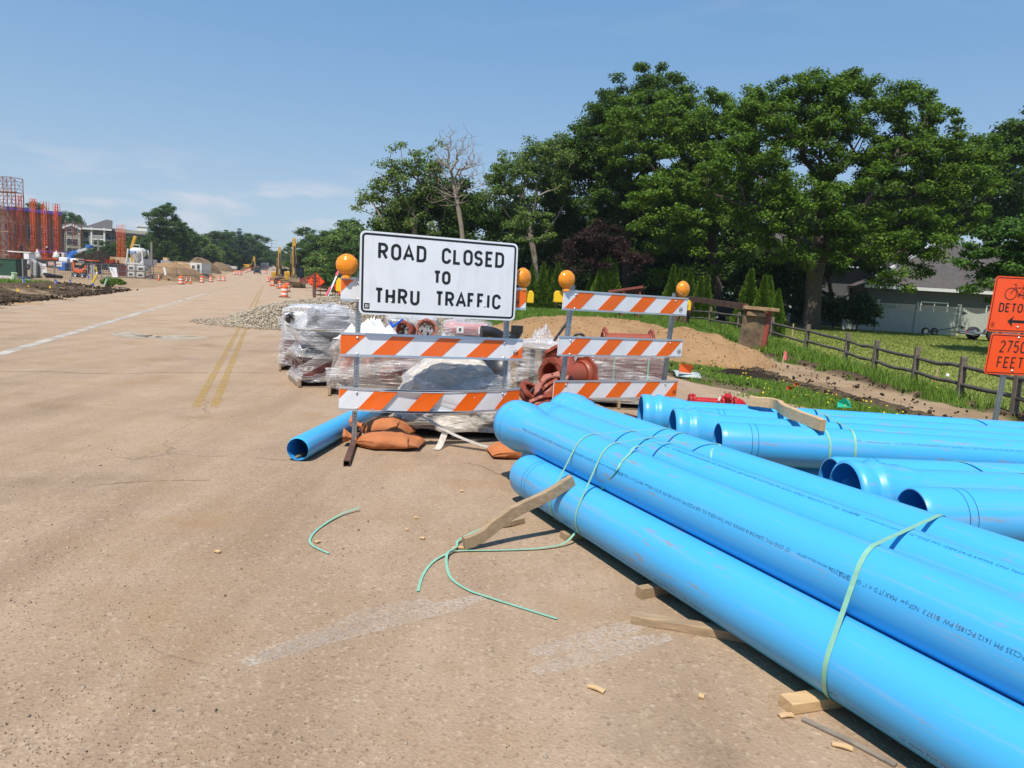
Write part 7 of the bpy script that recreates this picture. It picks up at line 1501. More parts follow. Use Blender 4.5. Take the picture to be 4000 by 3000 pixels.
q = gpos(420, 103); t_ = thing('rack', 'dark open trailer of scaffold parts in front of the black soil pile', 'rack', tuple(q)); b = MB(); b.box((0, 0, 1.2), (4.0, 1.4, .9)); b.build('trailer_box', MDK, t_); b = MB()
for k in range(12): b.box((1.0 + rr.uniform(-.9, .9), -.5, 1.8 + rr.uniform(-.1, .1)), (.12, .6, .5))
b.build('scaffold_clamps', MSCAF, t_); b = MB(); b.box((-.9, -.72, 1.35), (.5, .02, .4)); b.build('paper_label', MW, t_)
q = gpos(524, 112); b = MB(); b.bar((0, 0, 0), (-.25, 0, 4.0), .5, .5); b.bar((-.25, 0, 4.0), (.3, 0, 5.6), .42, .42); t2 = tag(b.build('machine_arm', MYELC, bevel=.04), 'yellow machine arm reaching up behind the silo', 'machine arm'); t2.location = q
# containers and site offices
def container(name, label, cat, px0, px1, ytop, Y, m, ribs=True):
    a, c = gpos(px0, Y), gpos(px1, Y); h = at(px0, ytop, Y).z - a.z; w = c.x - a.x; t_ = thing(name, label, cat, ((a.x + c.x) / 2, Y, a.z), .06); b = MB(); b.box((0, 2.5, h / 2), (w, 5, h)); b.build('shell', m, t_); b = MB()
    if ribs:
        for x in np.linspace(-w / 2 + .15, w / 2 - .15, 9): b.box((x, -.03, h / 2), (.09, .06, h * .92))
        b.build('door_rib', m, t_); b = MB()
        for x in (-w * .3, -w * .12, w * .12, w * .3): b.box((x, -.10, h / 2), (.05, .05, h * .9))
        b.build('lock_rod', MSTEEL, t_)
    else: window(t_, (-w * .22, 0, h * .58), w * .26, h * .36); b.box((w * .22, -.03, h * .46), (w * .24, .06, h * .82)); d_ = b.build('door', MSTEEL, t_); b = MB(); b.box((w * .22, -.07, h * .62), (w * .16, .02, h * .28)); b.build('door_glass', MGLASS, d_)
    return t_
container('shipping_container', 'pale grey shipping container under the big leafy tree', 'container', 629, 663, 1017, 150, mat('container_grey', (.48, .50, .52), .6, var=.06)); container('shipping_container', 'tan shipping container beside the pale grey one', 'container', 674, 716, 1020, 152, mat('container_tan', (.58, .38, .16), .6, var=.08)); container('site_trailer', 'long white trailer in front of the tan container', 'trailer', 700, 748, 1027, 146, MW); container('site_office', 'white site office with window and door by the sand pile', 'office', 744, 787, 1025, 142, mat('office_cream', (.66, .66, .60), .6, var=.05), False); container('shipping_container', 'long white container behind the silo', 'container', 452, 560, 1004, 118, mat('container_white', (.62, .64, .66), .6, var=.06))
p = gpos(640, 150); b = MB(); b.box((0, 0, .3), (.9, .8, .6)); tag(b.build('wooden_crate', MWOODN), 'brown wooden crate on top of the pale grey container', 'crate').location = Vector((p.x, p.y + 1, at(640, 1017, 150).z))
# wire fence panels
MWIRE = mat('wire_fence_steel', (.33, .33, .33), .5, .6, var=.15)
t = NT('wire_mesh'); v = t.coord((1, 1, 1), (PI / 2, 0, 0)); w1 = t.n('TexWave', wave_type='BANDS', bands_direction='X'); w1.inputs['Scale'].default_value = 3.2; w2 = t.n('TexWave', wave_type='BANDS', bands_direction='Y'); w2.inputs['Scale'].default_value = 1.6; t.l(v, w1.inputs['Vector']); t.l(v, w2.inputs['Vector'])
t.p.inputs['Base Color'].default_value = (.30, .30, .30, 1); t.p.inputs['Metallic'].default_value = .6; t.l(t.ramp(t.math('MAXIMUM', w1.outputs['Fac'], w2.outputs['Fac']), (.80, .04), (.97, .55)), t.p.inputs['Alpha']); MMESH = t.m
def wire_fence(label, pts, h, mesh=True, rails=(1.0,)):
    P = [gpos(a, b) for a, b in pts]; t_ = thing('wire_fence', label, 'fence', tuple(P[0]), 0, world=True)
    for p in P: b = MB(); b.bar((p.x, p.y, p.z - .2), (p.x, p.y, p.z + h), .075); b.build('post', MWIRE, t_)
    for a, c in zip(P[:-1], P[1:]):
        b = MB()
        for f in rails: b.bar(a + Vector((0, 0, h * f)), c + Vector((0, 0, h * f)), .06)
        b.build('rail', MWIRE, t_)
        if mesh: b = MB(); b.add([a + Vector((0, 0, .05)), c + Vector((0, 0, .05)), c + Vector((0, 0, h)), a + Vector((0, 0, h))], [(0, 1, 2, 3)]); b.build('mesh_panel', MMESH, t_)
    return t_
wire_fence('chain link fence with few posts along the site entrance', ((90, 66), (125, 68), (213, 74), (280, 78), (343, 82), (362, 85)), 1.85, rails=(1.0,)); wire_fence('wire panel fence in front of the red tubes and silo', ((372, 88), (397, 90), (425, 92), (462, 94), (495, 95), (530, 96), (580, 98), (600, 100), (640, 103), (690, 108), (760, 118), (826, 126)), 1.75, rails=(1.0, .5, .03))
def board_sign(label, pts, Y, m, marks, name='fence_sign'):
    q = [at(x, y, Y) for x, y in pts]; c = sum(q, Vector()) / len(q); t_ = thing(name, label, 'sign', tuple(c), 0, world=True); b = MB(); b.add(q, [tuple(range(len(q)))]); b.build('panel', m, t_, solid=.03); F_ = Face(q[0], q[1], q[3]); F_.o = F_.o + F_.n * .05
    for txt, u, v_, h, mm in marks: b = MB(); F_.word(b, txt, F_.w * u, F_.h * v_, F_.h * h, F_.h * h * .18, F_.h * h * .12, .8, .01, center=True); b.build('lettering', mm, t_)
    return t_
MRT = mat('red_lettering', (.45, .03, .04), .6); MBT = mat('blue_print', (.04, .12, .38), .6)
board_sign('white RESTRICTED AREA notice hanging askew on the chain link fence', [(154, 1030), (180, 1030), (185, 1070), (165, 1070)], 68, MW, (('RESTRICTED', .5, .22, .11, MRT), ('AREA', .52, .40, .11, MRT)))
board_sign('pale GATE 2 board on the ground by the blue lift', [(220, 1022), (242, 1022), (243, 1041), (221, 1041)], 95, MW, (('GATE 2', .5, .4, .3, MRT),)); board_sign('pinkish board beside the GATE 2 board', [(187, 1022), (214, 1022), (216, 1037), (189, 1037)], 97, mat('pink_board', (.60, .38, .32), .7), ())
board_sign('large white banner slumping on the wire fence before the red tubes', [(426, 1043), (455, 1045), (461, 1083), (441, 1083)], 91, MW, (('X', .3, .10, .22, MBT), ('I', .42, .36, .24, MRT))); board_sign('grey notice board leaning beside a yellow one', [(351, 1034), (366, 1036), (370, 1071), (357, 1071)], 86, mat('grey_board', (.34, .35, .37), .7), ()); board_sign('mustard yellow board beside the grey notice board', [(367, 1040), (379, 1042), (380, 1063), (369, 1062)], 86.3, mat('mustard_board', (.45, .37, .05), .7), ()); board_sign('white torn sheet hanging at the end of the wire fence', [(637, 1043), (645, 1046), (651, 1072), (643, 1076)], 101, MW, ())
q = gpos(137, 66); t_ = thing('fabric_screen', 'grey fabric screen draped on the chain link gate', 'screen', tuple(q), 0, world=True); b = MB(); P = []
for i in range(9): P.append([at(120 + i * 5.5, (1008 + i * 2.6) * (1 - j / 5) + (1086) * j / 5, 66 + .3 * math.sin(i * 1.3)) for j in range(6)])
b.sheet(P); b.build('fabric', mat('grey_mesh_fabric', (.30, .30, .29), .8, var=.2), t_, solid=.02)
q = gpos(205, 62); t_ = thing('black_pipe_pile', 'flattened black pipes lying on the ground by the RESTRICTED AREA notice', 'pipes', tuple(q), 0, world=True)
for x0, y0, x1, y1 in ((176, 1074, 245, 1082), (178, 1080, 240, 1083), (172, 1070, 215, 1078)): b = MB(); b.tube([at(x0, y0, 61), at((x0 + x1) / 2, (y0 + y1) / 2 - 1, 61.5), at(x1, y1, 62)], .12, 8); b.build('pipe_length', MBLKP, t_)
# transformer, pedestal, vents and stakes on the near verge
MTG = mat('transformer_green', (.025, .075, .045), .5, var=.12, scale=1.5); p = gpos(34, 66); s = 66 / FPX; t_ = thing('transformer_box', 'big dark green transformer cabinet on a concrete pad', 'cabinet', tuple(p), .12); b = MB(); b.box((-.6, .6, .98), (2.9, 1.9, 1.5)); b.build('cabinet', MTG, t_, bevel=.04); b = MB(); b.box((-.6, .6, 1.77), (3.0, 2.0, .09)); b.build('lid', MTG, t_, bevel=.02); b = MB(); b.box((-.6, .6, .10), (3.2, 2.3, .3)); b.build('pad', MCONC, t_); b = MB(); b.box((-.55, -.37, 1.2), (.5, .02, .22)); b.build('warning_plate', MDK, t_)
p = gpos(52, 60); t_ = thing('vent_pipe', 'pale green slotted vent pipe leaning before the transformer', 'vent pipe', tuple(p)); b = MB(); b.tube([(0, 0, 0), (.12, 0, .62)], .20, 14); b.tube([(.12, 0, .62), (.125, 0, .66)], .24, 14); b.build('vent_body', mat('pale_green_plastic', (.42, .58, .36), .5, var=.1), t_)
p = gpos(102, 58); b = MB(); b.lathe([(0, .24), (.30, .22), (.34, 0)], 12); tag(b.build('valve_box_lid', mat('pale_green_lid', (.40, .50, .33), .6)), 'pale green valve box lid in the soil by the chain link fence', 'lid').location = p
p = gpos(424, 58); t_ = thing('utility_pedestal', 'grey green utility pedestal in a grass tuft beside the road', 'pedestal', tuple(p), .3); b = MB(); b.box((0, 0, .40), (.30, .25, .8)); b.build('housing', mat('pedestal_green', (.17, .29, .22), .5, var=.1), t_, bevel=.02); b = MB(); b.box((0, 0, .82), (.33, .28, .05)); b.build('cap', mat('pedestal_cap', (.2, .33, .26), .5), t_)
p = gpos(407, 57); b = MB(); b.bar((0, 0, 0), (.22, 0, .62), .14, .10); tag(b.build('marker_stub', mat('marker_pale_green', (.36, .50, .40), .6)), 'pale green stub leaning beside the utility pedestal', 'marker').location = p
p = gpos(362, 43); t_ = thing('marker_post', 'leaning yellow marker post with a white tip by the road edge', 'marker', tuple(p)); b = MB(); b.bar((0, 0, .55), (.27, 0, 1.12), .09, .09); b.build('yellow_sleeve', mat('marker_yellow', (.75, .55, .03), .5), t_); b = MB(); b.bar((.27, 0, 1.12), (.30, 0, 1.25), .09); b.build('white_tip', MW, t_); b = MB(); b.bar((.02, 0, -.1), (.02, 0, .6), .04); b.build('stake_leg', MSTK, t_); b = MB(); b.bar((-.03, 0, .48), (.06, 0, .56), .10); b.build('ribbon', MBLF, t_)
GS2 = 'survey stakes on the black soil verge'
stake('stake with a blue ribbon and orange foot in the black soil', 90, 1130, 44, (MFLAG, False), MBLF, 0, None, GS2); stake('pale stake with a blue band in the black soil', 216, 1130, 38, None, MBLF, 0, None, GS2); stake('stake with a faded blue ribbon near the dirt heap', 270, 1122, 30, None, MBLF, .05, None, GS2); stake('thin stake with a purple ribbon before the wire fence', 341, 1104, 30, None, MBLF, 0, None, GS2)
p = gpos(40, 27); b = MB(); b.bar((0, 0, .05), (1.0, .35, .06), .05, .05); tag(b.build('lumber', MWOODN), 'pale board lying on the soil at the road edge', 'lumber').location = p
for k, (px_, Y) in enumerate(((65, 33), (107, 38), (192, 40), (203, 48))): p = gpos(px_, Y); b = MB(); b.bar((0, 0, 0), (0, 0, .16), .01); b.add([(0, 0, .16), (.10, 0, .15), (.09, .02, .28), (0, 0, .28)], [(0, 1, 2, 3)]); tag(b.build('marker_flag', MYEL), ('yellow flag in the black soil nearest the pale board', 'yellow flag before the orange-footed stake', 'yellow flag before the pale stake', 'yellow flag deeper in the soil behind the pale stake')[k], 'flag', 'yellow flags on the soil verge').location = p + Vector((0, 0, .1))
# ------------------------------------------------------------------ apartment building
MAPW = mat('apartment_siding', (.34, .32, .25), .8, var=.06); MAPD = mat('apartment_brown', (.13, .105, .09), .85, var=.1); MROOFA = mat('apartment_roof', (.085, .078, .075), .9, var=.15); Ya = 225; p0 = gpos(230, Ya); p1 = gpos(575, Ya); Lb = p1.x - p0.x; zg_ = min(p0.z, 3.0); zz = lambda px_, py_: at(px_, py_, Ya).z - zg_
t_ = thing('apartment_building', 'long apartment building with gables and balconies behind the site', 'building', (p0.x, Ya, zg_), .03); xx = lambda px_: gpos(px_, Ya).x - p0.x
ez = zz(400, 893); rz_ = zz(300, 868); b = MB(); b.box((Lb / 2, 8, ez * .62), (Lb, 16, ez * .76)); b.build('wall', MAPW, t_); b = MB(); b.box((Lb / 2, 7.9, ez * .12), (Lb + .2, 16, ez * .36)); b.build('lower_wall', MAPD, t_)
b = MB(); b.add([(-1, -1, ez), (Lb + 1, -1, ez - 1.2), (Lb + 1, 8, rz_ - 1.6), (-1, 8, rz_), (-1, 17, ez), (Lb + 1, 17, ez - 1.2)], [(0, 1, 2, 3), (3, 2, 5, 4), (0, 3, 4), (1, 5, 2)]); rf = b.build('roof', MROOFA, t_, solid=.3); b = MB(); b.box((xx(512), 8, rz_ - .6), (3.2, 3, 1.6)); b.box((xx(512), 8, rz_ + .4), (4.0, 3.6, .4)); b.build('cupola', MTRIM, rf)
for pc, pw, pt in ((300, 30, 884), (240, 22, 888)):
    x0, x1, xm = xx(pc - pw), xx(pc + pw), xx(pc); b = MB(); b.prism([(x0, 0), (x1, 0), (x1, ez - .3), (xm, zz(pc, pt)), (x0, ez - .3)], -2.2, 6); b.build('gable', MAPW, t_); b = MB(); b.bar((x0 - .6, -2.6, ez - .7), (xm, -2.6, zz(pc, pt) + .3), .5, .4, up=(0, 1, 0)); b.bar((x1 + .6, -2.6, ez - .7), (xm, -2.6, zz(pc, pt) + .3), .5, .4, up=(0, 1, 0)); b.build('gable_trim', MTRIM, t_); b = MB(); b.add([(x0 - .8, -2.5, ez - .6), (xm, -2.5, zz(pc, pt) + .4), (xm, 8, zz(pc, pt) + .4), (x0 - .8, 8, ez - .6), (x1 + .8, -2.5, ez - .6), (x1 + .8, 8, ez - .6)], [(0, 1, 2, 3), (1, 4, 5, 2)]); b.build('gable_roof', MROOFA, t_)
    for zf in (.84, .55, .28): window(t_, (xm, -2.25, ez * zf), 3.4, 1.9); 
for pc in (336, 366, 446, 470, 500, 530, 555):
    for zf in (.82, .54, .27): window(t_, (xx(pc), -.05, ez * zf - .3), 2.0, 1.9)
x0, x1 = xx(390), xx(438); b = MB(); b.add([(x0 - 2.5, -5, ez - .2), (x1 + 2.5, -5, ez - .6), (x1 - 1, 2, ez + 2.8), (x0 + 1, 2, ez + 3.0), (x0 - 3, 3, ez)], [(0, 1, 2, 3), (0, 3, 4)]); b.build('porch_roof', MROOFA, t_, solid=.3); b = MB(); b.box(((x0 + x1) / 2, -5.1, ez - .5), (x1 - x0 + 5, .3, .5)); b.build('porch_trim', MTRIM, t_)
for k, zf in enumerate((.66, .38, .10)):
    b = MB(); b.box(((x0 + x1) / 2, -2.4, ez * zf), (x1 - x0, 4.6, .3)); bal = b.build('balcony', MTRIM, t_); b = MB()
    for x in np.linspace(x0, x1, 14): b.box((x, -4.6, ez * zf + .6), (.1, .1, 1.1))
    b.box(((x0 + x1) / 2, -4.6, ez * zf + 1.15), (x1 - x0, .14, .12)); b.build('railing', MTRIM, bal); window(t_, ((x0 + x1) / 2, -.05, ez * zf + 1.2), 3.2, 2.1)
for x in (x0, x1): b = MB(); b.box((x, -4.6, ez / 2), (.45, .45, ez)); b.build('balcony_post', MTRIM, t_)
# ------------------------------------------------------------------ trees
def leafmat(name, a, c, trans=.30):
    t = NT(name); gi = t.n('NewGeometry'); oi = t.n('ObjectInfo'); col = t.ramp(gi.outputs['Random Per Island'], (0, mul(a, .72)), (.5, a), (1, c)); col = t.mix(t.math('MULTIPLY', oi.outputs['Random'], .35), col, mul(a, .62))
    t.col(col); t.p.inputs['Roughness'].default_value = .6; t.p.inputs['Specular IOR Level'].default_value = .18; tr_ = t.n('BsdfTranslucent'); t.l(t.mix(.35, col, (.16, .26, .02)), tr_.inputs[0]); ms = t.n('MixShader'); ms.inputs[0].default_value = trans
    t.l(t.p.outputs[0], ms.inputs[1]); t.l(tr_.outputs[0], ms.inputs[2]); t.l(ms.outputs[0], t.out.inputs[0]); return t.m
MLO = leafmat('oak_leaves', (.080, .160, .013), (.190, .310, .030)); MLD = leafmat('dark_leaves', (.050, .106, .013), (.110, .195, .025)); MLP = leafmat('pale_leaves', (.115, .19, .040), (.22, .32, .075)); MLM = leafmat('maple_leaves', (.055, .125, .018), (.115, .22, .034)); MLU = leafmat('purple_leaves', (.030, .013, .014), (.062, .026, .022), .15); MLA = leafmat('arborvitae_sprays', (.085, .165, .012), (.18, .28, .03), .2); MLS = leafmat('spruce_needles', (.022, .048, .030), (.045, .08, .045), .1)
MLF = leafmat('far_leaves', (.050, .108, .022), (.110, .195, .042), .22)
MBARK = mat('dark_bark', (.075, .058, .044), .95, var=.35, scale=5, bump=.6, bscale=14, stretch=(3, 3, .6)); MBARKP = mat('pale_bark', (.26, .21, .165), .9, var=.3, scale=5, bump=.4, bscale=18, stretch=(3, 3, .8))
def skeleton(att, trunk, r_tip, r_base, step=.8, seed=0, bias=.55):
    """grow limbs from the trunk polyline to the attractor points; returns nodes, parents, radii"""
    rg = np.random.default_rng(seed); N = [np.array(p, float) for p in trunk]; par = [-1] + list(range(len(trunk) - 1)); base = np.array(trunk[-1]); att = att[np.argsort(np.linalg.norm(att - np.array(trunk[len(trunk) // 2]), axis=1))]; tips = []
    arr = np.array(N); depth = np.concatenate([[0], np.cumsum(np.linalg.norm(np.diff(arr, axis=0), axis=1))])
    lo = max(1, len(trunk) // 3); pen = depth.copy(); pen[:lo] += 50; N = list(arr); pen = list(pen)
    for a in att:
        A = np.array(N); d = np.linalg.norm(A - a, axis=1) + bias * np.array(pen) * .5 + np.maximum(0, A[:, 2] - a[2]) * .6; i = int(np.argmin(d)); p = N[i]; L = np.linalg.norm(a - p); k = max(1, int(L / step)); prev = i; mid = (p + a) / 2 + rg.normal(0, .10, 3) * L + np.array([0, 0, .10 * L])
        for j in range(1, k + 1):
            t = j / k; q = (1 - t) ** 2 * p + 2 * t * (1 - t) * mid + t * t * a; N.append(q); par.append(prev); pen.append(pen[prev] + np.linalg.norm(q - N[prev])); prev = len(N) - 1
        tips.append(prev)
    N = np.array(N); cnt = np.zeros(len(N))
    for t in tips: cnt[t] += 1
    for i in range(len(N) - 1, 0, -1):
        if par[i] >= 0: cnt[par[i]] += cnt[i]
    r = r_tip * np.maximum(cnt, 1) ** .5; r = r * (r_base / r[0]) ** np.clip((cnt / cnt[0]) ** .35, 0, 1); r[:len(trunk)] = np.maximum(r[:len(trunk)], r_base * np.linspace(1, .55, len(trunk)))
    return N, par, r
def limb_mesh(N, par, r, n=6):
    V = []; F = []; k0 = 0; ang = np.linspace(0, 2 * PI, n, endpoint=False)
    for i in range(1, len(N)):
        p = par[i]; a, c = N[p], N[i]; d = c - a; L = np.linalg.norm(d)
        if L < 1e-4: continue
        d = d / L; u = np.cross(d, [0, 0, 1.0]) if abs(d[2]) < .95 else np.cross(d, [1.0, 0, 0]); u /= np.linalg.norm(u); w = np.cross(d, u); ra = min(r[p], r[i] * 1.6) if p >= 1 else r[p] * 1.25; c2 = c + d * r[i] * .3
        V.append(a + np.outer(np.cos(ang) * ra, u) + np.outer(np.sin(ang) * ra, w)); V.append(c2 + np.outer(np.cos(ang) * r[i], u) + np.outer(np.sin(ang) * r[i], w)); F.append(np.stack([k0 + np.arange(n), k0 + (np.arange(n) + 1) % n, k0 + n + (np.arange(n) + 1) % n, k0 + n + np.arange(n)], 1)); k0 += 2 * n
    return np.concatenate(V), np.concatenate(F)
def leaf_cloud(C_, R_, per, size, rg, flat=.55, up=.8):
    """leaves in flattened clumps: C_ (n,3) centres, R_ (n,) radii"""
    n = len(C_); m = n * per; c = np.repeat(C_, per, 0); R = np.repeat(R_, per)[:, None]; o = rg.normal(0, .44, (m, 3)); nr = np.linalg.norm(o, axis=1, keepdims=True); o = o * np.where(nr > 1.0, 1.0 / nr, 1); o[:, 2] *= flat; P = c + o * R
    nn = o / (np.linalg.norm(o, axis=1, keepdims=True) + 1e-6) * .6 + rg.normal(0, .55, (m, 3)) + np.array([0, 0, up]); nn /= np.linalg.norm(nn, axis=1, keepdims=True); a = rg.normal(size=(m, 3)); u = np.cross(nn, a); u /= np.linalg.norm(u, axis=1, keepdims=True) + 1e-9; w = np.cross(nn, u); s = size * rg.uniform(.65, 1.25, (m, 1))
    V = np.stack([P - u * s * .5, P + w * s * .36 + nn * s * .06, P + u * s * .5, P - w * s * .36 + nn * s * .06], 1).reshape(-1, 3); return V, np.arange(m * 4).reshape(-1, 4)
def sample_blobs(blobs, n, rg, shell=.45):
    w = np.array([b[3] * b[4] * b[5] for b in blobs]); w = w / w.sum(); out = []
    for b, k in zip(blobs, rg.multinomial(n, w)):
        d = rg.normal(size=(k, 3)); d /= np.linalg.norm(d, axis=1, keepdims=True); d[:, 2] = np.where(d[:, 2] < -.55, -d[:, 2] * .4, d[:, 2]); rad = (shell + (1 - shell) * rg.random((k, 1))) ** .7; out.append(np.array(b[:3]) + d * rad * np.array(b[3:]))
    return np.concatenate(out)
def tree(label, base, blobs, trunk_top, r_base, nclump, per, clump_r, leaf, lm, bm=MBARK, seed=1, name='tree', cat='tree', group=None, shell=.45, trunk=None, bare=0.0, flat=.52, sprays=False, twig=.018):
    """base: ground point; blobs: world (x,y,z,rx,ry,rz) crown masses"""
    rg = np.random.default_rng(seed); B = np.array(base); C_ = sample_blobs(blobs, nclump, rg, shell); tr_ = trunk or [B + (np.array(trunk_top) - B) * f + np.array([rg.normal(0, .07), rg.normal(0, .07), 0]) * (f > 0) for f in np.linspace(0, 1, 7)]
    tr_ = [np.array(q) for q in tr_]; tr_[0] = tr_[0] - np.array([0, 0, .2]); N, par, r = skeleton(C_, tr_, twig, r_base, seed=seed); V, F = limb_mesh(N, par, r); root = thing(name, label, cat, tuple(base), 0, group)
    npmesh('trunk', V - B, F, bm, root, True); k = rg.random(len(C_)) >= bare
    if k.any():
        R_ = clump_r * rg.uniform(.65, 1.35, len(C_)); V, F = leaf_cloud(C_[k], R_[k], per, leaf, rg, flat); npmesh('crown', V - B, F, lm, root)
    return root
KB = 1.0
def bl(px_, py_, Y, rx, ry, rz): p = at(px_, py_, Y); return (p.x, p.y, p.z, rx * KB, ry * KB, rz * KB)
def ttop(px_, py_, Y): return tuple(at(px_, py_, Y))
GT1 = 'tall leafy trees beyond the lawn and the sand'
m_ = lambda px, Y: px * Y / FPX
Y = 41; KB = 1.05; tree('huge spreading oak with a thick trunk on the mown lawn', tuple(gpos(3165, Y)), [bl(3080, 560, Y, 3.2, 3.0, 2.2), bl(3330, 430, Y + 1, 3.6, 3.2, 1.9), bl(3600, 640, Y + .5, 3.0, 3.2, 2.2), bl(3420, 720, Y - 1, 3.6, 3.2, 2.4), bl(2900, 700, Y - 1, 2.6, 3.0, 2.6), bl(3150, 850, Y - 2, 3.2, 2.4, 2.0), bl(3480, 930, Y - 1.5, 3.4, 2.6, 1.8), bl(3680, 800, Y, 2.2, 2.6, 2.2), bl(3300, 1010, Y - 1.5, 1.9, 1.6, 1.0), bl(3480, 1085, Y - 2.5, 1.5, 1.5, .7), bl(2960, 480, Y, 1.6, 2, 1.5), bl(3560, 400, Y, 1.2, 1.6, 1.0), bl(3720, 590, Y, .9, 1.4, 1.0), bl(3830, 560, Y, .7, 1.0, .7), bl(3350, 310, Y, .9, 1.0, .9), bl(3790, 640, Y, 1.7, 2.0, 1.6), bl(3560, 1010, Y - 2, 2.0, 1.4, .9), bl(3400, 1060, Y - 2.5, 1.6, 1.3, .7), bl(3240, 900, Y - 2, 1.8, 1.5, 1.0), bl(3500, 1120, Y - 1.5, 1.4, 1.2, .55), bl(3630, 1050, Y - 1, 1.5, 1.3, .7), bl(3020, 420, Y + 1, 1.9, 2.2, 1.7), bl(3170, 400, Y + 1, 1.9, 2.2, 1.7), bl(3250, 560, Y, 2.4, 2.4, 2.2), bl(3730, 720, Y, 1.8, 2.2, 2.0), bl(3620, 930, Y - 1, 2.4, 2.4, 1.6), bl(3010, 930, Y - 1.5, 2.0, 2.0, 1.6), bl(3080, 1030, Y - 1.5, 1.5, 1.5, .9), bl(3230, 960, Y + 4, 2.4, 2, 1.5), bl(3600, 500, Y, 1.8, 2.2, 1.6)], ttop(3230, 700, Y), .44, 820, 220, .56, .155, MLO, seed=5, group=GT1, shell=.5)
KB = 1.11; Y = 50; tree('dense oak with low hanging sprays behind the rusty trench box', tuple(gpos(2812, Y)), [bl(2560, 560, Y + 2, 3.6, 3.2, 3.4), bl(2760, 640, Y, 3.4, 3.2, 3.6), bl(2640, 820, Y - 1, 3.2, 3, 2.6), bl(2820, 900, Y - 2.5, 2.6, 2.2, 2.0), bl(2640, 960, Y - 2, 1.8, 2, 1.2), bl(2900, 470, Y + 1, 2.6, 2.6, 2.0), bl(2740, 430, Y + 1, 2.2, 2.4, 1.8), bl(2750, 1065, Y - 2, 1.6, 1.4, .9), bl(2890, 1020, Y - 3, 1.6, 1.3, 1.0), bl(2580, 1080, Y - 1, 1.6, 1.4, .9)], ttop(2770, 700, Y),   .34, 460, 230, .62, .165, MLO, seed=9, group=GT1, shell=.5)
KB = 1.1; Y = 57; tree('tall narrow-topped oak rising behind the smaller barricade', tuple(gpos(2440, Y)), [bl(2520, 430, Y, 3.6, 3.2, 3.0), bl(2420, 560, Y, 3.4, 3.0, 4.0), bl(2310, 620, Y, 2.4, 2.8, 3.0), bl(2480, 780, Y - 2, 3.6, 3.0, 3.6), bl(2350, 860, Y - 1, 2.6, 2.6, 2.2), bl(2540, 350, Y, .9, 1.0, 1.2)], ttop(2460, 650, Y), .34, 420, 210, .70, .19, MLD, seed=12, group=GT1, shell=.5)
KB = 1.0; Y = 55; tree('yellow-green tree with pale bare limbs showing, beside the leafless one', tuple(gpos(2108, Y)), [bl(2030, 680, Y, 2.6, 2.4, 1.8), bl(2120, 620, Y, 2.2, 2.2, 1.6), bl(2150, 760, Y + 1, 2.4, 2.4, 2.6), bl(1960, 760, Y, 2.0, 2.0, 1.8), bl(2060, 900, Y - 1, 2.2, 2.2, 2.0), bl(2180, 650, Y + 1, 2, 2, 2.4)], ttop(2060, 800, Y), .24, 230, 120, .62, .17, MLP, MBARKP, seed=21, group=GT1)
Y = 60; tree('dark leafy tree filling in behind the yellow-green one', tuple(gpos(2230, Y)), [bl(2260, 720, Y, 3.6, 3, 3.8), bl(2100, 880, Y, 4.4, 3, 3.4), bl(2230, 950, Y, 3.6, 3, 3.0), bl(1930, 880, Y, 3.6, 3, 2.6)], ttop(2220, 850, Y), .32, 280, 200, .95, .22, MLD, seed=24, group=GT1)
Y = 56; tree('sparse poplar with upright pale twigs, farthest from the big oak', tuple(gpos(1640, Y)), [bl(1590, 700, Y, 1.9, 2.2, 3.2), bl(1680, 700, Y, 1.8, 2.2, 3.0), bl(1520, 760, Y, 1.6, 1.8, 2.6), bl(1640, 820, Y, 2.6, 2.4, 2.4), bl(1440, 790, Y, 1.4, 1.5, 2.0), bl(1600, 900, Y, 3.2, 2.4, 1.6), bl(1500, 880, Y, 1.2, 1.4, 1.4)], ttop(1610, 820, Y), .22, 240, 62, .62, .19, MLP, MBARKP, seed=31, group=GT1, shell=.25, bare=.12, twig=.022)
Y = 58; tree('dark bushy tree behind the poplar, its top half hidden', tuple(gpos(1750, Y)), [bl(1660, 860, Y + 1, 3.6, 3, 2.4), bl(1760, 800, Y + 2, 2.6, 3, 2.4), bl(1560, 920, Y, 3.0, 3, 1.6), bl(1850, 900, Y, 2.6, 3, 2.6)], ttop(1720, 900, Y), .26, 190, 160, .95, .25, MLD, seed=33, group=GT1)
Y = 54; tree('bare dead tree with fine grey twigs between the poplar and the oaks', tuple(gpos(1845, Y)), [bl(1775, 590, Y, 1.9, 1.6, 2.2), bl(1830, 660, Y, 1.6, 1.6, 2.8), bl(1720, 640, Y, 1.2, 1.4, 1.6), bl(1760, 760, Y, 2.0, 1.6, 1.5)], ttop(1775, 720, Y), .19, 620, 1, .5, .1, MLP, MBARKP, seed=41, group=GT1, shell=.1, bare=1.0, twig=.0075)
Y = 47; tree('purple-leaved plum tree between the arborvitae rows', tuple(gpos(2350, Y)), [bl(2330, 960, Y, 2.0, 1.8, 1.2), bl(2280, 1040, Y, 1.8, 1.6, 1.1), bl(2420, 1020, Y, 1.9, 1.6, 1.3), bl(2350, 900, Y + .5, 1.2, 1.3, .7)], ttop(2345, 1040, Y), .16, 130, 150, .55, .14, MLU, seed=51)
Y = 62; tree('big dark tree at the edge of view behind the house', tuple(gpos(4020, Y)), [bl(3960, 640, Y, 3.8, 3.5, 3.6), bl(4060, 560, Y, 3.6, 3.5, 3.6), bl(3880, 760, Y, 3.4, 3.2, 3.2), bl(4000, 860, Y, 4, 3.5, 3.2)], ttop(4010, 800, Y), .4, 250, 165, 1.1, .29, MLD, seed=55, group=GT1)
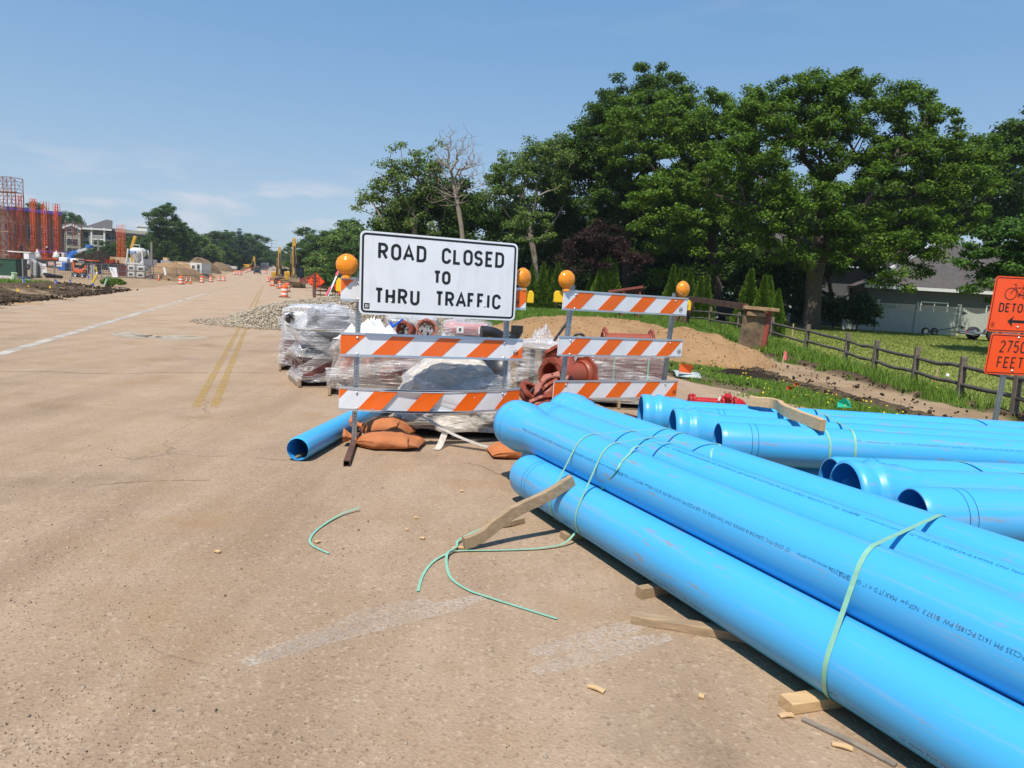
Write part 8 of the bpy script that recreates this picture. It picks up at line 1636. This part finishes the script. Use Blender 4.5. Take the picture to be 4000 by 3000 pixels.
Y = 29; tree('bright maple overhanging the orange detour sign', tuple(gpos(4040, Y)), [bl(3980, 930, Y, 1.5, 1.6, .9), bl(3890, 1010, Y, 1.3, 1.4, .8), bl(3980, 1080, Y, 1.5, 1.5, .9), bl(3850, 1130, Y - .5, .7, 1.0, .42), bl(3930, 1190, Y - .5, .7, 1, .45), bl(4080, 1000, Y, 1.5, 1.5, 1.2)], ttop(4030, 1020, Y), .15, 170, 120, .42, .15, MLM, seed=58, flat=.4)
Y = 70; tree('dark tree in the back row above the house roof', tuple(gpos(3600, Y)), [bl(3560, 800, Y, 5, 4, 4.0), bl(3760, 860, Y, 4, 4, 3.2), bl(3420, 880, Y, 4.4, 4, 3.4)], ttop(3600, 880, Y), .4, 210, 150, 1.35, .34, MLD, seed=61, group='dark trees in the back row')
for k, (px_, Yq, w, top) in enumerate(((3250, 66, 4.6, 900), (2980, 64, 4.6, 840), (2720, 66, 4.8, 820), (2500, 68, 4.8, 860))):
    tree(('dark tree in the back row directly behind the huge oak', 'dark tree in the back row above the trench box', 'dark tree in the back row behind the dense low oak', 'dark tree in the back row behind the plum')[k], tuple(gpos(px_, Yq)), [bl(px_, top, Yq, w, 3.5, 4.2), bl(px_ + 40, top + 180, Yq - 1, w * 1.1, 3.5, 4.0), bl(px_ - 50, top + 290, Yq, w, 3, 2.4)], ttop(px_, top + 120, Yq), .34, 190, 150, 1.3, .32, MLD, seed=70 + k, group='dark trees in the back row')
tree('low-branched tree hiding the grey wing of the house', tuple(gpos(3290, 49.5)), [bl(3060, 1030, 50, 2.6, 1.6, 1.8), bl(3200, 1010, 49.5, 2.4, 1.6, 1.9), bl(3330, 1040, 49, 2.4, 1.6, 1.7), bl(3420, 990, 49, 1.9, 1.5, 1.3), bl(3120, 1120, 50.5, 1.6, 1.2, .9), bl(2960, 1080, 51, 2.2, 1.5, 1.8)], ttop(3220, 1040, 49.5), .16, 230, 170, .7, .19, MLD, seed=66)
for k, (px_, Yq, w) in enumerate(((2270, 74, 6.5), (2640, 76, 6.5), (2900, 74, 6.0), (2060, 78, 6.5), (1880, 80, 6.5))):
    tree('low wide tree in the darkest row, ' + ('behind the plum', 'behind the dense low oak', 'behind the trench box', 'behind the yellow-green tree', 'behind the dead tree')[k], tuple(gpos(px_, Yq)), [bl(px_, 1020, Yq, w, 3, 3.6), bl(px_ + 90, 1080, Yq, w * .7, 3, 2.6), bl(px_ - 90, 1070, Yq, w * .7, 3, 2.6)], ttop(px_, 1040, Yq), .3, 180, 150, 1.3, .34, leafmat('deep_shade_toned_leaves', (.022, .050, .012), (.05, .10, .02), .12), seed=170 + k, group='low wide trees in the darkest row')  # deep shade behind the front trees is put into this darker leaf colour
# shrubs in the shade
MLSH = leafmat('shade_toned_leaves', (.024, .055, .012), (.055, .11, .02), .15)  # leaf colour darkened to stand in for shade under the canopy
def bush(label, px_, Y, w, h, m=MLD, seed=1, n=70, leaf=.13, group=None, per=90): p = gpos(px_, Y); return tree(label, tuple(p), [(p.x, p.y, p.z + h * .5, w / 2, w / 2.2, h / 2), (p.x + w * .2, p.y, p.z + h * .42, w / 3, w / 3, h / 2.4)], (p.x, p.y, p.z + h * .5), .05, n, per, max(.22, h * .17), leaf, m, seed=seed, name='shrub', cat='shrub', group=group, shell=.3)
GB_ = 'dark shrubs in the shade of the trees'
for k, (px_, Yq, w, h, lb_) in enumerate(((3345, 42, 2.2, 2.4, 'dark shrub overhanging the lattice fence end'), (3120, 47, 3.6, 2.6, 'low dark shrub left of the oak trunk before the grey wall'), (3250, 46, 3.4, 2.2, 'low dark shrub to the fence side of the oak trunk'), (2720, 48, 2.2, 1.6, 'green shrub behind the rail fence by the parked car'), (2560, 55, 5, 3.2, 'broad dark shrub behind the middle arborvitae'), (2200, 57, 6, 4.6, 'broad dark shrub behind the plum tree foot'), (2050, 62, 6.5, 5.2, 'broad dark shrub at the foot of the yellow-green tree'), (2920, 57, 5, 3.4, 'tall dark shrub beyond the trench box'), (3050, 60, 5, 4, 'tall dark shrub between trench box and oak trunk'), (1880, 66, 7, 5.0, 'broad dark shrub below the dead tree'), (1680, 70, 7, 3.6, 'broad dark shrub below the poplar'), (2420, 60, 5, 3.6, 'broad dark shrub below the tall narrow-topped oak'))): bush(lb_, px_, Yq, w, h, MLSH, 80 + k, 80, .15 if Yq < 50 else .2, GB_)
# arborvitae
def arbor_mesh(seed, h=1.0):
    rg = np.random.default_rng(seed); n = 5200; z = rg.random(n) ** .85; a = rg.uniform(0, 2 * PI, n); env = .205 * np.minimum(1, (1 - z) * 1.12 + .01) * (1 + .16 * np.sin(3 * a + 9 * z + seed) + .10 * np.sin(7 * a + 21 * z)); rr_ = env * np.sqrt(rg.uniform(.35, 1.12, n)); P = np.stack([rr_ * np.cos(a), rr_ * np.sin(a), .02 + z * .97], 1)
    out = np.stack([np.cos(a), np.sin(a), np.full(n, 1.5)], 1) + rg.normal(0, .3, (n, 3)); out /= np.linalg.norm(out, axis=1, keepdims=True); s = rg.uniform(.03, .058, (n, 1)); u = np.cross(out, rg.normal(size=(n, 3))); u /= np.linalg.norm(u, axis=1, keepdims=True)
    V = np.stack([P - out * s * .6, P + u * s * .38, P + out * s, P - u * s * .38], 1).reshape(-1, 3); return V, np.arange(n * 4).reshape(-1, 4)
AM = []
for sd_ in (3, 8):
    V, F = arbor_mesh(sd_); o = npmesh('foliage', V, F, MLA); AM.append(o)
GA_ = 'young cone-shaped arborvitae'; rr = random.Random(4)
for k, (px_, Yq, yt, lb_) in enumerate(((2072, 53, 1040, 'slim arborvitae half hidden by the amber light of the large barricade'), (2113, 53, 1027, 'arborvitae second from the large barricade light'), (2140, 54, 1040, 'arborvitae third from the large barricade light'), (2169, 53, 1030, 'arborvitae fourth in the row by the large barricade'), (2196, 53, 1027, 'arborvitae touching the smaller barricade light'), (2296, 47, 1090, 'shortest arborvitae, beside the tall threesome'), (2337, 46, 1014, 'arborvitae of the tall threesome, nearest the shortest one'), (2363, 46, 1001, 'tallest of the arborvitae threesome, in its middle'), (2387, 46, 1016, 'arborvitae of the tall threesome, farthest from the shortest one'), (2614, 42, 1037, 'arborvitae just before the end light of the smaller barricade'), (2643, 42, 1058, 'arborvitae behind the end light of the smaller barricade'), (2682, 42, 1052, 'arborvitae just past the end light of the smaller barricade'), (2724, 40, 1083, 'arborvitae with its foot at the rusty beam, first'), (2748, 40, 1078, 'arborvitae with its foot at the rusty beam, second'), (2912, 34.6, 1053, 'wide arborvitae standing alone above the trench box'), (2966, 33.4, 1078, 'arborvitae of the close pair past the trench box, first'), (2986, 34, 1080, 'arborvitae of the close pair past the trench box, second'), (3024, 31.4, 1130, 'small arborvitae right of the trench box red tip'))):
    p = gpos(px_, Yq); h = at(px_, yt, Yq).z - p.z; t_ = thing('arborvitae', lb_, 'arborvitae', tuple(p), rr.random() * 6, GA_); src = AM[k % 2]
    if k < 2: c = src
    else: c = src.copy(); COL.objects.link(c)
    c.parent = t_; wd = 1.0 if px_ != 2912 else 1.15; c.scale = (h * wd * rr.uniform(.9, 1.15), h * wd * rr.uniform(.9, 1.15), h); b = MB(); b.cyl((0, 0, -.1), (0, 0, h * .5), .04, 6, r2=.02); b.build('stem', MBARK, t_)
# ------------------------------------------------------------------ trees along the far road: a few grown once, then copied
def proto(seed, h, w, m, bm=MBARK, nc=210, per=120, cr=1.2, leaf=.38, trunk=.3):
    rg = np.random.default_rng(seed); bls = [(rg.normal(0, w * .085), rg.normal(0, w * .085), h * z, w * k * .5, w * k * .5, h * .17) for z, k in ((.16, .8), (.32, 1.0), (.48, 1.05), (.64, .98), (.78, .78), (.90, .45))]
    return tree('', (0, 0, 0), bls, (0, 0, h * .72), trunk, nc, per, cr, leaf, m, bm, seed=seed, shell=.5)
PR = [proto(101, 14, 12, MLF), proto(102, 12, 11, MLD), proto(103, 15, 10, MLF), proto(104, 10, 10, MLP, MBARKP)]
used = [False] * 4
def far_tree(label, k, px_, Y, ytop, wscale=1.0, group='trees lining the far road'):
    p = gpos(px_, Y); base_h = (14, 12, 15, 10)[k] * .98; h = at(px_, ytop, Y).z - p.z; s = h / base_h; o = PR[k] if not used[k] else dup(PR[k], (0, 0, 0)); used[k] = True; o.location = p; o.rotation_euler = (0, 0, (px_ * 7 % 628) / 100); o.scale = (s * wscale, s * wscale, s); o['label'] = label; o['group'] = group; return o
GFR = 'trees lining the far road'
FT = [(2, 650, 168, 805, .95, 'big leafy tree towering over the pale grey container'), (0, 590, 185, 920, 1, 'leafy tree behind the white silo'), (1, 540, 190, 930, 1, 'dark tree behind the orange masts'), (0, 715, 190, 880, .9, 'tree leaning over the tan container'), (1, 760, 240, 915, 1.1, 'dark tree behind the white site office'), (3, 790, 215, 930, 1.1, 'yellowish tree past the white site office'), (0, 850, 262, 905, 1.25, 'round-topped tree above the pale parked cars'), (2, 905, 270, 908, 1.3, 'tall tree in the middle of the far wood'), (0, 960, 285, 912, 1.25, 'tree near the road end of the far wood'), (1, 1000, 300, 930, 1.2, 'dark tree where the far wood drops to the road'), (3, 835, 232, 965, 1.0, 'low pale tree in front of the far wood'), (1, 930, 250, 955, 1.1, 'low dark tree in front of the far wood'), (1, 885, 240, 960, 1.2, 'dark low tree behind the pale parked cars'), (1, 1030, 330, 985, 1.3, 'low dark tree beside the plain grey pole'), (0, 1058, 380, 1010, 1.2, 'small far tree at the end of the road'), (1, 1100, 420, 975, 1.3, 'far dark tree behind the excavator booms'), (0, 1078, 430, 985, 1.3, 'far tree just past the road end'), (1, 1150, 330, 990, 1.6, 'far dark tree hidden behind the larger excavator'),
    (1, 1215, 165, 902, 1.0, 'dark tree closest to the larger excavator boom'), (0, 1290, 150, 905, 1.0, 'green tree above the orange diamond signs'), (3, 1350, 118, 890, .95, 'bright tree behind the amber light of the large barricade'), (1, 1410, 125, 880, 1.1, 'dark tree behind the white sign edge'), (0, 1480, 100, 900, 1.1, 'green tree behind the top of the white sign'), (3, 1260, 120, 985, 1.1, 'low bright tree over the large diamond sign'), (1, 1330, 105, 1000, 1.1, 'low dark tree behind the half hidden diamond sign'), (0, 1430, 92, 985, 1.1, 'low green tree behind the striped rail end'),
    (1, 420, 190, 950, 1.1, 'dark tree in front of the apartment balconies'), (3, 352, 165, 975, .9, 'light green tree below the apartment gable'), (1, 345, 190, 955, 1.1, 'dark tree before the apartment gable'), (0, 500, 205, 925, 1.1, 'tree in front of the apartment end'), (1, 110, 190, 800, .8, 'treetop peeking over the brick building, nearer the scaffold'), (0, 265, 240, 828, .8, 'treetop beside the free corner of the brick building'), (1, 305, 300, 850, .6, 'small treetop above the apartment ridge'), (1, 620, 230, 900, 1.1, 'dark tree between silo and container'), (1, 680, 240, 905, 1.1, 'dark tree filling in behind the big leafy one')]
for k, px_, Yq, yt, ws, lb_ in FT: far_tree(lb_, k, px_, Yq, yt, ws)
tree('blue-green spruce in the far wood', tuple(gpos(935, 245)), [(*at(935, 1000 - 22 * j, 245), 4.2 * (1 - j * .22), 4.2 * (1 - j * .22), 2.6) for j in range(5)], ttop(935, 925, 245), .2, 120, 60, 1.1, .4, MLS, seed=131, flat=.35, name='spruce_tree')
bush('rounded bush beside the orange diamond sign', 1290, 90, 5, 2.6, MLF, 140, 80, .22, 'bushes by the excavators'); bush('bush behind the striped rail end by the shoring rack', 1360, 88, 5, 3, MLF, 141, 80, .22, 'bushes by the excavators'); bush('small bush at the foot of the large diamond sign', 1312, 75, 2.4, 1.2, MLF, 142, 60, .16, 'bushes by the excavators'); bush('weedy clump around the utility pedestal', 440, 58, 1.9, .75, MLA, 143, 60, .09)
# ------------------------------------------------------------------ summer haze in the air
b = MB(); b.box((0, 0, 0), (4600, 4600, 36)); hb = b.build('haze', MW); hb.location = (0, 900, 13); hb.data.materials.clear()
t = NT('hazy_air'); t.t.nodes.remove(t.p); pv = t.n('VolumePrincipled'); pv.inputs['Color'].default_value = (.86, .92, 1, 1); pv.inputs['Density'].default_value = .00022; pv.inputs['Anisotropy'].default_value = .1
t.l(pv.outputs[0], t.out.inputs['Volume']); hb.data.materials.append(t.m); tag(hb, kind='stuff'); hb.display_type = 'WIRE'
